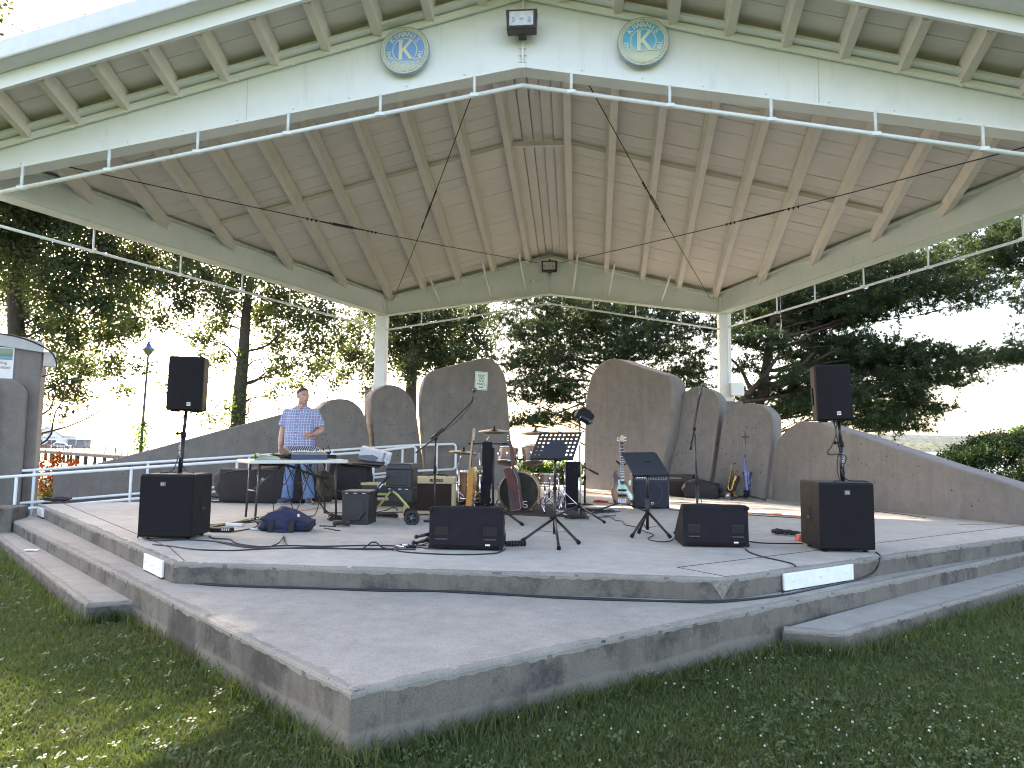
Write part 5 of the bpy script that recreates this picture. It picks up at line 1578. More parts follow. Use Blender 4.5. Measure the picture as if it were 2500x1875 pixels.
for i, (a_, b_) in enumerate(zip(q[:-1], q[1:])):
    wv_ = 0.088 if i < 9 else 0.045
    sp_.bar(a_, b_, wv_, 0.006, (0, -1, 0.1))
stp = part(ag, 'strap', sp_, STRAP)
sl = MB()
for i in range(6):
    f = V((-0.012, -0.2145, 0.615)).lerp(V((0.055, -0.2265, 0.43)), i / 5)
    sl.box(f, (0.042, 0.006, 0.008), (0, 0.3, 0))
part(stp, 'lettering', sl, mat('strap_dark', (0.05, 0.01, 0.012), 0.6))
part(ag, 'strap_tail', MB().tube(spline([(-0.01, -0.03, 0.96), (0.03, -0.05, 0.85), (0.045, -0.1, 0.70), (0.05, -0.2, 0.56)]), 0.010, 6), STRAP)

# ------------------------------------------------------------------ bass guitar
BX = V((1.256, -4.470, 0.340)).x
bg_ = thing('bass_guitar', 'sunburst bass guitar with a mint pickguard on a stand before the shell panel', 'bass guitar', (BX, -4.47, 0.075), 0.04)
bg_.rotation_euler = (R(-9), 0, 0.04)
def burst2():
    m, t, b = newmat('sunburst')
    vec = coords(t)
    mp = nd(t, 'ShaderNodeMapping')
    mp.inputs['Location'].default_value = (0, 0, -0.14)
    mp.inputs['Scale'].default_value = (1.0, 0.2, 0.85)
    t.links.new(vec, mp.inputs['Vector'])
    ln = nd(t, 'ShaderNodeVectorMath', operation='LENGTH')
    t.links.new(mp.outputs[0], ln.inputs[0])
    c = ramp(t, ln.outputs['Value'], [(0.05, (0.36, 0.16, 0.035)), (0.115, (0.28, 0.10, 0.025)), (0.17, (0.05, 0.013, 0.012)), (0.25, (0.035, 0.012, 0.014))])
    c = mixc(t, 0.5, c, ramp(t, noise(t, coords(t, (30, 5, 30)), 1.5, 3), [(0.35, 0.6), (0.65, 1.0)]), 'MULTIPLY')
    t.links.new(c, b.inputs['Base Color'])
    b.inputs['Roughness'].default_value = 0.35
    b.inputs['Coat Weight'].default_value = 0.15
    b.inputs['Coat Roughness'].default_value = 0.04
    return m
K = 0.00186
def BP(x, y):   # outline read in a 5.53x enlargement of the instrument -> metres
    return ((x - 828) * 0.00111, (1475 - y) * 0.00112)
out = [(828, 1478), (770, 1462), (715, 1415), (685, 1345), (692, 1280), (722, 1220), (722, 1170), (706, 1110), (718, 1060), (742, 1036), (758, 1040), (755, 1075), (775, 1120), (800, 1140), (855, 1150), (880, 1190), (905, 1200), (922, 1160), (938, 1152), (948, 1185), (938, 1240), (950, 1290), (975, 1345), (978, 1410), (940, 1460), (880, 1478)]
o2 = smooth_poly([BP(*p) for p in out] + [BP(*out[0])], 3)[:-1]
part(bg_, 'body', MB().prism(o2, 0.040, (0, -0.02, 0), bevel=0.008, smooth=True), burst2())
pg = [(778, 1155), (795, 1160), (808, 1215), (850, 1215), (885, 1245), (905, 1290), (940, 1330), (958, 1370), (952, 1415), (935, 1420), (905, 1390), (880, 1340), (820, 1335), (770, 1320), (752, 1290), (765, 1250), (775, 1215), (770, 1170)]
part(bg_, 'pickguard', MB().prism(smooth_poly([BP(*p) for p in pg] + [BP(*pg[0])], 3)[:-1], 0.004, (0, -0.0245, 0), bevel=0.001), mat('mint_pickguard', (0.42, 0.68, 0.58), 0.35, var=0.04))
h2 = [(920, 1160), (937, 1158), (944, 1190), (930, 1240), (905, 1215)]
part(bg_, 'horn_guard', MB().prism([BP(*p) for p in h2], 0.004, (0, -0.0245, 0), bevel=0.001), mat('mint_pickguard', (0.42, 0.68, 0.58), 0.35, var=0.04))
for i in range(5):
    x, z = BP(893 + i * 11, 1318 + i * 17)
    part(bg_, 'knob', MB().tube([(x, -0.024, z), (x, -0.036, z)], 0.007, 10), CHROME)
for (y_, n_) in ((1295, 'pickup'), (1362, 'pickup')):
    x, z = BP(824, y_)
    pk = part(bg_, n_, MB().box((x, -0.029, z), (0.125, 0.012, 0.030)), BLACK, 0.005)
x, z = BP(820, 1428)
pl = part(bg_, 'bridge_plate', MB().box((x, -0.028, z), (0.118, 0.010, 0.056)), PLATE, 0.006)
tx = MB()
for i in range(4):
    tx.box((x - 0.036 + i * 0.024, -0.0345, z), (0.013, 0.004, 0.030))
part(pl, 'saddle', tx, mat('saddle_blue', (0.10, 0.22, 0.50), 0.3))
x0_, z0_ = BP(828, 1218); x1_, z1_ = BP(828, 660)
part(bg_, 'neck', MB().bar((x0_, -0.022, z0_), (x1_, -0.022, z1_), 0.054, 0.03, (0, -1, 0)), MAPLE, 0.004)
fb_ = part(bg_, 'fretboard', MB().bar((x0_, -0.0385, z0_), (x1_, -0.0385, z1_), 0.056, 0.006, (0, -1, 0)), mat('rosewood', (0.06, 0.036, 0.03), 0.5, var=0.2))
for i in range(18):
    f = 1 - 0.5 ** ((i + 1) / 12)
    zz = z1_ + (z0_ - z1_) * min(1, f / (1 - 0.5 ** (20 / 12)) * 0.97)
    part(fb_, 'fret', MB().box((0, -0.0422, zz), (0.056, 0.003, 0.003)), CHROME)
hs = [(808, 662), (850, 662), (864, 625), (858, 590), (840, 572), (818, 575), (806, 600), (800, 635)]
hsd = part(bg_, 'headstock', MB().prism(smooth_poly([BP(*p) for p in hs] + [BP(*hs[0])], 3)[:-1], 0.016, (0, -0.034, 0), bevel=0.003), mat('pale_maple', (0.55, 0.42, 0.26), 0.4))
for (a_, y_) in ((-1, 610), (-1, 640), (1, 605), (1, 640)):
    x, z = BP(828 + a_ * 42, y_)
    part(hsd, 'tuner', MB().tube([(x * 0.55, -0.03, z), (x, -0.03, z)], 0.004, 6).ball((x * 1.2, -0.03, z), 0.013, 8, 6, (1, 0.5, 1)), CHROME)
st_ = MB()
for i in range(4):
    o_ = (i - 1.5) * 0.0135
    st_.tube([(o_, -0.0445, BP(0, 1428)[1]), (o_ * 0.8, -0.0445, z1_ + 0.03)], 0.0012, 4)
part(bg_, 'string', st_, STEEL)
gs2 = thing('guitar_stand', 'low black guitar stand under the bass guitar', 'guitar stand', (BX, -4.40, 0), 0)
for q in ((-0.36, -0.30), (0.30, -0.34), (0.02, 0.34)):
    part(gs2, 'leg', MB().tube([(0.0, 0.0, 0.10), (q[0], q[1], 0.014)], 0.012, 8), BLACKM)
part(gs2, 'post', MB().tube([(0, 0.0, 0.09), (0, 0.05, 0.36), (0, 0.10, 0.64)], 0.012, 8), BLACKM)
part(gs2, 'cradle', MB().tube([(-0.13, -0.10, 0.135), (-0.12, -0.02, 0.105), (0.12, -0.02, 0.105), (0.13, -0.10, 0.135)], 0.011, 8), BLACK)
part(gs2, 'neck_yoke', MB().tube([(-0.085, -0.03, 0.70), (-0.04, 0.03, 0.66), (0.0, 0.10, 0.64), (0.04, 0.04, 0.65), (0.05, -0.03, 0.66)], 0.013, 8), BLACK)

# ------------------------------------------------------------------ saxophones
BRASS = mat('lacquered_brass', (0.36, 0.24, 0.10), 0.32, 1.0, var=0.45, scale=40)
DARKB = mat('dark_brass', (0.20, 0.13, 0.05), 0.35, 1.0, var=0.3, scale=20)
BLUE = mat('blue_lacquer', (0.11, 0.135, 0.29), 0.4, 0.85, var=0.5, scale=45)
SILV = mat('silver_plate', (0.36, 0.38, 0.46), 0.3, 1.0, var=0.1)
def sax(loc, rot, s, m, mk, label, group='saxophones on stands'):
    t = thing('saxophone', label, 'saxophone', loc, 0, group)
    t.rotation_euler = rot
    body = [(0.0, 0, 0.66), (0.0, 0, 0.5), (0, 0, 0.3), (0, 0, 0.12), (0.012, 0, 0.055), (0.05, 0, 0.02), (0.09, 0, 0.05), (0.105, 0, 0.12), (0.125, 0, 0.26), (0.15, 0, 0.36), (0.165, 0, 0.40)]
    rad = [0.019, 0.024, 0.031, 0.039, 0.042, 0.044, 0.046, 0.049, 0.058, 0.074, 0.090]
    sp = spline(body, 4)
    rr_ = [rad[min(10, int(i / 4))] + (rad[min(10, int(i / 4) + 1)] - rad[min(10, int(i / 4))]) * ((i % 4) / 4) for i in range(len(sp))]
    part(t, 'body', MB().tube([p * s for p in sp], [r_ * s for r_ in rr_], 18, cap=False), m)
    part(t, 'bell_rim', MB().lathe([(0.088 * s, 0), (0.099 * s, 0.004), (0.097 * s, 0.010), (0.08 * s, 0.004)], 24, V((0.166, 0, 0.402)) * s, (0.35, 0, 0.9)), mk)
    part(t, 'bell_bore', MB().lathe([(0.0005, -0.06 * s), (0.05 * s, -0.05 * s), (0.086 * s, 0.0)], 20, V((0.166, 0, 0.402)) * s, (0.35, 0, 0.9)), DARKB)
    nk = part(t, 'neck', MB().tube([p * s for p in spline([(0, 0, 0.65), (0.0, 0, 0.70), (0.02, 0, 0.735), (0.055, 0, 0.735)])], 0.0095 * s, 10), m)
    part(nk, 'mouthpiece', MB().tube([V((0.05, 0, 0.735)) * s, V((0.10, 0, 0.722)) * s], [0.012 * s, 0.007 * s], 10), BLACK)
    keys = MB()
    part(t, 'key_rod', MB().tube([V((-0.028, -0.02, 0.60)) * s, V((-0.034, -0.025, 0.10)) * s], 0.0035 * s, 6).tube([V((0.028, -0.02, 0.56)) * s, V((0.036, -0.025, 0.12)) * s], 0.0035 * s, 6), mk)
    for i in range(9):
        z_ = 0.56 - i * 0.055
        part(t, 'key_cup', MB().lathe([(0.0005, 0.010 * s), (0.013 * s + 0.0012 * i * s, 0.008 * s), (0.015 * s + 0.0012 * i * s, 0)], 12, V((0.004 * (-1) ** i, -0.026 - 0.0018 * i, z_)) * s, (0.1 * (-1) ** i, -1, 0)), mk)
    for z_ in (0.16, 0.26):
        part(t, 'key_cup', MB().lathe([(0.0005, 0.012 * s), (0.024 * s, 0.009 * s), (0.027 * s, 0)], 14, V((0.115 + (z_ - 0.16) * 0.15, -0.058, z_)) * s, (0, -1, 0)), mk)
    part(t, 'key_guard', MB().tube([p * s for p in spline([(0.10, -0.055, 0.10), (0.13, -0.07, 0.20), (0.145, -0.065, 0.31)])], 0.005 * s, 6), mk)
    return t
sax((3.33, -1.66, 0.13), (R(-6), R(13), 0.15), 0.72, BRASS, DARKB, 'small golden saxophone leaning on its stand before the saxophone panel')
sax((3.60, -2.02, 0.10), (R(-5), R(6), 1.15), 0.94, BLUE, SILV, 'taller blue and silver saxophone standing right of the golden one')
ss = thing('saxophone_stand', 'low black saxophone stand with an orange catch under the golden saxophone', 'stand', (3.40, -1.70, 0), 0)
part(ss, 'leg', MB().tube([(-0.28, 0.05, 0.012), (0.02, 0.0, 0.06)], 0.010, 8), BLACKM)
part(ss, 'leg', MB().tube([(0.26, -0.05, 0.012), (0.02, 0.0, 0.06)], 0.010, 8), BLACKM)
part(ss, 'leg', MB().tube([(0.05, 0.24, 0.012), (0.02, 0.0, 0.06)], 0.010, 8), BLACKM)
part(ss, 'arm', MB().tube([(0.02, 0.03, 0.06), (0.14, 0.03, 0.36)], 0.009, 8), BLACKM)
part(ss, 'catch', MB().box((0.05, -0.03, 0.055), (0.07, 0.04, 0.03), (0, 0.3, 0)).box((0.03, -0.03, 0.10), (0.02, 0.04, 0.05)), mat('clip_orange', (0.62, 0.22, 0.02), 0.5), 0.004)
single('metal_cup', MB().lathe([(0.0005, 0), (0.05, 0), (0.055, 0.11), (0.05, 0.11), (0.045, 0.02), (0.0005, 0.02)], 20), mat('cup_metal', (0.5, 0.5, 0.5), 0.3, 0.8), 'grey metal cup on the floor under the golden saxophone', 'cup', (3.28, -1.90, 0))
ss = thing('saxophone_stand', 'low black tripod stand under the blue and silver saxophone', 'stand', (3.58, -2.04, 0), 0)
part(ss, 'socket', MB().lathe([(0.03, 0.05), (0.05, 0.08), (0.055, 0.17), (0.045, 0.17)], 14), BLACK)
for q in ((-0.30, -0.12), (0.30, -0.14), (0.02, 0.28)):
    part(ss, 'leg', MB().tube([(0.0, 0.0, 0.085), (q[0], q[1], 0.012)], 0.011, 8), BLACKM)

# ------------------------------------------------------------------ signs
kp = thing('wall_sign', 'white notice KEEP OFF THE WALL in green letters on the tallest left shell panel', 'sign', (-1.394, -0.401, 2.233))
kp.rotation_euler = (0, R(2), 0.36)
part(kp, 'board', MB().box((0, -0.02, 0), (0.275, 0.008, 0.385)), mat('sign_white', (0.72, 0.78, 0.76), 0.4, var=0.04), 0.003)
GRN = mat('sign_green', (0.02, 0.20, 0.10), 0.5)
bdx = MB()
for (cx, cz, wx, wz) in ((0, 0.175, 0.24, 0.005), (0, -0.175, 0.24, 0.005), (-0.122, 0, 0.005, 0.35), (0.122, 0, 0.005, 0.35)):
    bdx.box((cx, -0.0245, cz), (wx, 0.002, wz))
part(kp, 'border', bdx, GRN)
for i, w_ in enumerate(('KEEP', 'OFF', 'THE', 'WALL')):
    tx = MB(); text(tx, w_, 0.068, (0, -0.0245, 0.085 - i * 0.058), bold=0.004, ext=0.001)
    part(kp, 'lettering', tx, GRN)
part(kp, 'crest', MB().box((0, -0.0245, -0.132), (0.10, 0.002, 0.024)), mat('sign_blue', (0.12, 0.16, 0.40), 0.5))

# ------------------------------------------------------------------ folding table with the mixer
TR = 0.72
TC = V((-2.93, -6.35, 0))
tb = thing('folding_table', 'white topped folding table with dark legs carrying the mixing desk', 'table', tuple(TC), TR)
TOPW = mat('table_top', (0.62, 0.62, 0.56), 0.45, var=0.06, scale=20)
part(tb, 'top', MB().prism([(-0.61, -0.27), (-0.58, -0.30), (0.58, -0.30), (0.61, -0.27), (0.61, 0.27), (0.58, 0.30), (-0.58, 0.30), (-0.61, 0.27)], 0.045, (0, 0, 0.705), (1, 0, 0), (0, 1, 0), (0, 0, -1)), TOPW, 0.01)
LEGM = mat('table_leg_metal', (0.06, 0.055, 0.055), 0.4, 0.4)
for s in (-1, 1):
    for y in (-0.19, 0.19):
        part(tb, 'leg', MB().tube([(s * 0.47, y, 0.66), (s * 0.50, y, 0.0)], 0.0135, 10), LEGM)
    part(tb, 'cross_bar', MB().tube([(s * 0.485, -0.19, 0.33), (s * 0.485, 0.19, 0.33)], 0.011, 8), LEGM)
    part(tb, 'brace', MB().tube([(s * 0.485, 0.0, 0.33), (s * 0.12, 0.0, 0.65)], 0.010, 8), LEGM)
Mt = Matrix.Translation(TC) @ Matrix.Rotation(TR, 4, 'Z')
def on_table(x, y, z=0.706):
    return tuple(Mt @ V((x, y, z)))
mx = thing('mixing_desk', 'dark blue mixing desk with rows of knobs and white faders on the table', 'mixing desk', on_table(0.12, -0.03), TR)
MBL = mat('mixer_blue', (0.028, 0.045, 0.10), 0.4, var=0.1)
MPA = mat('mixer_panel', (0.11, 0.145, 0.17), 0.45, var=0.1)
prof = [(-0.19, 0.0), (-0.19, 0.075), (0.15, 0.155), (0.20, 0.15), (0.20, 0.0)]
part(mx, 'case', MB().prism(prof, 0.46, (-0.23, 0, 0), (0, 1, 0), (0, 0, 1), (1, 0, 0)), MBL, 0.006)
nrm = V((0, -0.229, 0.973))
def panel_pt(x, s, h=0.0):
    return V((x, -0.19 + 0.34 * s, 0.075 + 0.08 * s)) + nrm * h
pn = MB()
pn.add([panel_pt(-0.215, 0.06, 0.003), panel_pt(0.215, 0.06, 0.003), panel_pt(0.215, 0.97, 0.003), panel_pt(-0.215, 0.97, 0.003)], [(0, 1, 2, 3)])
pl = part(mx, 'panel', pn, MPA)
rot = Matrix.Rotation(math.atan2(0.08, 0.34), 3, 'X')
fm = MB().box((0, 0, 0), (0.013, 0.026, 0.016), rot)
fme = fm.mesh('fader'); fme.materials.append(mat('fader_white', (0.78, 0.80, 0.80), 0.4))
kme = MB().lathe([(0.007, 0), (0.006, 0.013), (0.0005, 0.014)], 8, (0, 0, 0), nrm).mesh('knob'); kme.materials.append(mat('knob_pale', (0.32, 0.38, 0.40), 0.4))
kme2 = MB().lathe([(0.007, 0), (0.006, 0.013), (0.0005, 0.014)], 8, (0, 0, 0), nrm).mesh('knob'); kme2.materials.append(BLACK)
random.seed(3)
for i in range(14):
    x = -0.185 + i * 0.0285
    link('fader', fme, None, pl, panel_pt(x, 0.16 + random.uniform(0.0, 0.10) + (0.06 if i in (5, 6) else 0), 0.008))
    for j in range(7):
        link('knob', kme if j % 2 else kme2, None, pl, panel_pt(x, 0.40 + j * 0.08, 0.003))
part(mx, 'front_strip', MB().box((0, -0.192, 0.069), (0.45, 0.008, 0.008)), mat('strip_pale', (0.5, 0.53, 0.56), 0.4))
part(mx, 'tape_note', MB().box(panel_pt(0.19, 0.10, 0.01), (0.035, 0.04, 0.012), rot), mat('note_yellow', (0.55, 0.50, 0.12), 0.6))
part(mx, 'side_cheek', MB().prism([(a, b) for a, b in prof], 0.012, (-0.243, 0, 0), (0, 1, 0), (0, 0, 1), (1, 0, 0)), BLACK, 0.004)
bi = thing('ring_binder', 'lime green ring binder lying open at the left end of the table', 'binder', on_table(-0.36, -0.08), TR - 0.35)
LIME = mat('lime_cover', (0.22, 0.46, 0.06), 0.45, var=0.06)
part(bi, 'cover', MB().box((0, 0, 0.004), (0.26, 0.30, 0.005)), LIME, 0.001)
part(bi, 'cover', MB().box((0.0, 0.0, 0.050), (0.26, 0.30, 0.005), (0, R(8), 0)), LIME, 0.001)
part(bi, 'spine', MB().box((-0.131, 0, 0.036), (0.006, 0.30, 0.062)), LIME, 0.002)
pg_ = MB()
for k in range(6):
    pg_.box((0.012 + 0.004 * k, 0.004 * (k % 3), 0.009 + 0.006 * k), (0.225, 0.285, 0.003), (0, R(1 + k), 0.02 * (k % 2)))
part(bi, 'paper', pg_, mat('paper_white', (0.72, 0.74, 0.78), 0.6))
cable('cable_bundle', 'tangle of black cables on the table between the binder and the mixing desk', [coil(V(on_table(-0.16, -0.14)), 0.09, 5, 0.02, 0.5), coil(V(on_table(-0.20, 0.0)), 0.10, 4, 0.03, 0.5)], 0.008)
wl = thing('wireless_receiver', 'small black radio receiver with an antenna at the right end of the table', 'receiver', on_table(0.46, 0.02), TR)
part(wl, 'case', MB().box((0, 0, 0.03), (0.16, 0.14, 0.05)), BLACK, 0.004)
part(wl, 'upper_case', MB().box((-0.03, 0.05, 0.075), (0.10, 0.10, 0.035)), BLACK, 0.004)
part(wl, 'antenna', MB().tube([(0.05, 0.05, 0.08), (0.02, 0.08, 0.17)], 0.005, 6).tube([(-0.04, 0.06, 0.09), (-0.05, 0.08, 0.15)], 0.005, 6), BLACK)
# cables under the table
random.seed(12)
groups = []
for i in range(11):
    x = random.uniform(-0.2, 0.42); y = random.uniform(-0.1, 0.2)
    a = V(on_table(x, y, 0.655)); zmin = random.uniform(0.0, 0.35)
    if i < 4:
        b = V(on_table(x + random.uniform(0.15, 0.35), y, 0.655))
        groups.append([tuple(a), tuple(a.lerp(b, 0.3) - V((0, 0, 0.10 + 0.2 * random.random()))), tuple(a.lerp(b, 0.7) - V((0, 0, 0.12 + 0.2 * random.random()))), tuple(b)])
    else:
        dx, dy = random.uniform(-0.15, 0.45), random.uniform(-0.3, 0.2)
        groups.append([tuple(a), tuple(a + V((dx * 0.2, 0, -0.20))), tuple(a + V((dx * 0.5, dy * 0.4, -0.45))), (a.x + dx * 0.8, a.y + dy * 0.8, 0.05), (a.x + dx * 1.2, a.y + dy, 0.008), (a.x + dx * 2.2, a.y + dy * 1.4, 0.008)])
cable('hanging_cables', 'black cables hanging from under the table down to the floor', groups, 0.006)
cable('multicore_cable', 'thick black multicore cable slung under the table to the brown pouch', [on_table(-0.45, -0.05, 0.64), on_table(-0.1, -0.05, 0.63), on_table(0.12, -0.03, 0.55), on_table(0.32, 0.0, 0.49), on_table(0.46, 0.02, 0.47)], 0.017)
b = soft_bag('pouch_bag', 'olive brown pouch hanging under the right end of the table', 'pouch', on_table(0.48, 0.12, 0.22), (0.22, 0.14, 0.30), mat('olive_canvas', (0.055, 0.045, 0.028), 0.85, var=0.25, bmp=0.4, bscale=100), TR, 5, 0.2)
b2 = soft_bag('hand_bag', 'dark brown bag on the floor behind the man, seen between his legs', 'bag', (-3.36, -4.10, 0.0), (0.30, 0.2, 0.42), mat('brown_canvas', (0.045, 0.03, 0.024), 0.85, var=0.25), 0, 8, 0.2)

# ------------------------------------------------------------------ cases behind the table
b = soft_bag('equipment_case', 'large black soft case standing right of the table under the white carton', 'case', (-3.10, -3.55, 0), (0.66, 0.42, 0.60), mat('black_case_cloth', (0.02, 0.015, 0.019), 0.8, var=0.3, bmp=0.4, bscale=80), 0.1, 2, 0.10)
part(b, 'flap', MB().box((0.16, -0.08, 0.585), (0.70, 0.40, 0.012), (R(6), R(7), 0)).box((0.30, -0.05, 0.60), (0.52, 0.36, 0.010), (R(8), R(3), 0.1)), BAGB, 0.003)
part(b, 'rivet', MB().ball((-0.14, -0.225, 0.15), 0.008, 8, 6).ball((0.20, -0.225, 0.32), 0.008, 8, 6), STEEL)
ct = thing('carton', 'white carton marked TROUPER lying tilted on the black soft case', 'box', (-2.75, -3.42, 0.60), 0)
ct.rotation_euler = (R(8), R(14), 0.12)
cm = mat('carton_white', (0.66, 0.68, 0.72), 0.6, var=0.06)
part(ct, 'box', MB().box((-0.02, 0.1, 0.10), (0.50, 0.20, 0.19)), cm, 0.004)
tx = MB(); text(tx, 'TROUPER', 0.052, (0.12, -0.0225, 0.105), (0, 0, -1), (1, 0, 0), 0.001, bold=0.002)
part(ct, 'lettering', tx, mat('ink_blue', (0.03, 0.05, 0.16), 0.5))
part(ct, 'print_block', MB().prism([(-0.28, 0.02), (0.02, 0.02), (0.06, 0.10), (-0.05, 0.12), (-0.28, 0.05)], 0.002, (0, -0.0225, 0)), mat('ink_grey', (0.18, 0.20, 0.26), 0.5))
tx = MB(); text(tx, '4 CH', 0.03, (0.19, -0.0225, 0.12), (0, 0, -1), (1, 0, 0), 0.001)
part(ct, 'lettering', tx, mat('ink_grey', (0.18, 0.20, 0.26), 0.5))
cable('cable_heap', 'heap of black cables on the floor right of the large soft case', [coil((-2.55, -3.55, 0.0), 0.22, 6, 0.05, 0.6), coil((-2.52, -3.5, 0.10), 0.18, 5, 0.05, 0.6), coil((-2.55, -3.52, 0.2), 0.14, 4, 0.03, 0.6)], 0.014)

# ------------------------------------------------------------------ open rolling tool chest
YEL = mat('chest_yellow', (0.40, 0.39, 0.13), 0.5, var=0.1)
TB = mat('chest_black', (0.020, 0.020, 0.024), 0.5, var=0.15, bmp=0.15, bscale=150)
tcx = thing('tool_chest', 'open black and yellow rolling tool chest with cantilever trays and big wheels', 'tool chest', (-1.90, -6.9, 0), 0)
def tp(p):
    return V(p) - V((-1.90, -6.9, 0))
lb = part(tcx, 'lower_bin', MB().box((0, 0.0, 0.175), (0.30, 0.34, 0.35), taper=(1.05, 1.05)), TB, 0.012)
part(lb, 'panel', MB().box((0.0, -0.176, 0.17), (0.20, 0.012, 0.25)), TB, 0.006)
part(lb, 'rim', MB().box((0, 0, 0.362), (0.34, 0.37, 0.025)), TB, 0.006)
for x in (-0.10, 0.0, 0.10):
    part(lb, 'latch', MB().box((x, -0.187, 0.352), (0.035, 0.006, 0.008)), mat('latch_white', (0.6, 0.6, 0.62), 0.4))
part(lb, 'grip', MB().tube(spline([(0.05, -0.185, 0.05), (0.09, -0.20, 0.12), (0.13, -0.19, 0.16)]), 0.012, 6), TB)
UB = tp((-1.511, -6.550, 0.409))
ub = part(tcx, 'upper_box', MB().box(UB + V((0, 0.05, 0.09)), (0.31, 0.34, 0.22), taper=(1.0, 1.0)), TB, 0.014)
part(ub, 'lid', MB().box(UB + V((0, 0.05, 0.235)), (0.33, 0.36, 0.075), taper=(0.86, 0.9)), TB, 0.016)
part(ub, 'skirt', MB().box(UB + V((0.02, 0.05, -0.10)), (0.28, 0.32, 0.17)), TB, 0.01)
part(ub, 'panel', MB().box(UB + V((0, -0.123, 0.09)), (0.20, 0.012, 0.15)), TB, 0.006)
for k in (-0.10, 0.02, 0.10):
    part(ub, 'latch', MB().box(UB + V((k, -0.126, -0.028)), (0.035, 0.008, 0.009)), mat('latch_white', (0.6, 0.6, 0.62), 0.4))
part(ub, 'side_latch', MB().box(UB + V((0.165, -0.08, 0.12)), (0.02, 0.05, 0.16)), TB, 0.006)
TRY = tp((-1.833, -6.200, 0.361))
tr_ = part(tcx, 'tray', MB().box(TRY, (0.44, 0.30, 0.13)), TB, 0.008)
part(tr_, 'trim', MB().box(TRY + V((-0.02, -0.155, 0.056)), (0.42, 0.012, 0.030)), YEL, 0.003)
part(tr_, 'trim', MB().box(TRY + V((0.0, -0.155, -0.066)), (0.40, 0.012, 0.030)), YEL, 0.003)
A0, A1 = tp((-1.780, -6.950, 0.275)), tp((-1.608, -6.750, 0.548))
ar = part(tcx, 'arm', MB().bar(A0, A1, 0.02, 0.055, (0, -1, 0.3)), TB, 0.006)
part(ar, 'sticker', MB().bar(A0.lerp(A1, 0.48) + V((0, -0.017, 0)), A0.lerp(A1, 0.66) + V((0, -0.017, 0)), 0.038, 0.004, (0, -1, 0)), mat('sticker_white', (0.65, 0.66, 0.68), 0.5))
stx = MB()
for k in range(4):
    stx.bar(A0.lerp(A1, 0.50 + k * 0.04) + V((-0.012, -0.022, 0)), A0.lerp(A1, 0.50 + k * 0.04) + V((0.014, -0.022, 0.012)), 0.006, 0.003, (0, -1, 0))
part(ar, 'sticker_print', stx, BLACK)
for q in (A0, A1, A0.lerp(A1, 0.38)):
    part(ar, 'bolt', MB().ball(q + V((0, -0.016, 0)), 0.009, 8, 6), CHROME)
J = tp((-1.570, -6.750, 0.371)); J1 = tp((-1.338, -6.850, 0.181)); J2 = tp((-1.858, -6.550, 0.062)); JM = tp((-1.497, -6.750, 0.319))
part(tcx, 'strut', MB().tube([J, JM, J1], 0.014, 8), YEL)
part(tcx, 'strut', MB().bar(J, J2, 0.012, 0.022), YEL)
part(tcx, 'pivot', MB().tube([J + V((0, -0.02, 0)), J + V((0, 0.02, 0))], 0.02, 10), TB)
for q, r_ in ((tp((-1.274, -6.950, 0.076)), 0.085), (tp((-1.442, -6.300, 0.052)), 0.085)):
    wh = part(tcx, 'wheel', MB().lathe([(0.055, -0.022), (r_, -0.018), (r_ + 0.004, 0), (r_, 0.018), (0.055, 0.022), (0.05, 0.0), (0.055, -0.022)], 28, q, (0.12, -1, 0)), mat('tyre_rubber', (0.02, 0.02, 0.021), 0.75))
    part(wh, 'rim', MB().lathe([(0.0005, 0.012), (0.055, 0.008), (0.056, -0.008), (0.0005, -0.012)], 24, q, (0.12, -1, 0)), TB)
    sp2 = MB()
    for k in range(5):
        a = k * 2 * math.pi / 5
        sp2.bar(q + V((0.012 * math.cos(a), -0.014, 0.012 * math.sin(a))), q + V((0.052 * math.cos(a), -0.012, 0.052 * math.sin(a))), 0.012, 0.008, (0, -1, 0))
    part(wh, 'spoke', sp2, mat('wheel_grey', (0.05, 0.05, 0.055), 0.5))
    part(wh, 'hub', MB().ball(q + V((0, -0.016, 0)), 0.010, 8, 6), CHROME)
part(tcx, 'axle', MB().tube([tp((-1.274, -6.950, 0.076)), tp((-1.442, -6.300, 0.052))], 0.01, 6), STEEL)
bx = thing('tool_box', 'black tool box with a yellow base behind the rolling chest', 'tool box', (-2.35, -4.9, 0), 0.1)
part(bx, 'body', MB().box((0.3, 0, 0.06), (0.55, 0.26, 0.10)), TB, 0.008)
part(bx, 'base', MB().box((0.3, -0.005, 0.012), (0.58, 0.28, 0.022)), YEL, 0.004)

# ------------------------------------------------------------------ the man
MO = V((-3.557, -4.600, 0.919)); MO.z = 0
man = thing('person', 'man in a blue checked short sleeved shirt and jeans behind the mixing desk', 'person', tuple(MO), 0)
def remesh(o, vox, it=4, fac=0.5):
    m = o.modifiers.new('remesh', 'REMESH'); m.mode = 'VOXEL'; m.voxel_size = vox; m.use_smooth_shade = True
    s = o.modifiers.new('smooth', 'SMOOTH'); s.iterations = it; s.factor = fac
    return o
def skin_mat():
    m, t, b = newmat('skin')
    vec = coords(t)
    t.links.new(ramp(t, noise(t, vec, 14, 4), [(0.3, (0.48, 0.24, 0.18)), (0.7, (0.58, 0.33, 0.26))]), b.inputs['Base Color'])
    b.inputs['Roughness'].default_value = 0.5
    b.inputs['Subsurface Weight'].default_value = 0.12
    b.inputs['Subsurface Radius'].default_value = (0.01, 0.004, 0.002)
    return m
SKIN = skin_mat()
hy = R(47)
HM = Matrix.Translation(V((0.030, -0.015, 1.605))) @ Matrix.Rotation(hy, 4, 'Z') @ Matrix.Rotation(R(2), 4, 'X')
def hp(x, y, z):
    return HM @ V((x, y, z))
H3 = HM.to_3x3()
bd_ = MB()
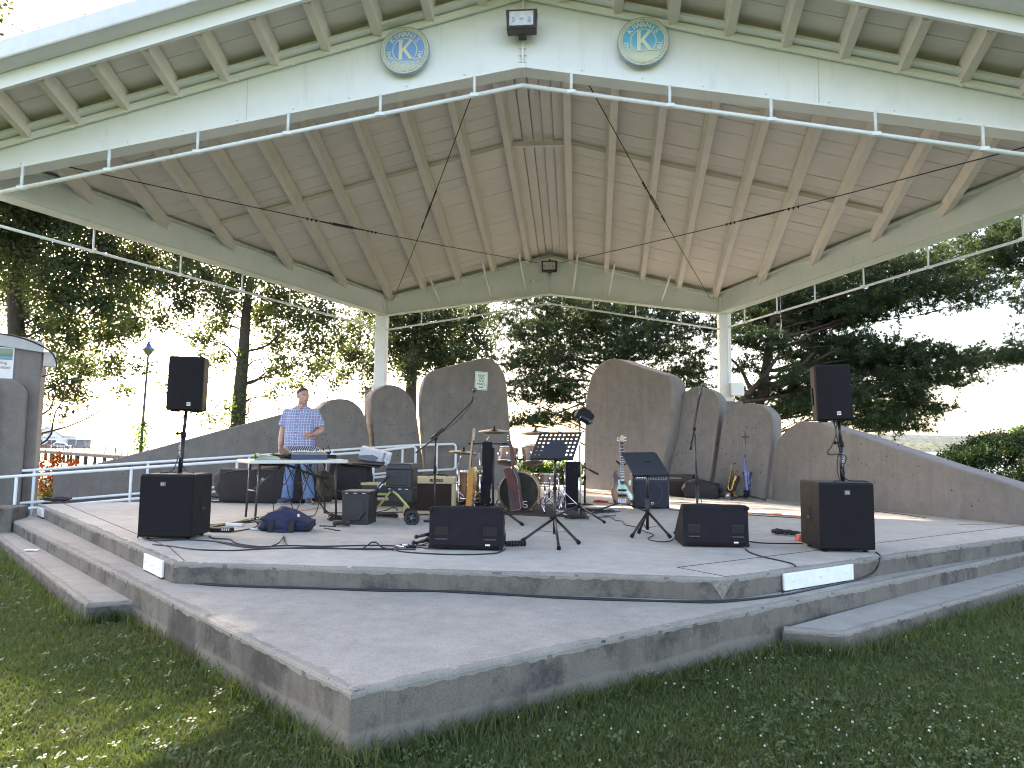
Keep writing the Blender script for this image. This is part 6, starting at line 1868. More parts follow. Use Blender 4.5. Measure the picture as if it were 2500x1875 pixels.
# head: skull, face, jaw, brow, cheeks, nose, lips, ears
bd_.ball(hp(0, 0.012, 0.028), 1, 24, 16, (0.084, 0.102, 0.100), H3)
bd_.ball(hp(0, -0.028, -0.02), 1, 20, 14, (0.071, 0.070, 0.098), H3)
bd_.ball(hp(0, -0.040, -0.082), 1, 16, 10, (0.046, 0.046, 0.036), H3)
for s in (-1, 1):
    bd_.ball(hp(s * 0.038, -0.010, -0.062), 1, 12, 8, (0.034, 0.05, 0.042), H3)
    bd_.ball(hp(s * 0.038, -0.070, -0.016), 1, 12, 8, (0.024, 0.022, 0.022), H3)
    bd_.ball(hp(s * 0.030, -0.082, 0.034), 1, 12, 8, (0.026, 0.013, 0.009), H3)
    e_ = H3 @ Matrix.Rotation(s * R(20), 3, 'Z')
    bd_.ball(hp(s * 0.086, 0.012, -0.002), 1, 12, 8, (0.010, 0.020, 0.033), e_)
bd_.tube([hp(0, -0.088, 0.020), hp(0, -0.106, -0.014), hp(0, -0.112, -0.026)], [0.009, 0.012, 0.015], 10)
for s in (-1, 1):
    bd_.ball(hp(s * 0.013, -0.098, -0.028), 1, 10, 6, (0.009, 0.011, 0.009), H3)
bd_.ball(hp(0, -0.092, -0.056), 1, 12, 6, (0.024, 0.010, 0.007), H3)
bd_.ball(hp(0, -0.090, -0.066), 1, 12, 6, (0.021, 0.010, 0.007), H3)
# neck, trunk
bd_.tube([(0.0, 0.02, 1.34), (0.008, 0.015, 1.44), (0.02, 0.008, 1.53)], [0.095, 0.074, 0.068], 16)
bd_.ball((0, 0.01, 1.30), 1, 18, 12, (0.20, 0.105, 0.15))
bd_.ball((0, 0.0, 1.05), 1, 18, 12, (0.195, 0.13, 0.24))
bd_.ball((0, 0.01, 0.88), 1, 18, 12, (0.185, 0.12, 0.14))
# arms
def arm(sh, el, wr, s):
    bd_.tube([sh, V(sh).lerp(V(el), 0.5), el, V(el).lerp(V(wr), 0.3), wr], [0.062, 0.054, 0.046, 0.046, 0.031], 14)
    bd_.ball(sh, 0.066, 14, 10); bd_.ball(el, 0.046, 12, 8)
def hand(wr, d, palm_n, thumb_side, curl):
    wr, d, pn = V(wr), V(d).normalized(), V(palm_n).normalized()
    sd_ = d.cross(pn).normalized() * thumb_side
    rot = Matrix((sd_, pn, d)).transposed()
    bd_.ball(wr + d * 0.048, 1, 14, 10, (0.040, 0.017, 0.054), rot)
    for i, (o, L) in enumerate(((0.029, 0.072), (0.010, 0.080), (-0.010, 0.075), (-0.028, 0.060))):
        p = wr + d * (0.085 - 0.004 * abs(i - 1)) + sd_ * o
        pts = [p - d * 0.02, p]
        dd = d.copy()
        for k in range(3):
            dd = (dd * math.cos(curl) + pn * math.sin(curl)).normalized()
            pts.append(pts[-1] + dd * L / 3)
        bd_.tube(pts, [0.0105, 0.0105, 0.010, 0.009, 0.0075], 8)
        bd_.ball(pts[-1], 0.0075, 8, 6)
    p = wr + d * 0.025 + sd_ * 0.032
    q = p + (d * 0.6 + sd_ * 0.6 + pn * 0.35).normalized() * 0.034
    r_ = q + (d * 0.85 + sd_ * 0.1 + pn * 0.5).normalized() * 0.032
    bd_.tube([p - sd_ * 0.012, p, q, r_], [0.015, 0.0145, 0.012, 0.009], 8)
    bd_.ball(r_, 0.009, 8, 6)
SH_R, EL_R, WR_R = (-0.215, 0.01, 1.365), (-0.285, 0.03, 1.105), (-0.292, -0.045, 0.865)
SH_L, EL_L, WR_L = (0.215, 0.01, 1.365), (0.305, 0.045, 1.105), (0.275, -0.17, 1.03)
arm(SH_R, EL_R, WR_R, -1)
arm(SH_L, EL_L, WR_L, 1)
hand(WR_R, (0.05, -0.25, -1), (1, 0.1, 0), 1, 0.32)
hand(WR_L, (-0.35, -0.85, -0.12), (-0.6, 0.1, 0.75), 1, 0.55)
# legs
for s in (-1, 1):
    bd_.tube([(s * 0.10, 0.01, 0.86), (s * 0.125, -0.01, 0.50), (s * 0.165, 0.02, 0.09)], [0.085, 0.058, 0.042], 14)
bo_ = part(man, 'body', bd_, SKIN)
remesh(bo_, 0.0065, 5, 0.5)
# facial features
EYE = mat('eye_white', (0.6, 0.58, 0.55), 0.2)
IRIS = mat('eye_dark', (0.02, 0.018, 0.018), 0.15)
HAIR = mat('hair_brown', (0.045, 0.026, 0.022), 0.75, var=0.35, scale=60, bmp=0.6, bscale=220)
for s in (-1, 1):
    e = part(man, 'eye', MB().ball(hp(s * 0.031, -0.083, 0.012), 1, 12, 8, (0.0115, 0.008, 0.0042), H3), EYE)
    part(e, 'iris', MB().ball(hp(s * 0.031 + 0.002, -0.0885, 0.012), 0.0046, 10, 6), IRIS)
    part(man, 'eyebrow', MB().tube([hp(s * 0.014, -0.0965, 0.031), hp(s * 0.032, -0.0965, 0.037), hp(s * 0.048, -0.082, 0.030)], 0.0030, 6), HAIR)
part(man, 'mouth', MB().tube([hp(-0.022, -0.0965, -0.0615), hp(0, -0.1025, -0.060), hp(0.022, -0.0965, -0.0615)], 0.0028, 6), mat('lips', (0.22, 0.07, 0.065), 0.5))
# short hair: cap over the skull down to the hairline
hb_ = MB()
n_, m_ = 40, 24
grid = {}
for i in range(m_ + 1):
    th_ = math.pi * i / m_
    for k in range(n_):
        g_ = 2 * math.pi * k / n_
        x, y, z = math.sin(th_) * math.cos(g_), math.sin(th_) * math.sin(g_), math.cos(th_)
        front = max(0, -y)
        keep = z > (-0.28 + 0.98 * front ** 0.9 + (0.22 * (abs(x) ** 3) if y < 0.2 else 0))
        rr_ = 1 + 0.018 * math.sin(13 * g_) * math.sin(11 * th_)
        grid[i, k] = (hp(x * 0.0868 * rr_, 0.014 + y * 0.106 * rr_, 0.030 + z * (0.107 if z > 0 else 0.10) * rr_), keep)
idx = {}
for key, (p, kp_) in grid.items():
    idx[key] = len(hb_.v); hb_.v.append(tuple(p))
for i in range(m_):
    for k in range(n_):
        q = [(i, k), (i + 1, k), (i + 1, (k + 1) % n_), (i, (k + 1) % n_)]
        if all(grid[c][1] for c in q):
            hb_.f.append(tuple(idx[c] for c in q)); hb_.sm.append(True)
ho = part(man, 'hair', hb_, HAIR)
so = ho.modifiers.new('thick', 'SOLIDIFY'); so.thickness = 0.006; so.offset = 0.0
# shirt
def plaid():
    m, t, b = newmat('checked_shirt')
    vec = coords(t)
    wob = nd(t, 'ShaderNodeVectorMath', operation='MULTIPLY_ADD')
    nz_ = nd(t, 'ShaderNodeTexNoise'); nz_.inputs['Scale'].default_value = 5
    t.links.new(vec, nz_.inputs['Vector'])
    t.links.new(nz_.outputs['Color'], wob.inputs[0]); wob.inputs[1].default_value = (0.03, 0.0, 0.03); t.links.new(vec, wob.inputs[2])
    sp_ = nd(t, 'ShaderNodeSeparateXYZ'); t.links.new(wob.outputs[0], sp_.inputs[0])
    def stripes(sock, per, ph, stops):
        a = nd(t, 'ShaderNodeMath', operation='MULTIPLY_ADD'); t.links.new(sock, a.inputs[0]); a.inputs[1].default_value = 1 / per; a.inputs[2].default_value = ph
        f = nd(t, 'ShaderNodeMath', operation='FRACT'); t.links.new(a.outputs[0], f.inputs[0])
        r_ = ramp(t, f.outputs[0], stops)
        r_.node.color_ramp.interpolation = 'CONSTANT'
        return r_
    P_, Bl, W_, Te = (0.32, 0.25, 0.42), (0.22, 0.28, 0.56), (0.80, 0.84, 0.92), (0.13, 0.30, 0.47)
    st_ = [(0.0, P_), (0.34, W_), (0.42, Bl), (0.50, Te), (0.70, Bl), (0.78, W_), (0.86, P_)]
    cx_ = stripes(sp_.outputs['X'], 0.078, 0.2, st_)
    cz_ = stripes(sp_.outputs['Z'], 0.082, 0.1, st_)
    c = mixc(t, 0.5, cx_, cz_)
    fx = stripes(sp_.outputs['X'], 0.0131, 0.0, [(0, 0.82), (0.5, 1.0)])
    c = mixc(t, 0.5, c, fx, 'MULTIPLY')
    t.links.new(c, b.inputs['Base Color'])
    b.inputs['Roughness'].default_value = 0.85
    b.inputs['Specular IOR Level'].default_value = 0.2
    fold = noise(t, coords(t, (6, 6, 2.2)), 2.0, 3)
    t.links.new(bump(t, fold, 0.7, 0.05), b.inputs['Normal'])
    return m
sh = MB()
rings = [(0.80, 0.222, 0.150, 0.0), (0.90, 0.226, 0.165, -0.01), (1.00, 0.226, 0.168, -0.012), (1.12, 0.226, 0.155, -0.005), (1.24, 0.226, 0.142, 0.0), (1.32, 0.222, 0.130, 0.005), (1.38, 0.192, 0.114, 0.01), (1.420, 0.148, 0.102, 0.015), (1.450, 0.108, 0.092, 0.022), (1.465, 0.090, 0.080, 0.026)]
vs, fs = [], []
N = 36
for (z, rx, ry, cy) in rings:
    for k in range(N):
        a = 2 * math.pi * k / N
        c, s_ = math.cos(a), math.sin(a)
        e = 0.82
        vs.append((rx * math.copysign(abs(c) ** e, c), cy + ry * math.copysign(abs(s_) ** e, s_), z + 0.012 * math.sin(3 * a + 2) * (z < 0.85)))
for i in range(len(rings) - 1):
    for k in range(N):
        fs.append((i * N + k, i * N + (k + 1) % N, (i + 1) * N + (k + 1) % N, (i + 1) * N + k))
fs.append(tuple(range(N))[::-1]); fs.append(tuple((len(rings) - 1) * N + k for k in range(N)))
sh.add(vs, fs, True)
for sh_, el_ in ((SH_R, EL_R), (SH_L, EL_L)):
    a, b = V(sh_), V(el_)
    sh.ball(a + V((0, 0, -0.012)), 0.076, 16, 10)
    sh.tube([a.lerp(V((0, 0.01, 1.36)), 0.4), a, a.lerp(b, 0.45), a.lerp(b, 0.80)], [0.075, 0.076, 0.078, 0.083], 16)
shirt = part(man, 'shirt', sh, plaid())
remesh(shirt, 0.009, 4, 0.5)
SHC = plaid()
for s in (-1, 1):
    part(man, 'collar', MB().add([(s * 0.012, -0.098, 1.415), (s * 0.070, -0.085, 1.43), (s * 0.088, -0.005, 1.485), (s * 0.074, 0.0, 1.512), (s * 0.052, -0.068, 1.478)], [(0, 1, 2, 3, 4) if s < 0 else (4, 3, 2, 1, 0)]), SHC)
part(man, 'neckline', MB().add([(-0.046, -0.096, 1.462), (0.046, -0.096, 1.462), (0.004, -0.126, 1.362)], [(0, 2, 1)]), SKIN)
for k in range(6):
    z = 1.33 - k * 0.09
    yv = -0.128 - 0.05 * math.sin((1.36 - z) / 0.5 * 1.6)
    part(man, 'button', MB().ball((0.004, yv - 0.012, z), 0.0065, 8, 6), IRIS)
pk = part(man, 'pocket', MB().box((0.105, -0.140, 1.24), (0.10, 0.006, 0.11), (R(-6), 0, 0.12)), SHC, 0.002)
# jeans
DEN = mat('blue_denim', (0.115, 0.185, 0.33), 0.85, var=0.28, scale=9, bmp=0.4, bscale=30)
je = MB()
je.ball((0, 0.01, 0.86), 1, 20, 14, (0.195, 0.135, 0.13))
for s in (-1, 1):
    je.tube([(s * 0.098, 0.01, 0.86), (s * 0.112, 0.0, 0.68), (s * 0.130, -0.015, 0.48), (s * 0.152, 0.005, 0.26), (s * 0.170, 0.015, 0.08)], [0.108, 0.100, 0.082, 0.083, 0.090], 20)
    for k, z in enumerate((0.13, 0.18, 0.46, 0.52)):
        je.lathe([(0.080, -0.018), (0.092, 0.0), (0.080, 0.018)], 18, (s * (0.165 - 0.08 * (z - 0.1)), 0.01, z), (0.2 * (-1) ** k, 0.15, 1))
jo = part(man, 'jeans', je, DEN)
remesh(jo, 0.010, 3, 0.5)
for s in (-1, 1):
    fm_ = Matrix.Translation(V((s * 0.175, -0.03, 0))) @ Matrix.Rotation(s * 0.35, 4, 'Z')
    shoe = MB()
    shoe.ball((0, -0.075, 0.045), 1, 16, 10, (0.050, 0.085, 0.042)).ball((0, 0.04, 0.058), 1, 16, 10, (0.042, 0.075, 0.055)).ball((0, -0.02, 0.06), 1, 16, 10, (0.045, 0.07, 0.045))
    shoe.xf(fm_)
    so_ = part(man, 'shoe', shoe, mat('shoe_grey', (0.085, 0.075, 0.085), 0.7, var=0.2))
    remesh(so_, 0.008, 3, 0.5)
    sole = MB().prism([(-0.040, 0.10), (-0.044, 0.0), (-0.052, -0.10), (-0.03, -0.155), (0.03, -0.155), (0.052, -0.10), (0.044, 0.0), (0.040, 0.10), (0.0, 0.118)], 0.022, (0, 0, 0.0), (1, 0, 0), (0, 1, 0), (0, 0, 1)).xf(fm_)
    part(so_, 'sole', sole, mat('sole_grey', (0.40, 0.39, 0.38), 0.7), 0.004)
fd = thing('snack', 'small yellow snack bag held in the man\'s left hand', 'snack', tuple(MO + V((0.235, -0.285, 1.025))))
fd.rotation_euler = (0.3, 0.2, 0.4)
sn_ = MB().ball((0, 0, -0.01), 1, 14, 10, (0.034, 0.014, 0.040))
sn_.v = [(x + 0.004 * math.sin(90 * z), y + 0.005 * math.sin(110 * x + 50 * z), z) for x, y, z in sn_.v]
part(fd, 'wrapper', sn_, mat('wrapper_yellow', (0.50, 0.24, 0.07), 0.45, var=0.4, scale=50))
part(fd, 'seam', MB().box((0, 0, 0.030), (0.04, 0.006, 0.012)), mat('wrapper_red', (0.45, 0.09, 0.03), 0.4))

# ------------------------------------------------------------------ small things and cables on the stage
cable('floor_cable', 'black cables running along the stage front from the left subwoofer to the left wedge monitor', [
    [(-3.510, -8.556, 0.006), (-3.491, -8.573, 0.030), (-3.270, -8.707, 0.006), (-3.023, -8.597, 0.006), (-2.676, -8.661, 0.006), (-2.366, -8.847, 0.006), (-2.173, -8.899, 0.006), (-1.968, -8.790, 0.006), (-1.636, -8.775, 0.006), (-1.296, -8.656, 0.006), (-1.046, -8.641, 0.006), (-0.898, -8.644, 0.006)],
    [(-2.662, -8.690, 0.006), (-2.226, -8.964, 0.006), (-1.830, -8.922, 0.006), (-1.511, -8.894, 0.006), (-1.199, -8.839, 0.006), (-0.957, -8.824, 0.006), (-0.802, -8.825, 0.006)],
    [(-3.133, -8.926, 0.006), (-2.917, -9.002, 0.006), (-2.609, -9.141, 0.006), (-2.303, -9.141, 0.006), (-2.114, -9.027, 0.006), (-1.907, -8.936, 0.006), (-1.656, -8.836, 0.006), (-1.347, -8.893, 0.006), (-1.005, -8.860, 0.006)],
    [(-2.943, -8.313, 0.006), (-2.818, -8.461, 0.006), (-2.646, -8.495, 0.006), (-2.451, -8.743, 0.006), (-2.173, -8.899, 0.006)],
    [(-2.088, -8.884, 0.006), (-2.001, -8.913, 0.040), (-2.157, -8.447, 0.020), (-2.254, -8.184, 0.006)], [(-2.227, -8.249, 0.006), (-2.028, -8.667, 0.006), (-1.954, -8.802, 0.006)],
    [(-1.254, -8.904, 0.010), (-1.195, -8.900, 0.050), (-1.188, -8.856, 0.060), (-1.165, -8.777, 0.050), (-1.098, -8.836, 0.020), (-0.983, -8.884, 0.006)]], 0.0065)
cable('floor_cable', 'black cable looping in front of the left wedge monitor to the cable protector', [
    [(-1.006, -8.633, 0.010), (-0.978, -8.871, 0.020), (-0.905, -8.950, 0.006), (-0.710, -9.021, 0.006), (-0.393, -9.042, 0.006), (-0.171, -8.966, 0.006), (-0.082, -8.887, 0.006), (-0.034, -8.690, 0.010)],
    [(-1.026, -8.637, 0.006), (-0.942, -8.635, 0.020), (-0.831, -8.661, 0.006), (-0.707, -8.753, 0.006)]], 0.006)
plg = thing('cable_plugs', 'silver and white cable plugs joined on the floor beside the left wedge monitor', 'plugs', (-0.902, -8.716, 0.012), 0)
part(plg, 'plug', MB().tube([(-0.10, 0, 0), (-0.02, 0.005, 0)], 0.011, 8), CHROME)
part(plg, 'plug', MB().tube([(-0.01, -0.01, 0), (0.08, 0.0, 0)], 0.012, 8), BLACK)
part(plg, 'tape', MB().tube([(-0.05, 0.02, 0.005), (0.0, 0.02, 0.01)], 0.014, 8), mat('tape_white', (0.7, 0.7, 0.7), 0.5))
part(plg, 'ring', MB().tube([(-0.115, 0, 0), (-0.10, 0, 0)], 0.0115, 8), mat('plug_red', (0.5, 0.03, 0.03), 0.4))
cp_ = thing('cable_protector', 'ribbed black cable drop-over lying between the wedge monitor and the music stand', 'cable protector', (0.038, -8.434, 0.000), 0.35)
for k in range(6):
    part(cp_, 'rib', MB().tube([(-0.075 + k * 0.028, 0, 0.026), (-0.057 + k * 0.028, 0, 0.026)], 0.026, 10), BLACK)
part(cp_, 'core', MB().tube([(-0.10, 0, 0.026), (0.09, 0, 0.026)], 0.021, 10), mat('hose_grey', (0.05, 0.05, 0.055), 0.5))
gm = thing('microphone_pair', 'two black microphones on short stands lying behind the left wedge monitor', 'microphones', (-0.769, -8.518, 0.000), 0)
part(gm, 'handle', MB().tube([(0.03, 0.05, 0.10), (-0.09, 0.02, 0.075)], [0.018, 0.013], 10).ball((-0.105, 0.018, 0.072), 0.020, 10, 6), BLACKM)
part(gm, 'handle', MB().tube([(0.04, 0.0, 0.055), (-0.10, -0.03, 0.025)], [0.018, 0.014], 10).ball((-0.115, -0.033, 0.024), 0.021, 10, 6), BLACKM)
part(gm, 'lead', MB().tube(spline([(0.03, 0.05, 0.10), (-0.02, 0, 0.05), (-0.09, -0.02, 0.008), (0.0, -0.05, 0.006)]), 0.005, 6).tube(spline([(0.04, 0.0, 0.055), (0.02, -0.05, 0.03), (-0.05, -0.06, 0.006)]), 0.005, 6), CABLE)
cable('perimeter_cable', 'black cables lying along the foot of the front riser', [
    [(-3.531, -8.557, -0.020), (-3.580, -8.513, -0.070), (-3.513, -8.589, -0.130), (-3.300, -8.854, -0.146), (-2.944, -9.215, -0.148), (-2.513, -9.602, -0.148), (-2.194, -9.775, -0.148), (-1.746, -9.811, -0.148), (-1.053, -9.790, -0.148), (-0.580, -9.752, -0.148), (0.105, -9.811, -0.148), (0.759, -9.837, -0.148), (1.331, -9.857, -0.148), (1.589, -9.819, -0.148), (2.036, -9.555, -0.148), (2.498, -9.145, -0.148), (2.863, -8.822, -0.148), (3.067, -8.632, -0.120), (3.121, -8.635, -0.030), (3.210, -8.439, 0.000), (3.237, -8.287, 0.006)],
    [(-3.453, -8.630, 0.000), (-3.464, -8.634, -0.080), (-3.153, -8.961, -0.145), (-2.562, -9.571, -0.148), (-2.085, -9.776, -0.148), (-1.474, -9.787, -0.148), (-0.841, -9.808, -0.148), (-0.239, -9.750, -0.148), (0.436, -9.855, -0.148), (1.142, -9.855, -0.148), (1.663, -9.764, -0.148), (2.119, -9.494, -0.148)]], 0.0075)
cable('monitor_cable', 'black cable from the right wedge monitor over the edge past the long white vent plate', [
    [(2.104, -8.287, 0.006), (2.099, -8.510, 0.006), (2.152, -8.734, 0.006), (2.247, -8.934, 0.006), (2.289, -9.063, 0.006), (2.271, -9.192, 0.002), (2.247, -9.200, -0.050), (2.198, -9.246, -0.120), (2.104, -9.431, -0.148)],
    [(2.251, -7.731, 0.006), (2.382, -7.840, 0.006), (2.600, -7.833, 0.006), (2.760, -7.804, 0.006)]], 0.006)
cable('floor_cable', 'curly black cable from the drum cables to the solid music stand and right wedge monitor', [
    [(0.924, -5.362, 0.006), (1.041, -5.702, 0.006), (1.069, -6.034, 0.006), (1.148, -6.125, 0.006), (1.159, -6.528, 0.006), (1.251, -6.698, 0.006), (1.326, -7.161, 0.006), (1.384, -7.388, 0.006), (1.292, -7.735, 0.006), (1.384, -7.922, 0.006), (1.496, -7.835, 0.006), (1.581, -7.538, 0.006)]], 0.005)
random.seed(21)
cable('cable_heap', 'messy heap of black cables round the foot of the small monitor stand', [coil((0.781, -4.863, -0.000), 0.24, 4, 0.008, 0.6), coil((0.586, -5.967, 0.000), 0.16, 5, 0.008, 0.3), coil((0.936, -5.035, 0.000), 0.20, 3, 0.008, 0.7),
    wiggle((-0.104, -5.647, 0.006), (0.674, -5.779, 0.006), 7, 0.04), wiggle((-0.420, -5.528, 0.006), (0.556, -5.441, 0.006), 7, 0.05), wiggle((0.618, -5.300, 0.006), (1.205, -4.764, 0.006), 6, 0.06), wiggle((0.848, -5.858, 0.006), (1.109, -5.321, 0.006), 5, 0.06)], 0.0055)
cable('blue_cable', 'blue cable in the heap beside the small monitor stand', wiggle((0.701, -4.597, 0.020), (1.128, -4.986, 0.012), 7, 0.07), 0.006, mat('cable_blue', (0.03, 0.06, 0.35), 0.5))
cable('red_cable', 'tangle of red cables on the floor left of the bass guitar stand', [wiggle((0.883, -3.219, 0.008), (1.321, -3.482, 0.008), 8, 0.08), coil((1.001, -3.277, 0.000), 0.14, 2, 0.008, 0.6), wiggle((0.712, -0.704, 0.008), (1.318, -1.593, 0.008), 6, 0.06)], 0.006, mat('cable_red', (0.45, 0.04, 0.025), 0.5))
cable('extension_cable', 'orange extension cord crossing the sunlit strip of floor behind the right wedge monitor', [wiggle((2.960, -4.604, 0.008), (3.631, -5.049, 0.008), 6, 0.04), wiggle((3.126, -4.705, 0.008), (3.439, -4.703, 0.008), 5, 0.05)], 0.008, mat('cord_orange', (0.62, 0.14, 0.03), 0.5))
cable('floor_cable', 'thin black cables across the sunlit strip of floor at the back right', [wiggle((1.929, -4.382, 0.006), (3.569, -5.284, 0.006), 7, 0.03), wiggle((2.146, -2.882, 0.006), (2.913, -3.254, 0.006), 5, 0.03), wiggle((4.993, -3.913, 0.006), (5.298, -4.797, 0.006), 5, 0.03)], 0.006)
random.seed(5)
cable('cable_coil', 'coiled black cable with silver plugs beside the right subwoofer', [coil((2.770, -7.077, 0.000), 0.11, 6, 0.008, 0.35, 0.6), coil((2.845, -7.179, 0.000), 0.09, 4, 0.01, 0.4, 0.6)], 0.007)
bk_ = thing('orange_block', 'orange plastic block half hidden behind the right subwoofer', 'cable clip', (2.836, -7.544, 0.000), 0.2)
part(bk_, 'wedge', MB().box((0, 0, 0.03), (0.14, 0.09, 0.06), taper=(0.7, 0.8)), mat('block_orange', (0.62, 0.13, 0.04), 0.5), 0.006)
cable('cable_coil', 'coiled black cable on the floor behind the duffel bag, right of the table legs', [coil((-2.227, -6.714, 0.000), 0.13, 6, 0.008, 0.4, 0.7), wiggle((-2.202, -6.502, 0.006), (-1.952, -6.663, 0.006), 4, 0.03)], 0.007)
cable('cable_coil', 'second coil of black cable close to the right end of the duffel bag', [coil((-1.978, -7.286, 0.000), 0.10, 7, 0.01, 0.3, 0.6), wiggle((-2.116, -7.454, 0.006), (-1.868, -7.656, 0.006), 4, 0.03), wiggle((-2.224, -7.299, 0.006), (-2.039, -7.307, 0.006), 4, 0.02)], 0.007)
cable('cable_coil', 'coiled black cable on the floor under the rolling tool chest', [coil((-1.759, -6.237, 0.000), 0.15, 7, 0.008, 0.35, 0.5)], 0.007)
cable('floor_cable', 'black cables on the floor between the tool chest and the cream amplifier', [wiggle((-2.102, -5.770, 0.006), (-1.723, -5.556, 0.006), 5, 0.03), [(-2.085, -5.830, 0.006), (-2.000, -5.346, 0.006), (-1.904, -5.470, 0.050), (-1.872, -5.347, 0.040), (-1.843, -5.380, 0.006)], wiggle((-2.666, -5.937, 0.010), (-2.108, -5.750, 0.010), 5, 0.03)], 0.008)
cable('floor_cable', 'black cables on the floor between the left subwoofer and the table legs', [wiggle((-3.395, -7.489, 0.006), (-3.085, -6.794, 0.006), 7, 0.05), wiggle((-3.290, -7.686, 0.006), (-3.173, -6.967, 0.006), 6, 0.05), [(-3.195, -6.921, 0.006), (-2.881, -7.426, 0.100), (-3.009, -7.083, 0.006), (-2.834, -7.596, 0.006), (-2.886, -7.932, 0.006)], wiggle((-3.165, -7.211, 0.006), (-2.823, -6.467, 0.006), 7, 0.05)], 0.006)
cable('extension_cable', 'thin yellow cord along the floor behind the left subwoofer', [(-3.373, -7.511, 0.004), (-3.293, -7.171, 0.004), (-3.259, -6.540, 0.004), (-3.102, -5.776, 0.004), (-2.966, -5.110, 0.004)], 0.006, mat('cord_yellow', (0.40, 0.26, 0.05), 0.6))
ps = thing('power_strip', 'white power strip with cables on the floor beside the left subwoofer', 'power strip', (-3.108, -7.467, 0.000), -0.15)
part(ps, 'case', MB().box((0, 0, 0.02), (0.20, 0.05, 0.035)), mat('strip_white', (0.72, 0.73, 0.74), 0.4), 0.006)
part(ps, 'cord', MB().tube(spline([(-0.10, 0, 0.015), (-0.18, -0.03, 0.008), (-0.24, 0.02, 0.008), (-0.30, -0.03, 0.008)]), 0.006, 6), CABLE)
for k in range(4):
    part(ps, 'socket', MB().box((-0.06 + k * 0.035, 0, 0.0385), (0.02, 0.02, 0.003)), mat('socket_grey', (0.2, 0.2, 0.2), 0.5))
pb = thing('pedal_board', 'small black pedal unit with pale switches on the floor before the left subwoofer', 'pedal unit', (-3.012, -7.945, 0.000), 0.05)
part(pb, 'case', MB().box((0, 0, 0.022), (0.22, 0.10, 0.04)), BLACK, 0.005)
for k in range(4):
    part(pb, 'switch', MB().box((0.03 + 0.022 * k, -0.045, 0.03), (0.014, 0.012, 0.02)), mat('switch_pale', (0.5, 0.5, 0.5), 0.4))
dc = MB().tube([(0, 0, 0.0), (0.09, 0.02, 0.0)], 0.012, 8)
single('white_adapter', MB().tube([(0, 0, 0.014), (0.10, 0.03, 0.014)], 0.013, 8), mat('adapter_white', (0.7, 0.7, 0.71), 0.4), 'white plastic tube lying left of the duffel bag', 'tube', (-2.781, -7.782, 0.000))
cable('cable_coil', 'heap of black cable on the far left corner of the stage by the handrail', [coil((-7.000, -5.146, 0.000), 0.22, 5, 0.02, 0.5, 0.4), coil((-6.952, -5.049, -0.000), 0.15, 4, 0.03, 0.5, 0.4)], 0.011)
pp_ = MB().add([(-0.07, -0.03, 0.004), (0.0, -0.05, 0.012), (0.08, -0.02, 0.005), (0.07, 0.04, 0.015), (-0.02, 0.05, 0.006), (-0.08, 0.02, 0.012)], [(0, 1, 2, 3, 4, 5)])
o_ = single('paper_scrap', pp_, mat('paper_white', (0.72, 0.74, 0.78), 0.6), 'scrap of white paper on the lowest left step', 'paper', tuple(V((-5.341, -7.594, -0.300)) + V((0, 0, 0.002))))

# ------------------------------------------------------------------ vegetation
def in_poly(x, y, poly):
    c = np.zeros(len(x), bool)
    n = len(poly)
    for i in range(n):
        x1, y1 = poly[i]; x2, y2 = poly[(i + 1) % n]
        cond = ((y1 > y) != (y2 > y)) & (x < (x2 - x1) * (y - y1) / (y2 - y1 + 1e-12) + x1)
        c ^= cond
    return c
def leaf_mat(name, a, b_, trans=0.5, sc=1.2):
    m = bpy.data.materials.new(name)
    m.use_nodes = True
    t = m.node_tree
    b = t.nodes['Principled BSDF']
    out = [n for n in t.nodes if n.type == 'OUTPUT_MATERIAL'][0]
    vec = coords(t)
    n1 = noise(t, vec, sc, 3)
    n2 = noise(t, vec, 23.0, 2)
    c = ramp(t, n1, [(0.3, a), (0.7, b_)])
    c = mixc(t, 0.45, c, ramp(t, n2, [(0.3, 0.45), (0.7, 1.0)]), 'MULTIPLY')
    t.links.new(c, b.inputs['Base Color'])
    b.inputs['Roughness'].default_value = 0.5
    b.inputs['Specular IOR Level'].default_value = 0.3
    tr = nd(t, 'ShaderNodeBsdfTranslucent')
    tc_ = mixc(t, 1.0, c, (1.55, 1.65, 0.75), 'MULTIPLY')
    t.links.new(tc_, tr.inputs['Color'])
    mx_ = nd(t, 'ShaderNodeMixShader')
    mx_.inputs[0].default_value = trans
    t.links.new(b.outputs[0], mx_.inputs[1])
    t.links.new(tr.outputs[0], mx_.inputs[2])
    t.links.new(mx_.outputs[0], out.inputs['Surface'])
    MATS[name] = m
    return m
def np_mesh(name, verts, faces_n, idx):
    """verts (n,3); every face has faces_n corners; idx flat"""
    me = bpy.data.meshes.new(name)
    nf = len(idx) // faces_n
    me.vertices.add(len(verts))
    me.vertices.foreach_set('co', np.ascontiguousarray(verts, dtype=np.float32).ravel())
    me.loops.add(len(idx))
    me.loops.foreach_set('vertex_index', np.ascontiguousarray(idx, dtype=np.int32))
    me.polygons.add(nf)
    me.polygons.foreach_set('loop_start', np.arange(0, nf * faces_n, faces_n, dtype=np.int32))
    me.polygons.foreach_set('loop_total', np.full(nf, faces_n, dtype=np.int32))
    me.update(calc_edges=True)
    me.validate()
    return me
def unit(a):
    return a / np.maximum(1e-9, np.linalg.norm(a, axis=1, keepdims=True))
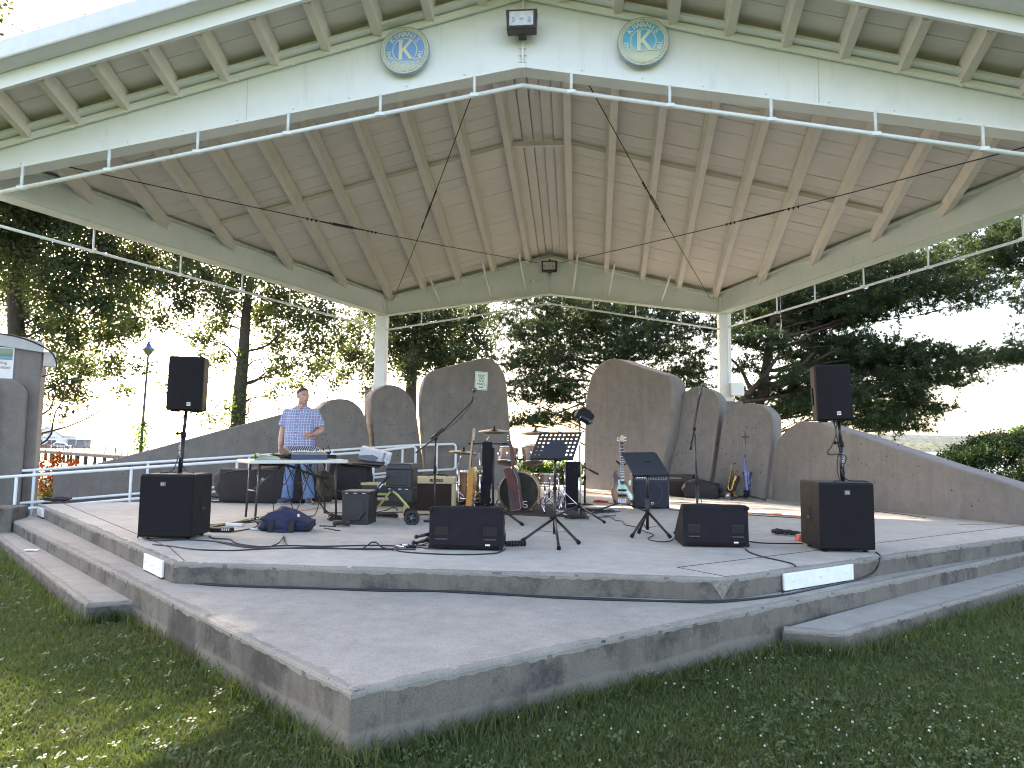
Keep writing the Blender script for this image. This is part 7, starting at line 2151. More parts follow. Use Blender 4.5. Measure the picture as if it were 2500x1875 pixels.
def leaves(points, size, up_bias=0.35, jitter=0.35):
    """one folded leaf (two triangles sharing a spine: 4 corners) at each point"""
    n = len(points)
    d = unit(rng.normal(size=(n, 3)) + np.array([0, 0, -0.25]))
    nn = unit(rng.normal(size=(n, 3)) + np.array([0, 0, up_bias * 2]))
    s_ = unit(np.cross(d, nn))
    nn = unit(np.cross(s_, d))
    L = (size * (1 + jitter * rng.uniform(-1, 1, n)))[:, None]
    a = points - d * L * 0.5
    c = points + d * L * 0.5
    w_ = L * 0.36
    b1 = points + s_ * w_ + nn * L * 0.08 - d * L * 0.08
    b2 = points - s_ * w_ + nn * L * 0.08 - d * L * 0.08
    V_ = np.stack([a, b1, c, b2], axis=1).reshape(-1, 3)
    base = np.arange(n)[:, None] * 4
    F_ = np.concatenate([base + 0, base + 1, base + 2, base + 0, base + 2, base + 3], axis=1).reshape(-1)
    return V_, F_
def clump_points(clumps, dens, sprig=9, spread=0.21, power=0.7):
    """leafy sprigs scattered through ellipsoids (x, y, z, r, rv)"""
    out = []
    for (x, y, z, r, rv) in clumps:
        k = max(3, int(dens * (r ** 2 * rv) ** 0.667 * 3))
        u = unit(rng.normal(size=(k, 3))) * (rng.uniform(0, 1, (k, 1)) ** power)
        c = np.array([x, y, z]) + u * np.array([r, r * 0.9, rv])
        for p in c:
            m_ = rng.integers(max(2, sprig - 4), sprig + 5)
            ax = unit(rng.normal(size=(1, 3)) + np.array([[0, 0, -0.3]]))
            t_ = rng.uniform(-1, 1, (m_, 1))
            out.append(p + ax * t_ * spread * 1.8 + rng.normal(size=(m_, 3)) * spread * 0.55)
    return np.concatenate(out)
BARK = mat('bark', (0.060, 0.045, 0.035), 0.95, var=0.4, scale=14, bmp=1.0, bscale=30)
PBARK = mat('pine_bark', (0.065, 0.043, 0.036), 0.95, var=0.4, scale=12, bmp=1.0, bscale=26)
def limb_tube(mb, a, b, r0_, r1_, sag=0.0, n=7, wob=0.12, sides=7):
    a, b = V(a), V(b)
    L = (b - a).length
    ph = random.uniform(0, 6.28)
    pts, rs = [], []
    for i in range(n):
        t = i / (n - 1)
        p = a.lerp(b, t) + V((math.sin(ph + 5 * t) * wob, math.cos(ph + 4 * t) * wob, sag * 4 * t * (1 - t) + 0.4 * wob * math.sin(ph * 2 + 7 * t))) * (L * 0.18 * math.sin(math.pi * t) + 0.02)
        pts.append(p); rs.append(r0_ + (r1_ - r0_) * t ** 0.8)
    mb.tube(pts, rs, sides)
    return pts
def sun_gap(P):
    # leaves cut away along the sun's path to light the back right stage
    d = np.array(sd)
    q = P - d * (P[:, 2:3] / d[2])
    inside = in_poly(q[:, 0], q[:, 1], [(0.4, 0.6), (2.5, -0.4), (4.2, -2.3), (5.35, -4.3), (5.1, -5.3), (1.6, -5.2), (0.2, -3.0), (-0.6, -0.4)])
    return P[~(inside & (rng.uniform(0, 1, len(P)) < 0.99))]
def grow(cl, k):
    return [(x, y, z, r * k, rv * k) for x, y, z, r, rv in cl]
def broadleaf(label, trunk, clumps, m, size=0.15, dens=16, trunk_r=0.24, group='trees behind the stage', limbs=True, name='leafy_tree', sprig=9, ivy=None):
    global rng
    rng = np.random.default_rng(len(label) * 7 + 3)
    base = trunk[0]
    t = thing(name, label, 'tree', base, 0, group)
    o = V(base)
    mb = MB()
    tp_ = [V(p) - o for p in trunk]
    sp_ = spline(tp_, 5)
    mb.tube(sp_, [trunk_r * (1.15 - 0.75 * i / (len(sp_) - 1)) for i in range(len(sp_))], 12)
    part(t, 'trunk', mb, BARK)
    if limbs:
        lb_ = MB()
        for (x, y, z, r, rv) in clumps:
            c = V((x, y, z)) - o
            # join the trunk a bit below the clump
            best = min(sp_, key=lambda p: (p - (c - V((0, 0, 0.45 * (c - V((p.x, p.y, c.z))).length)))).length)
            if random.random() < 0.4:
                continue
            pts = limb_tube(lb_, best, c, min(0.055, 0.016 + 0.008 * (c - best).length), 0.008, 0.10, 11, 0.55)
            for k in range(4):
                d = V((random.uniform(-1, 1), random.uniform(-1, 1), random.uniform(-0.6, 0.6))) * r * 0.9
                limb_tube(lb_, pts[-2 if k % 2 else -3], c + d, 0.016, 0.005, 0.05, 5, sides=5)
        part(t, 'limb', lb_, BARK)
    P = sun_gap(clump_points(clumps, dens, sprig)) - np.array(base)
    Vv, Ff = leaves(P, size)
    o_ = link('foliage', np_mesh('foliage', Vv, 3, Ff), m, t)
    o_['kind'] = 'stuff'
    if ivy:
        P = []
        for (p, q, r_, n_) in ivy:
            p, q = np.array(p), np.array(q)
            tt = rng.uniform(0, 1, (n_, 1))
            P.append(p + (q - p) * tt + rng.normal(size=(n_, 3)) * r_)
        P = np.concatenate(P) - np.array(base)
        Vv, Ff = leaves(P, 0.13)
        o_ = link('ivy', np_mesh('ivy', Vv, 3, Ff), MATS['ivy_leaf'], t)
        o_['kind'] = 'stuff'
    return t
LEAF = leaf_mat('maple_leaf', (0.052, 0.068, 0.038), (0.092, 0.118, 0.055), 0.5)
LEAFD = leaf_mat('dark_leaf', (0.042, 0.056, 0.033), (0.066, 0.086, 0.044), 0.45)
IVY = leaf_mat('ivy_leaf', (0.05, 0.10, 0.02), (0.09, 0.15, 0.03), 0.5)
random.seed(31)
CA = [(-23.15, 11.98, 10.74, 1.46, 1.46), (-22.31, 11.99, 10.53, 1.68, 1.68), (-19.48, 11.05, 9.59, 1.45, 1.45), (-20.76, 10.31, 8.26, 1.66, 1.66), (-18.42, 9.57, 7.49, 1.45, 1.45), (-17.48, 10.63, 7.39, 1.15, 1.15), (-17.80, 10.71, 8.61, 1.17, 1.17), (-18.68, 9.54, 6.25, 1.24, 1.24), (-17.01, 9.56, 5.89, 1.10, 1.10), (-17.78, 12.60, 6.89, 0.92, 0.92), (-20.72, 11.49, 5.54, 1.01, 1.01), (-18.47, 10.15, 4.77, 1.04, 1.04), (-17.44, 10.79, 5.04, 0.83, 0.83), (-17.66, 12.52, 5.71, 0.74, 0.74), (-21.03, 12.27, 4.13, 0.82, 0.82), (-19.47, 12.10, 3.82, 0.80, 0.80), (-17.17, 10.66, 3.76, 0.53, 0.53), (-19.73, 10.98, 2.88, 0.60, 0.60), (-19.20, 11.57, 2.74, 0.52, 0.52), (-15.44, 9.59, 3.56, 0.29, 0.29), (-16.98, 11.18, 2.73, 0.29, 0.29), (-18.73, 10.27, 1.86, 0.21, 0.21), (-22.63, 12.21, 6.84, 1.07, 1.07), (-21.13, 9.61, 8.43, 1.21, 1.21), (-22.34, 11.57, 7.47, 1.05, 1.05), (-17.60, 12.18, 8.35, 0.88, 0.88), (-15.62, 10.13, 7.07, 0.60, 0.60)]
# crown of the same tree above the part seen under the roof
CAH = [(-19.8 + rng.normal() * 3.2, 11 + rng.normal() * 2.2, 11.5 + rng.uniform(0, 7.5), 1.2, 1.05) for _ in range(85)]
def below_roof(c, pad=1.3):
    # crowns stay lower than the roof edge as seen from the lawn, unless they stand left of the view
    X, Y, Z = c[0], c[1], c[2]
    if math.degrees(math.atan2(X + pad * 1.2 - 0.57, Y + 14.95)) < -42.0:
        return True
    t = 6.17 / (Y + 14.95)
    return 0.92 + (Z + pad - 0.92) * t < 6.0 - 0.256 * abs(0.57 + (X - 0.57) * t)
CAH = [c for c in CAH if c[0] < -14.6 and below_roof(c)]
broadleaf('big leafy tree at the far left with its trunk above the concrete pylon', [(-21.104, 11.000, 0.243), (-21.403, 11.000, 3.607), (-21.689, 11.000, 6.298), (-21.609, 11.000, 8.085), (-19.6, 11.2, 12.5), (-19.8, 11, 16)], grow(CA, 1.15) + CAH + [(rng.uniform(-15.0, -13.2), 11 + rng.normal() * 0.7, rng.uniform(8.9, 13.0), 0.95, 0.9) for _ in range(48)], LEAF, 0.135, 46, 0.33)  # high right-hand clumps added to shade the sides of the left panels
CB = [(-16.85, 12.27, 8.37, 1.09, 1.09), (-15.40, 12.19, 8.33, 0.95, 0.95), (-14.11, 9.46, 6.81, 0.76, 0.76), (-14.08, 11.66, 7.42, 1.02, 1.02), (-11.60, 9.40, 6.86, 0.91, 0.91), (-10.89, 11.01, 6.51, 0.95, 0.95), (-12.99, 10.80, 6.21, 0.77, 0.77), (-14.05, 10.05, 6.06, 0.65, 0.65), (-15.17, 10.44, 5.52, 0.47, 0.47), (-11.95, 11.98, 5.97, 0.79, 0.79), (-9.87, 10.41, 5.50, 0.82, 0.82), (-8.60, 9.88, 5.57, 0.79, 0.79), (-13.58, 11.64, 5.45, 0.56, 0.56), (-13.87, 10.84, 4.78, 0.47, 0.47), (-11.23, 11.96, 4.85, 0.66, 0.66), (-9.20, 10.15, 4.58, 0.61, 0.61), (-8.42, 10.42, 4.71, 0.57, 0.57), (-13.50, 11.96, 4.29, 0.40, 0.40), (-13.83, 11.02, 3.81, 0.35, 0.35), (-10.41, 11.02, 3.82, 0.46, 0.46), (-8.98, 10.16, 3.55, 0.39, 0.39), (-10.34, 9.45, 3.39, 0.32, 0.32), (-10.58, 12.39, 3.23, 0.35, 0.35), (-10.32, 9.67, 2.66, 0.23, 0.23), (-9.36, 12.10, 4.13, 0.53, 0.53), (-12.50, 10.58, 2.19, 0.21, 0.21), (-14.06, 12.44, 1.81, 0.20, 0.20), (-7.63, 10.68, 5.01, 0.57, 0.57), (-7.82, 12.40, 6.03, 0.65, 0.65), (-15.19, 11.18, 3.01, 0.22, 0.22), (-13.54, 10.17, 2.07, 0.19, 0.19), (-12.05, 11.77, 8.18, 1.00, 1.00), (-10.40, 11.56, 7.36, 0.96, 0.96)]
CBH = [(rng.uniform(-7.7, -4.6), 11 + rng.normal() * 0.6, rng.uniform(10.6, 14.4), 1.0, 0.95) for _ in range(60)]  # hidden upper clumps added to keep sun off the right wing panel
CBH += [(rng.uniform(-8.9, -7.8), 11 + rng.normal() * 0.5, rng.uniform(12.3, 14.2), 0.7, 0.7) for _ in range(26)]
broadleaf('slender leafy tree with an ivy clad leaning trunk behind the man', [(-12.224, 11.000, 0.364), (-12.238, 11.000, 2.211), (-12.154, 11.000, 4.349), (-12.093, 11.000, 6.243), (-11.942, 11.000, 7.425)], grow(CB, 1.22) + CBH, LEAF, 0.13, 44, 0.27,
          ivy=[((-12.167, 10.800, 1.238), (-12.156, 10.800, 2.553), 0.22, 240), ((-12.120, 10.800, 2.553), (-12.072, 10.800, 4.679), 0.14, 90)])
CC = [(-7.02, 13.66, 6.07, 1.08, 1.08), (-5.86, 12.87, 6.11, 1.04, 1.04), (-4.55, 12.00, 5.76, 1.00, 1.00), (-3.87, 13.51, 6.03, 0.80, 0.80), (-8.07, 11.59, 4.25, 0.59, 0.59), (-7.95, 13.69, 4.12, 0.67, 0.67), (-6.55, 13.49, 4.87, 0.97, 0.97), (-5.19, 12.56, 4.93, 0.93, 0.93), (-4.33, 14.07, 5.15, 0.88, 0.88), (-5.94, 11.90, 3.75, 0.55, 0.55), (-4.81, 12.61, 4.19, 0.59, 0.59), (-9.16, 14.07, 3.87, 0.40, 0.40), (-9.12, 12.57, 3.34, 0.27, 0.27), (-3.33, 13.77, 6.27, 0.69, 0.69), (-3.26, 13.41, 5.05, 0.64, 0.64), (-7.64, 14.59, 5.23, 0.85, 0.85), (-6.25, 14.77, 4.65, 0.90, 0.90), (-4.86, 13.81, 4.53, 0.77, 0.77), (-8.25, 14.11, 3.19, 0.28, 0.28), (-3.57, 11.75, 4.18, 0.53, 0.53)]
broadleaf('dense dark leafy tree behind the rounded shell panels on the left', [(-6.029, 13.000, 0.419), (-6.035, 13.000, 2.925), (-5.953, 13.000, 4.995), (-5.799, 13.000, 6.516)], CC, LEAFD, 0.13, 76, 0.26)
# unseen tree far left, added to shade the left steps and lawn
CD = [(-23.0 + rng.normal() * 1.5, 8 + rng.normal() * 1.2, 9 + rng.uniform(0, 9.5), 1.1, 1.0) for _ in range(150)]
CD = [c for c in CD if below_roof(c, 0.95)]
broadleaf('leafy tree standing farthest left, beyond the concrete pylon', [(-23.8, 8, -0.45), (-23.6, 8, 6), (-23.4, 8.2, 14)], CD, LEAF, 0.2, 18, 0.34)

# pines
def tufts(clumps, dens, needle=0.145, nn=13, wid=0.0105):
    pts, dirs = [], []
    for (x, y, z, r, rv) in clumps:
        k = int(dens * r * r)
        k = max(k, 6)
        # sprays: short horizontal shoots carrying tufts
        for _ in range(max(2, k // 6)):
            u = unit(rng.normal(size=(1, 3)))[0] * rng.uniform(0, 1) ** 0.6
            p = np.array([x, y, z]) + u * np.array([r * 1.1, r, rv * 1.15])
            d = unit(np.array([[u[0] + rng.normal() * 0.7, u[1] + rng.normal() * 0.7, 0.15 + 0.3 * rng.normal()]]))[0]
            for j in range(6):
                pts.append(p + d * 0.085 * j + rng.normal(size=3) * 0.03)
                dirs.append(d + np.array([0, 0, 0.25]) + rng.normal(size=3) * 0.25)
    pts = np.array(pts); dirs = unit(np.array(dirs))
    n = len(pts)
    P = np.repeat(pts, nn, axis=0); D = np.repeat(dirs, nn, axis=0)
    dd = unit(D * 0.75 + unit(rng.normal(size=(n * nn, 3))) * 0.85)
    s_ = unit(np.cross(dd, rng.normal(size=(n * nn, 3))))
    L = needle * rng.uniform(0.7, 1.15, (n * nn, 1))
    a = P - s_ * wid; b = P + s_ * wid; c = P + dd * L
    V_ = np.stack([a, b, c], axis=1).reshape(-1, 3)
    return V_, np.arange(len(V_))
PINE = leaf_mat('pine_needle', (0.034, 0.056, 0.028), (0.062, 0.094, 0.042), 0.30, 0.9)
def pine(label, trunk, boughs, extra_limbs, dens=95, trunk_r=0.24, group='pines behind the stage'):
    base = trunk[0]
    o = V(base)
    t = thing('pine_tree', label, 'pine tree', base, 0, group)
    sp_ = spline([V(p) - o for p in trunk], 5)
    part(t, 'trunk', MB().tube(sp_, [trunk_r * (1.1 - 0.7 * i / (len(sp_) - 1)) for i in range(len(sp_))], 12), PBARK)
    lb_ = MB()
    for a, b, r_ in extra_limbs:
        limb_tube(lb_, V(a) - o, V(b) - o, r_, r_ * 0.35, 0.06, 9, 0.25)
    for (x, y, z, r, rv) in boughs:
        c = V((x, y, z)) - o
        best = min(sp_, key=lambda p: (p - (c - V((0, 0, 0.45 * (c.xy - p.xy).length)))).length)
        d = (c - best)
        pts = limb_tube(lb_, best, c + d.normalized() * r * 0.5, min(0.05, 0.012 + 0.007 * d.length), 0.006, 0.10, 8, 0.3)
        for k in range(4):
            q = c + V((random.uniform(-1, 1) * r, random.uniform(-1, 1) * r, random.uniform(-0.4, 0.4) * rv))
            limb_tube(lb_, pts[-3], q, 0.014, 0.004, 0, 5, 0.15, 5)
    part(t, 'limb', lb_, PBARK)
    Vv, Ff = tufts(boughs, dens)
    o_ = link('foliage', np_mesh('foliage', Vv - np.array(base), 3, Ff), PINE, t)
    o_['kind'] = 'stuff'
    return t
PA = [(6.29, 7.55, 5.07, 0.93, 0.43), (7.53, 7.90, 5.58, 1.20, 0.54), (8.26, 6.74, 5.48, 1.15, 0.58), (9.50, 7.14, 6.12, 1.20, 0.61), (10.38, 6.95, 6.50, 1.05, 0.55), (11.92, 8.19, 6.95, 0.95, 0.49), (9.23, 6.52, 5.21, 1.23, 0.43), (10.39, 6.75, 5.60, 1.11, 0.48), (10.92, 5.70, 5.50, 0.85, 0.28), (12.04, 6.79, 5.32, 0.69, 0.21), (12.69, 7.34, 6.14, 0.68, 0.41), (8.73, 8.13, 4.94, 0.97, 0.29), (7.99, 8.10, 4.35, 0.80, 0.26), (8.82, 6.55, 4.11, 0.49, 0.14), (7.34, 8.27, 4.90, 0.88, 0.42), (5.67, 6.19, 4.06, 0.65, 0.29), (9.16, 7.84, 3.94, 0.96, 0.39), (9.53, 6.11, 3.71, 1.06, 0.30), (10.85, 6.75, 3.66, 1.11, 0.22), (11.43, 5.89, 3.33, 0.77, 0.17), (13.17, 7.93, 3.70, 0.52, 0.15), (9.98, 7.85, 3.36, 1.14, 0.29), (10.25, 6.06, 2.98, 0.91, 0.24), (11.63, 7.07, 2.98, 0.65, 0.18), (9.09, 6.37, 2.66, 1.06, 0.30), (10.39, 6.98, 2.58, 0.63, 0.19), (6.96, 7.14, 2.57, 0.91, 0.30), (7.14, 5.98, 2.09, 0.72, 0.23), (9.98, 7.95, 2.22, 1.01, 0.24), (10.45, 6.42, 2.11, 0.77, 0.14), (9.00, 6.86, 1.71, 0.74, 0.18), (9.55, 5.85, 1.77, 0.74, 0.18), (9.48, 5.71, 1.51, 0.56, 0.10), (6.55, 6.21, 1.96, 0.49, 0.14), (7.91, 6.59, 1.79, 0.36, 0.10), (6.10, 8.11, 2.49, 0.47, 0.22), (8.26, 8.01, 4.85, 0.96, 0.39), (8.72, 6.95, 5.09, 1.09, 0.40), (7.77, 6.88, 5.79, 0.92, 0.43), (7.12, 7.43, 6.22, 0.94, 0.47), (5.81, 7.93, 4.85, 0.70, 0.41), (6.16, 6.58, 4.12, 0.66, 0.29), (7.31, 7.76, 3.78, 0.78, 0.25), (5.72, 6.74, 3.37, 0.50, 0.18), (7.97, 7.24, 3.29, 0.77, 0.22), (8.52, 7.62, 3.84, 0.87, 0.28), (8.00, 7.00, 2.50, 0.84, 0.24), (9.16, 7.50, 3.47, 0.95, 0.25), (6.57, 7.51, 5.36, 0.85, 0.46), (8.20, 5.71, 2.34, 0.79, 0.26), (6.84, 5.80, 2.87, 0.64, 0.14), (5.40, 6.09, 5.36, 0.72, 0.43), (8.64, 6.26, 6.47, 0.92, 0.46), (11.46, 6.23, 6.16, 0.80, 0.38)]
random.seed(17)
pine('spreading pine behind the right roof post with long level boughs', [(5.832, 7.000, 0.669), (6.132, 7.000, 2.346), (6.404, 7.000, 3.828), (6.626, 7.000, 5.397), (6.877, 7.000, 6.983), (7.042, 7.000, 8.293)], grow(PA, 1.16),
     [((6.104, 7.000, 2.276), (7.634, 6.600, 3.776), 0.11), ((6.177, 7.000, 2.557), (8.664, 6.500, 4.107), 0.10), ((5.511, 6.800, 2.232), (6.672, 6.500, 3.762), 0.12), ((6.250, 7.000, 2.839), (7.944, 6.400, 2.999), 0.085), ((6.326, 7.000, 3.262), (8.153, 6.600, 3.335), 0.075), ((6.106, 7.000, 2.416), (5.276, 7.200, 3.711), 0.09), ((5.512, 6.800, 2.259), (7.085, 6.200, 2.504), 0.07), ((6.404, 7.000, 3.828), (5.115, 7.400, 4.317), 0.07)], 560, 0.15)
PB = [(-1.74, 7.65, 4.97, 0.63, 0.33), (-1.17, 8.15, 4.59, 0.84, 0.40), (-0.14, 9.30, 5.26, 1.21, 0.45), (1.16, 10.16, 5.58, 1.25, 0.54), (2.35, 8.55, 5.12, 1.18, 0.50), (3.71, 8.60, 4.97, 1.03, 0.47), (4.79, 8.75, 4.68, 0.77, 0.45), (-1.75, 9.54, 3.92, 0.68, 0.36), (-0.47, 9.86, 4.12, 1.02, 0.43), (1.00, 10.32, 4.43, 0.97, 0.47), (2.20, 8.63, 4.09, 0.97, 0.28), (3.69, 9.62, 4.09, 1.01, 0.42), (4.59, 8.52, 3.57, 0.69, 0.41), (-1.29, 9.97, 3.14, 0.69, 0.30), (-0.09, 8.19, 2.99, 0.84, 0.30), (-0.96, 10.11, 2.55, 0.69, 0.18), (0.36, 9.02, 2.48, 0.53, 0.17), (-0.44, 9.68, 1.83, 0.89, 0.24), (0.75, 9.10, 1.89, 0.54, 0.16), (4.42, 8.45, 2.96, 0.53, 0.25), (-1.68, 8.98, 2.66, 0.25, 0.14), (-0.92, 7.65, 5.58, 0.76, 0.33), (0.50, 7.63, 5.56, 0.83, 0.33), (1.76, 9.09, 5.86, 0.88, 0.35), (-0.44, 8.93, 4.72, 0.95, 0.44), (1.48, 10.00, 4.88, 0.99, 0.46), (2.85, 7.56, 4.34, 0.90, 0.39), (-0.92, 9.17, 3.63, 0.88, 0.35), (0.36, 8.97, 3.61, 0.79, 0.35), (-0.04, 9.29, 2.69, 0.76, 0.22), (-1.41, 9.69, 1.66, 0.49, 0.16), (1.92, 9.07, 3.63, 0.71, 0.25), (3.94, 9.19, 3.33, 0.72, 0.26), (2.84, 8.98, 5.83, 0.80, 0.35), (4.13, 9.35, 5.73, 0.82, 0.36)]
pine('broad dark pine filling the gap between the two tallest shell panels', [(2.174, 9.500, 0.582), (2.129, 9.500, 2.716), (2.258, 9.500, 4.480), (2.292, 9.500, 6.101), (2.343, 9.500, 8.070)], grow(PB, 1.14),
     [((2.177, 9.500, 3.515), (-0.118, 9.000, 3.931), 0.09), ((2.177, 9.500, 3.195), (-0.426, 9.000, 2.980), 0.07), ((2.177, 9.500, 3.035), (-0.247, 8.600, 1.865), 0.06), ((2.258, 9.500, 4.480), (0.975, 9.000, 5.203), 0.08), ((2.258, 9.500, 4.480), (3.769, 9.000, 5.193), 0.08)], 560, 0.2)
PC = [(11.15, 3.10, 5.60, 0.63, 0.34), (11.14, 3.58, 6.39, 0.72, 0.35), (11.75, 3.78, 5.24, 0.49, 0.22), (10.42, 3.01, 5.99, 0.47, 0.22), (12.07, 4.28, 6.90, 0.55, 0.27), (11.56, 3.89, 3.28, 0.52, 0.16), (11.99, 4.23, 3.40, 0.44, 0.15), (10.77, 3.17, 5.80, 0.56, 0.28), (11.57, 3.41, 6.04, 0.58, 0.29), (11.70, 3.12, 5.60, 0.71, 0.43), (11.63, 2.77, 6.20, 0.71, 0.42), (11.62, 2.73, 4.60, 0.69, 0.33), (11.89, 3.09, 3.31, 0.70, 0.28), (12.77, 4.08, 4.16, 0.75, 0.30)]
pine('pine at the right edge of the view, only its bough tips showing', [(13.500, 3.500, 0.825), (13.590, 3.500, 3.369), (13.665, 3.500, 5.683), (13.736, 3.500, 7.333)], grow(PC, 1.1), [], 560, 0.25)

# hedge seen through the gap, and shrubs
def shrub(name, label, cat, clumps, m, size, dens, base, group=None, twigs=True, sprig=8, spread=0.08):
    t = thing(name, label, cat, base, 0, group)
    P = clump_points(clumps, dens, sprig, spread) - np.array(base)
    P = P[P[:, 2] > 0.0]
    Vv, Ff = leaves(P, size)
    o_ = link('foliage', np_mesh('foliage', Vv, 3, Ff), m, t)
    o_['kind'] = 'stuff'
    if twigs:
        mb = MB()
        for (x, y, z, r, rv) in clumps[:14]:
            limb_tube(mb, (random.uniform(-0.1, 0.1), random.uniform(-0.1, 0.1), 0), V((x, y, z)) - V(base), 0.02, 0.006, 0, 5, 0.1, 5)
        part(t, 'stem', mb, BARK)
    return t
HEDGE = leaf_mat('hedge_leaf', (0.055, 0.10, 0.02), (0.11, 0.17, 0.035), 0.45)
hc = [(0.62 + rng.uniform(-1.6, 1.6), 3.3 + rng.uniform(-0.3, 0.3), -0.1 + rng.uniform(0, 0.42), 0.28, 0.24) for _ in range(60)]
shrub('hedge', 'bright green hedge seen through the gap behind the drum kit', 'hedge', hc, HEDGE, 0.075, 130, (0.62, 3.3, -0.44))
pth = MB().add([(-1.5, 1.6, -0.43), (3.0, 1.6, -0.43), (3.0, 2.7, -0.43), (-1.5, 2.7, -0.43)], [(0, 1, 2, 3)])
structure('path', pth, CONC_FLOOR, 'pale concrete path behind the stage')
RED = leaf_mat('red_leaf', (0.20, 0.025, 0.012), (0.34, 0.085, 0.02), 0.5, 3.0)
YG = leaf_mat('yellow_leaf', (0.11, 0.12, 0.02), (0.22, 0.19, 0.03), 0.5, 3.0)
rc = [(-9.02, -2.80, 0.48, 0.12, 0.12), (-9.04, -2.49, 0.43, 0.14, 0.14), (-9.10, -2.75, 0.31, 0.14, 0.14), (-8.87, -2.86, 0.20, 0.12, 0.12), (-9.10, -2.78, 0.11, 0.12, 0.12), (-8.90, -2.49, 0.48, 0.09, 0.09), (-8.72, -2.60, 0.31, 0.08, 0.08), (-9.07, -2.57, 0.56, 0.08, 0.08), (-8.85, -2.63, 0.61, 0.08, 0.08), (-9.04, -2.74, -0.02, 0.14, 0.14), (-9.28, -2.61, 0.01, 0.12, 0.12), (-9.17, -2.35, 0.04, 0.10, 0.10), (-8.78, -2.78, 0.30, 0.10, 0.10), (-9.24, -2.46, 0.39, 0.12, 0.12), (-8.52, -2.75, 0.45, 0.06, 0.06)]
shrub('red_shrub', 'red leaved shrub between the concrete pylon and the left wing wall', 'shrub', rc, RED, 0.065, 70, (-11.346, 0.285, -0.440), spread=0.07)
yc = [(-8.93, -2.92, -0.13, 0.12, 0.12), (-8.84, -2.87, -0.11, 0.10, 0.10), (-8.98, -2.96, -0.15, 0.12, 0.12), (-8.93, -2.63, -0.18, 0.08, 0.08), (-8.52, -2.85, 0.24, 0.05, 0.05), (-8.33, -2.93, 0.27, 0.05, 0.05), (-8.83, -3.00, -0.05, 0.09, 0.09)]
shrub('yellow_shrub', 'yellow green low shrub under the red one', 'shrub', yc, YG, 0.06, 75, (-10.698, -0.603, -0.440), spread=0.06)
ARB = leaf_mat('arborvitae', (0.020, 0.045, 0.014), (0.042, 0.080, 0.022), 0.25, 2.0)
ac = [(10.3 + 1.75 * math.cos(a) * math.sin(b) + rng.normal() * 0.05, 1.6 + 1.5 * math.sin(a) * math.sin(b), -0.45 + 1.62 * abs(math.cos(b)) ** 0.8 + rng.normal() * 0.04, 0.26, 0.24) for a, b in [(rng.uniform(0, 6.28), math.acos(rng.uniform(0, 1))) for _ in range(170)]]
shrub('round_evergreen', 'large round clipped evergreen shrub at the right edge', 'shrub', ac, ARB, 0.05, 420, (10.3, 1.6, -0.44), spread=0.06)
fc = [(43.91, 59.12, 2.56, 0.56, 0.56), (44.63, 59.43, 2.94, 0.57, 0.57), (44.05, 59.84, 2.11, 0.51, 0.51), (44.92, 60.20, 2.26, 0.69, 0.69), (44.25, 60.96, 1.94, 0.34, 0.34)]
broadleaf('distant tree on the shore at the right edge', [(44.500, 60.000, 0.416), (44.554, 60.000, 1.565), (44.683, 60.000, 2.487)], fc, leaf_mat('far_leaf', (0.06, 0.10, 0.04), (0.09, 0.14, 0.05), 0.4), 0.28, 14, 0.15, limbs=False)

# ------------------------------------------------------------------ lamp post
LP0 = V((-18.041, 14.000, 0.240)); LPT = V((-18.091, 14.000, 4.581))
lp = thing('street_lamp', 'tall old fashioned lamp post with a blue cap among the left trees', 'lamp post', (LP0.x, LP0.y, -0.6))
hh_ = LPT.z + 0.6
part(lp, 'post', MB().tube([(0, 0, 0), (0.06, 0, hh_ * 0.5), (0.12, 0, hh_)], [0.075, 0.055, 0.045], 10), mat('lamp_grey_green', (0.10, 0.12, 0.12), 0.5))
part(lp, 'lantern', MB().lathe([(0.05, 0), (0.12, 0.05), (0.20, 0.20), (0.26, 0.24), (0.26, 0.27)], 16, (0.12, 0, hh_)), mat('lamp_glass', (0.25, 0.24, 0.16), 0.3))
part(lp, 'cap', MB().lathe([(0.28, 0.27), (0.24, 0.31), (0.12, 0.40), (0.09, 0.50), (0.05, 0.52), (0.06, 0.60), (0.0005, 0.62)], 16, (0.12, 0, hh_)), mat('lamp_blue', (0.05, 0.16, 0.55), 0.4))
P = np.array([[0, 0, 0.2]]) + rng.normal(size=(380, 3)) * np.array([0.17, 0.17, 0.0]) + rng.uniform(0, 1, (380, 1)) * np.array([[0.03, 0, 2.1]])
Vv, Ff = leaves(P, 0.13)
iv = link('ivy', np_mesh('ivy', Vv, 3, Ff), IVY, lp); iv['kind'] = 'stuff'

# ------------------------------------------------------------------ pier with the ticket house
WOOD = mat('pier_timber', (0.10, 0.075, 0.06), 0.9, var=0.4, scale=2)
DECKW = mat('pier_deck', (0.34, 0.32, 0.29), 0.8, var=0.2, scale=1)
p0, p1 = V((-141.571, 155.000, -1.275)), V((-68.347, 92.000, -1.593))
p0.z = p1.z = -1.45
pr = thing('pier', 'long timber pier with railings running out over the lake', 'pier', tuple(p1))
d_ = (p0 - p1); Lp = d_.length; d_.normalize(); n_ = V((-d_.y, d_.x, 0))
def pw(s, w_, z):
    return d_ * s + n_ * w_ + V((0, 0, z))
part(pr, 'deck', MB().bar(pw(-12, 0, -0.12), pw(Lp + 30, 0, -0.12), 5.0, 0.24), DECKW)
part(pr, 'edge_beam', MB().bar(pw(-12, -2.55, -0.40), pw(Lp + 30, -2.55, -0.40), 0.25, 0.5).bar(pw(-12, 2.55, -0.4), pw(Lp + 30, 2.55, -0.4), 0.25, 0.5), WOOD)
i = 0
s = -9.0
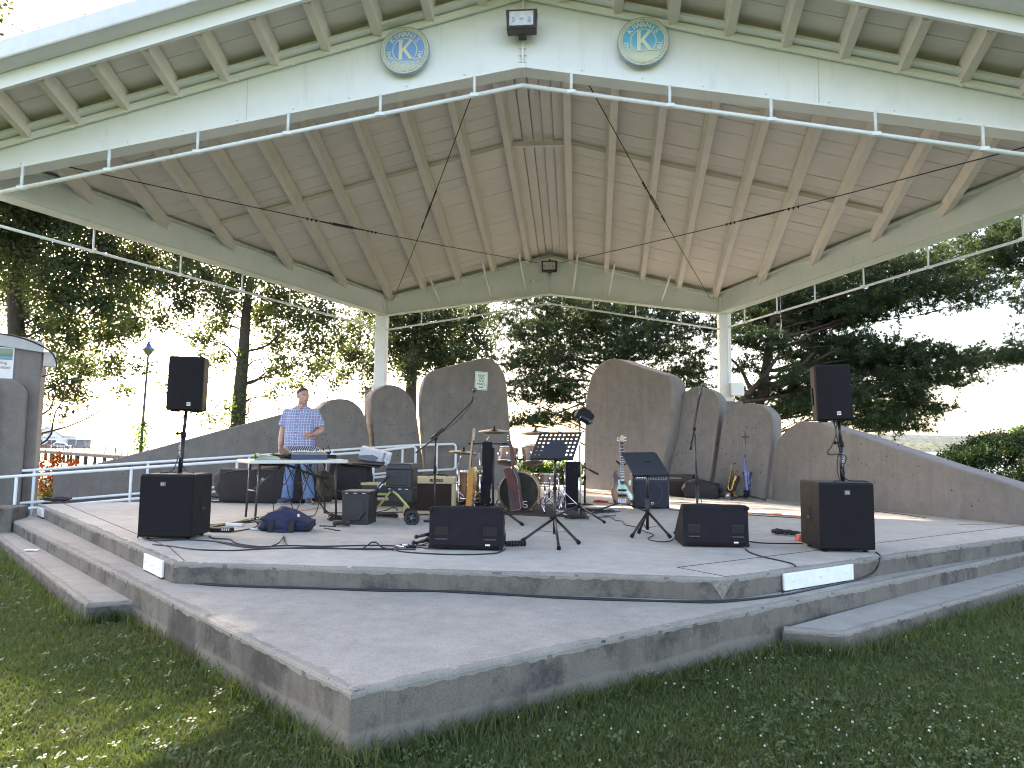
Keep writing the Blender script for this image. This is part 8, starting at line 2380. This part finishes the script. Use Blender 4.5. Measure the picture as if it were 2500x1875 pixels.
while s < Lp + 25:
    for w_ in (-2.3, 2.3):
        part(pr, 'pile', MB().tube([pw(s, w_, -0.3), pw(s, w_, -3.2)], 0.24, 8), WOOD)
    s += 6.2
s = -9.0
while s < Lp + 25:
    for w_ in (-2.45, 2.45):
        part(pr, 'railing_post', MB().box(pw(s, w_, 0.55), (0.10, 0.10, 1.1)), WOOD)
    s += 3.1
for w_ in (-2.45, 2.45):
    for z in (0.55, 1.08):
        part(pr, 'rail', MB().bar(pw(-12, w_, z), pw(Lp + 30, w_, z), 0.07, 0.07), WOOD)
hz = V((-134.031, 158.000, -1.428)); hz.z = -1.45
th_ = thing('ticket_house', 'small white ticket house with a grey roof at the end of the pier', 'building', tuple(hz), 0.25)
WB = mat('house_white', (0.72, 0.74, 0.78), 0.6, var=0.04, scale=0.5)
RF = mat('roof_grey', (0.17, 0.155, 0.15), 0.8, var=0.2, scale=0.6)
part(th_, 'wall', MB().prism([(-3.5, 0), (3.5, 0), (3.5, 3.3), (0, 5.3), (-3.5, 3.3)], 9.0, (0, -4.5, 0)), WB)
for s in (-1, 1):
    part(th_, 'roof', MB().bar((s * 1.98, -4.9, 4.24), (s * 1.98, 4.9, 4.24), 4.7, 0.12, (s * 0.5, 0, 0.87)), RF)
part(th_, 'door', MB().box((-1.5, -4.53, 1.1), (1.0, 0.08, 2.2)), mat('door_dark', (0.05, 0.05, 0.06), 0.5))
wn_ = part(th_, 'window', MB().box((1.2, -4.53, 1.6), (1.9, 0.08, 1.0)), mat('window_dark', (0.06, 0.08, 0.10), 0.15))
part(wn_, 'frame', MB().box((1.2, -4.58, 1.6), (0.08, 0.06, 1.0)).box((1.2, -4.58, 2.13), (2.0, 0.06, 0.08)), WB)
sgn = part(th_, 'sign', MB().box((0.2, -4.55, 2.72), (4.6, 0.08, 0.62)), mat('sign_pale', (0.62, 0.66, 0.78), 0.5))
tx = MB(); text(tx, 'CRUISE TICKETS', 0.46, (0.2, -4.60, 2.56), ext=0.005, bold=0.02, sx=1.05)
part(sgn, 'lettering', tx, mat('letter_blue', (0.03, 0.06, 0.30), 0.5))
tx = MB(); text(tx, 'BOAT', 0.62, (0.35, -4.52, 3.62), ext=0.005, bold=0.03); text(tx, 'SALES', 0.36, (0.35, -4.52, 3.22), ext=0.005, bold=0.02)
part(th_, 'lettering', tx, mat('letter_blue', (0.03, 0.06, 0.30), 0.5))
part(th_, 'emblem', MB().lathe([(0.0005, 0.06), (0.28, 0.06), (0.28, 0)], 16, (-1.2, -4.5, 3.4), (0, -1, 0)), mat('emblem_red', (0.40, 0.08, 0.07), 0.5))
def car(label, loc, rz, col, cname):
    t = thing('parked_car', label, 'car', loc, rz, 'cars on the pier')
    m = mat(cname, col, 0.3, var=0.04, coat=0.5)
    prof = [(-2.1, 0.30), (2.1, 0.30), (2.15, 0.75), (1.3, 0.92), (0.7, 1.45), (-1.2, 1.48), (-2.0, 0.95), (-2.15, 0.7)]
    part(t, 'body', MB().prism(prof, 1.7, (0, -0.85, 0), bevel=0.08), m)
    part(t, 'window', MB().prism([(1.1, 0.95), (0.62, 1.38), (-1.1, 1.40), (-1.7, 0.98)], 1.72, (0, -0.86, 0)), mat('window_dark', (0.06, 0.08, 0.10), 0.15))
    for x in (-1.35, 1.35):
        for y in (-0.8, 0.8):
            part(t, 'wheel', MB().lathe([(0.0005, -0.1), (0.32, -0.1), (0.33, 0.1), (0.0005, 0.1)], 16, (x, y, 0.32), (0, 1, 0)), mat('tyre_rubber', (0.02, 0.02, 0.021), 0.75))
c1 = V((-126.090, 150.000, -1.411)); c2 = V((-130.877, 153.000, -1.485))
car('white car parked on the pier before the ticket house', (c1.x, c1.y, -1.45), 0.5, (0.75, 0.76, 0.78), 'car_white')
car('red car parked on the pier left of the white one', (c2.x - 0.5, c2.y + 1.0, -1.45), 0.5, (0.28, 0.05, 0.05), 'car_red')
lowb = V((-129.891, 160.000, -1.624)); 
single('storage_shed', MB().box((0, 0, 1.1), (6.0, 4.0, 2.2)).box((0, 0, 2.25), (6.4, 4.4, 0.16)), mat('shed_grey', (0.22, 0.22, 0.23), 0.7), 'long low grey shed right of the ticket house on the pier', 'shed', (lowb.x, lowb.y, -1.45), 0.25)
ft_ = V((-122.266, 150.000, 1.372))
single('flag_pole', MB().tube([(0, 0, 0), (0, 0, ft_.z + 2.6)], 0.06, 8), WB, 'thin pale mast behind the long low shed', 'mast', (ft_.x, ft_.y, -1.45))

# ------------------------------------------------------------------ grass and clover
BLOCK = [[(-0.39, -11.86), (5.31, -6.88), (8.6, -3.98), (8.6, 5), (-7.25, 5), (-7.26, -5.74)],
         [(-2.72, -9.68), (-3.06, -9.87), (-6.81, -6.43), (-7.6, -5.78), (-7.2, -5.0)],
         [(1.97, -9.86), (2.36, -9.94), (4.80, -7.77), (9.0, -4.1), (8.6, -3.0)],
         [(-6.93, -5.4), (-6.74, -6.23), (-9.5, -6.95), (-9.7, -6.0)]]
def scatter(n, dmin, dmax, falloff):
    """points on the lawn in front of the stage, denser close by"""
    a = rng.uniform(-0.78, 0.72, n)
    d = dmin * (dmax / dmin) ** (rng.uniform(0, 1, n) ** falloff)
    x = 0.57 + d * np.sin(a - 0.09)
    y = -14.95 + d * np.cos(a - 0.09)
    k = np.ones(n, bool)
    for p in BLOCK:
        k &= ~in_poly(x, y, p)
    return x[k], y[k], d[k]
def blades(x, y, h, w_, lean):
    n = len(x)
    a = rng.uniform(0, 6.283, n)
    ca, sa = np.cos(a), np.sin(a)
    la = rng.uniform(0, 6.283, n)
    lx, ly = np.cos(la) * lean * h, np.sin(la) * lean * h
    z0 = np.full(n, GZ - 0.004)
    v = np.zeros((n, 5, 3))
    v[:, 0] = np.stack([x - ca * w_, y - sa * w_, z0], 1)
    v[:, 1] = np.stack([x + ca * w_, y + sa * w_, z0], 1)
    v[:, 2] = np.stack([x + ca * w_ * 0.8 + lx * 0.35, y + sa * w_ * 0.8 + ly * 0.35, z0 + h * 0.62], 1)
    v[:, 3] = np.stack([x - ca * w_ * 0.8 + lx * 0.35, y - sa * w_ * 0.8 + ly * 0.35, z0 + h * 0.62], 1)
    v[:, 4] = np.stack([x + lx, y + ly, z0 + h], 1)
    b = np.arange(n)[:, None] * 5
    f = np.concatenate([b, b + 1, b + 2, b, b + 2, b + 3, b + 3, b + 2, b + 4], axis=1).reshape(-1)
    return v.reshape(-1, 3), f
GRASS = leaf_mat('grass_blade', (0.070, 0.098, 0.034), (0.115, 0.150, 0.055), 0.35, 0.9)
# straw coloured and worn patches
gt_ = GRASS.node_tree
for pr_ in [n for n in gt_.nodes if n.type in ('BSDF_PRINCIPLED', 'BSDF_TRANSLUCENT')]:
    so_ = pr_.inputs[0].links[0].from_socket
    wn_ = noise(gt_, coords(gt_), 1.9, 7, 0.75)
    gt_.links.new(mixc(gt_, ramp(gt_, wn_, [(0.52, 0.0), (0.70, 0.75)]), so_, (0.15, 0.135, 0.065)), pr_.inputs[0])
x, y, d = scatter(400000, 2.6, 12.5, 0.8)
patch = np.sin(1.3 * x + 0.7) * np.sin(1.7 * y + 1.1) + 0.6 * np.sin(3.1 * x + 2.2 * y)
h = (0.022 + 0.018 * rng.uniform(0, 1, len(x)) + 0.007 * patch) * (1 + 0.25 * (rng.uniform(0, 1, len(x)) > 0.96))
w_ = 0.0020 + 0.00042 * d
Vv, Ff = blades(x, y, np.maximum(h, 0.015), w_ * rng.uniform(0.7, 1.2, len(x)), rng.uniform(0.2, 1.0, len(x)))
tag(link('grass', np_mesh('grass', Vv, 3, Ff), GRASS), 'short mown grass around the front of the stage', None, None, 'stuff')
# taller tufts along the concrete
edge = []
def along(p, q, n, s_):
    t_ = rng.uniform(0, 1, n)
    return np.stack([p[0] + (q[0] - p[0]) * t_, p[1] + (q[1] - p[1]) * t_], 1) + rng.normal(size=(n, 2)) * s_
E_ = np.concatenate([along((-0.39, -11.92), (-2.75, -9.78), 900, 0.035), along((-0.36, -11.92), (1.95, -9.98), 1300, 0.04), along((-3.1, -9.95), (-6.8, -6.5), 1000, 0.04), along((2.4, -10.0), (4.85, -7.85), 1300, 0.045), along((-2.8, -9.75), (-3.05, -9.93), 200, 0.03), along((1.98, -9.95), (2.38, -10.0), 260, 0.03)])
ok = np.ones(len(E_), bool)
for p in BLOCK:
    ok &= ~in_poly(E_[:, 0], E_[:, 1], p)
E_ = E_[ok]
Vv, Ff = blades(E_[:, 0], E_[:, 1], rng.uniform(0.04, 0.13, len(E_)), np.full(len(E_), 0.0035), rng.uniform(0.2, 0.9, len(E_)))
tag(link('edge_grass', np_mesh('edge_grass', Vv, 3, Ff), GRASS), 'longer grass left along the foot of the concrete', None, None, 'stuff')
# clover leaves
x, y, d = scatter(15000, 2.6, 12, 0.9)
dens_ = np.exp(-((np.minimum(np.abs(x * 0.86 - y * 0 - 3), 3)) / 3) ** 2) * 0.6 + 0.3
k = rng.uniform(0, 1, len(x)) < dens_ * (0.35 + 0.65 * (np.sin(2.3 * x) * np.sin(2.9 * y) > 0))
x, y = x[k], y[k]
n = len(x)
vs, fs = [], []
for i in range(n):
    r_ = rng.uniform(0.008, 0.015)
    z = GZ + rng.uniform(0.025, 0.05)
    a0 = rng.uniform(0, 6.28)
    tx_, ty_ = rng.normal(size=2) * 0.35
    for j in range(3):
        a = a0 + j * 2.094
        c = (x[i] + r_ * math.cos(a), y[i] + r_ * math.sin(a))
        b0 = len(vs)
        for (da, rr_) in ((0.0, 0.15), (-0.55, 1.35), (0.0, 1.75), (0.55, 1.35)):
            px_, py_ = r_ * rr_ * math.cos(a + da), r_ * rr_ * math.sin(a + da)
            vs.append((x[i] + px_, y[i] + py_, z + tx_ * px_ + ty_ * py_ + 0.003 * (rr_ > 1)))
        fs += [b0, b0 + 1, b0 + 2, b0, b0 + 2, b0 + 3]
CLOV = leaf_mat('clover_leaf', (0.06, 0.098, 0.036), (0.095, 0.15, 0.058), 0.35, 2.0)
tag(link('clover', np_mesh('clover', np.array(vs), 3, np.array(fs)), CLOV), 'clover leaves in the lawn', None, None, 'stuff')
# clover flowers
fm_ = MB()
pts_ = []
while len(pts_) < 240:
    xx, yy, dd_ = scatter(400, 2.7, 8.5, 0.7)
    for a, b in zip(xx, yy):
        right = a > 0.3
        w1 = (math.sin(1.9 * a + 0.6) * math.sin(2.3 * b) + 1) / 2
        if random.random() < ((0.12 + 0.55 * w1) if right else 0.05):
            pts_.append((a, b))
for a, b in pts_[:240]:
    z = GZ + random.uniform(0.035, 0.07)
    r_ = random.uniform(0.0035, 0.0062)
    fm_.ball((a, b, z), r_, 6, 4, (1, 1, 0.85))
    for k in range(5):
        g_ = random.uniform(0, 6.28)
        fm_.ball((a + r_ * 0.7 * math.cos(g_), b + r_ * 0.7 * math.sin(g_), z + random.uniform(-0.003, 0.004)), r_ * 0.5, 5, 3)
o_ = link('clover_flowers', fm_.mesh('clover_flowers'), mat('clover_white', (0.42, 0.40, 0.33), 0.8, var=0.3, scale=20))
tag(o_, 'small white clover flowers scattered over the lawn', None, None, 'stuff')
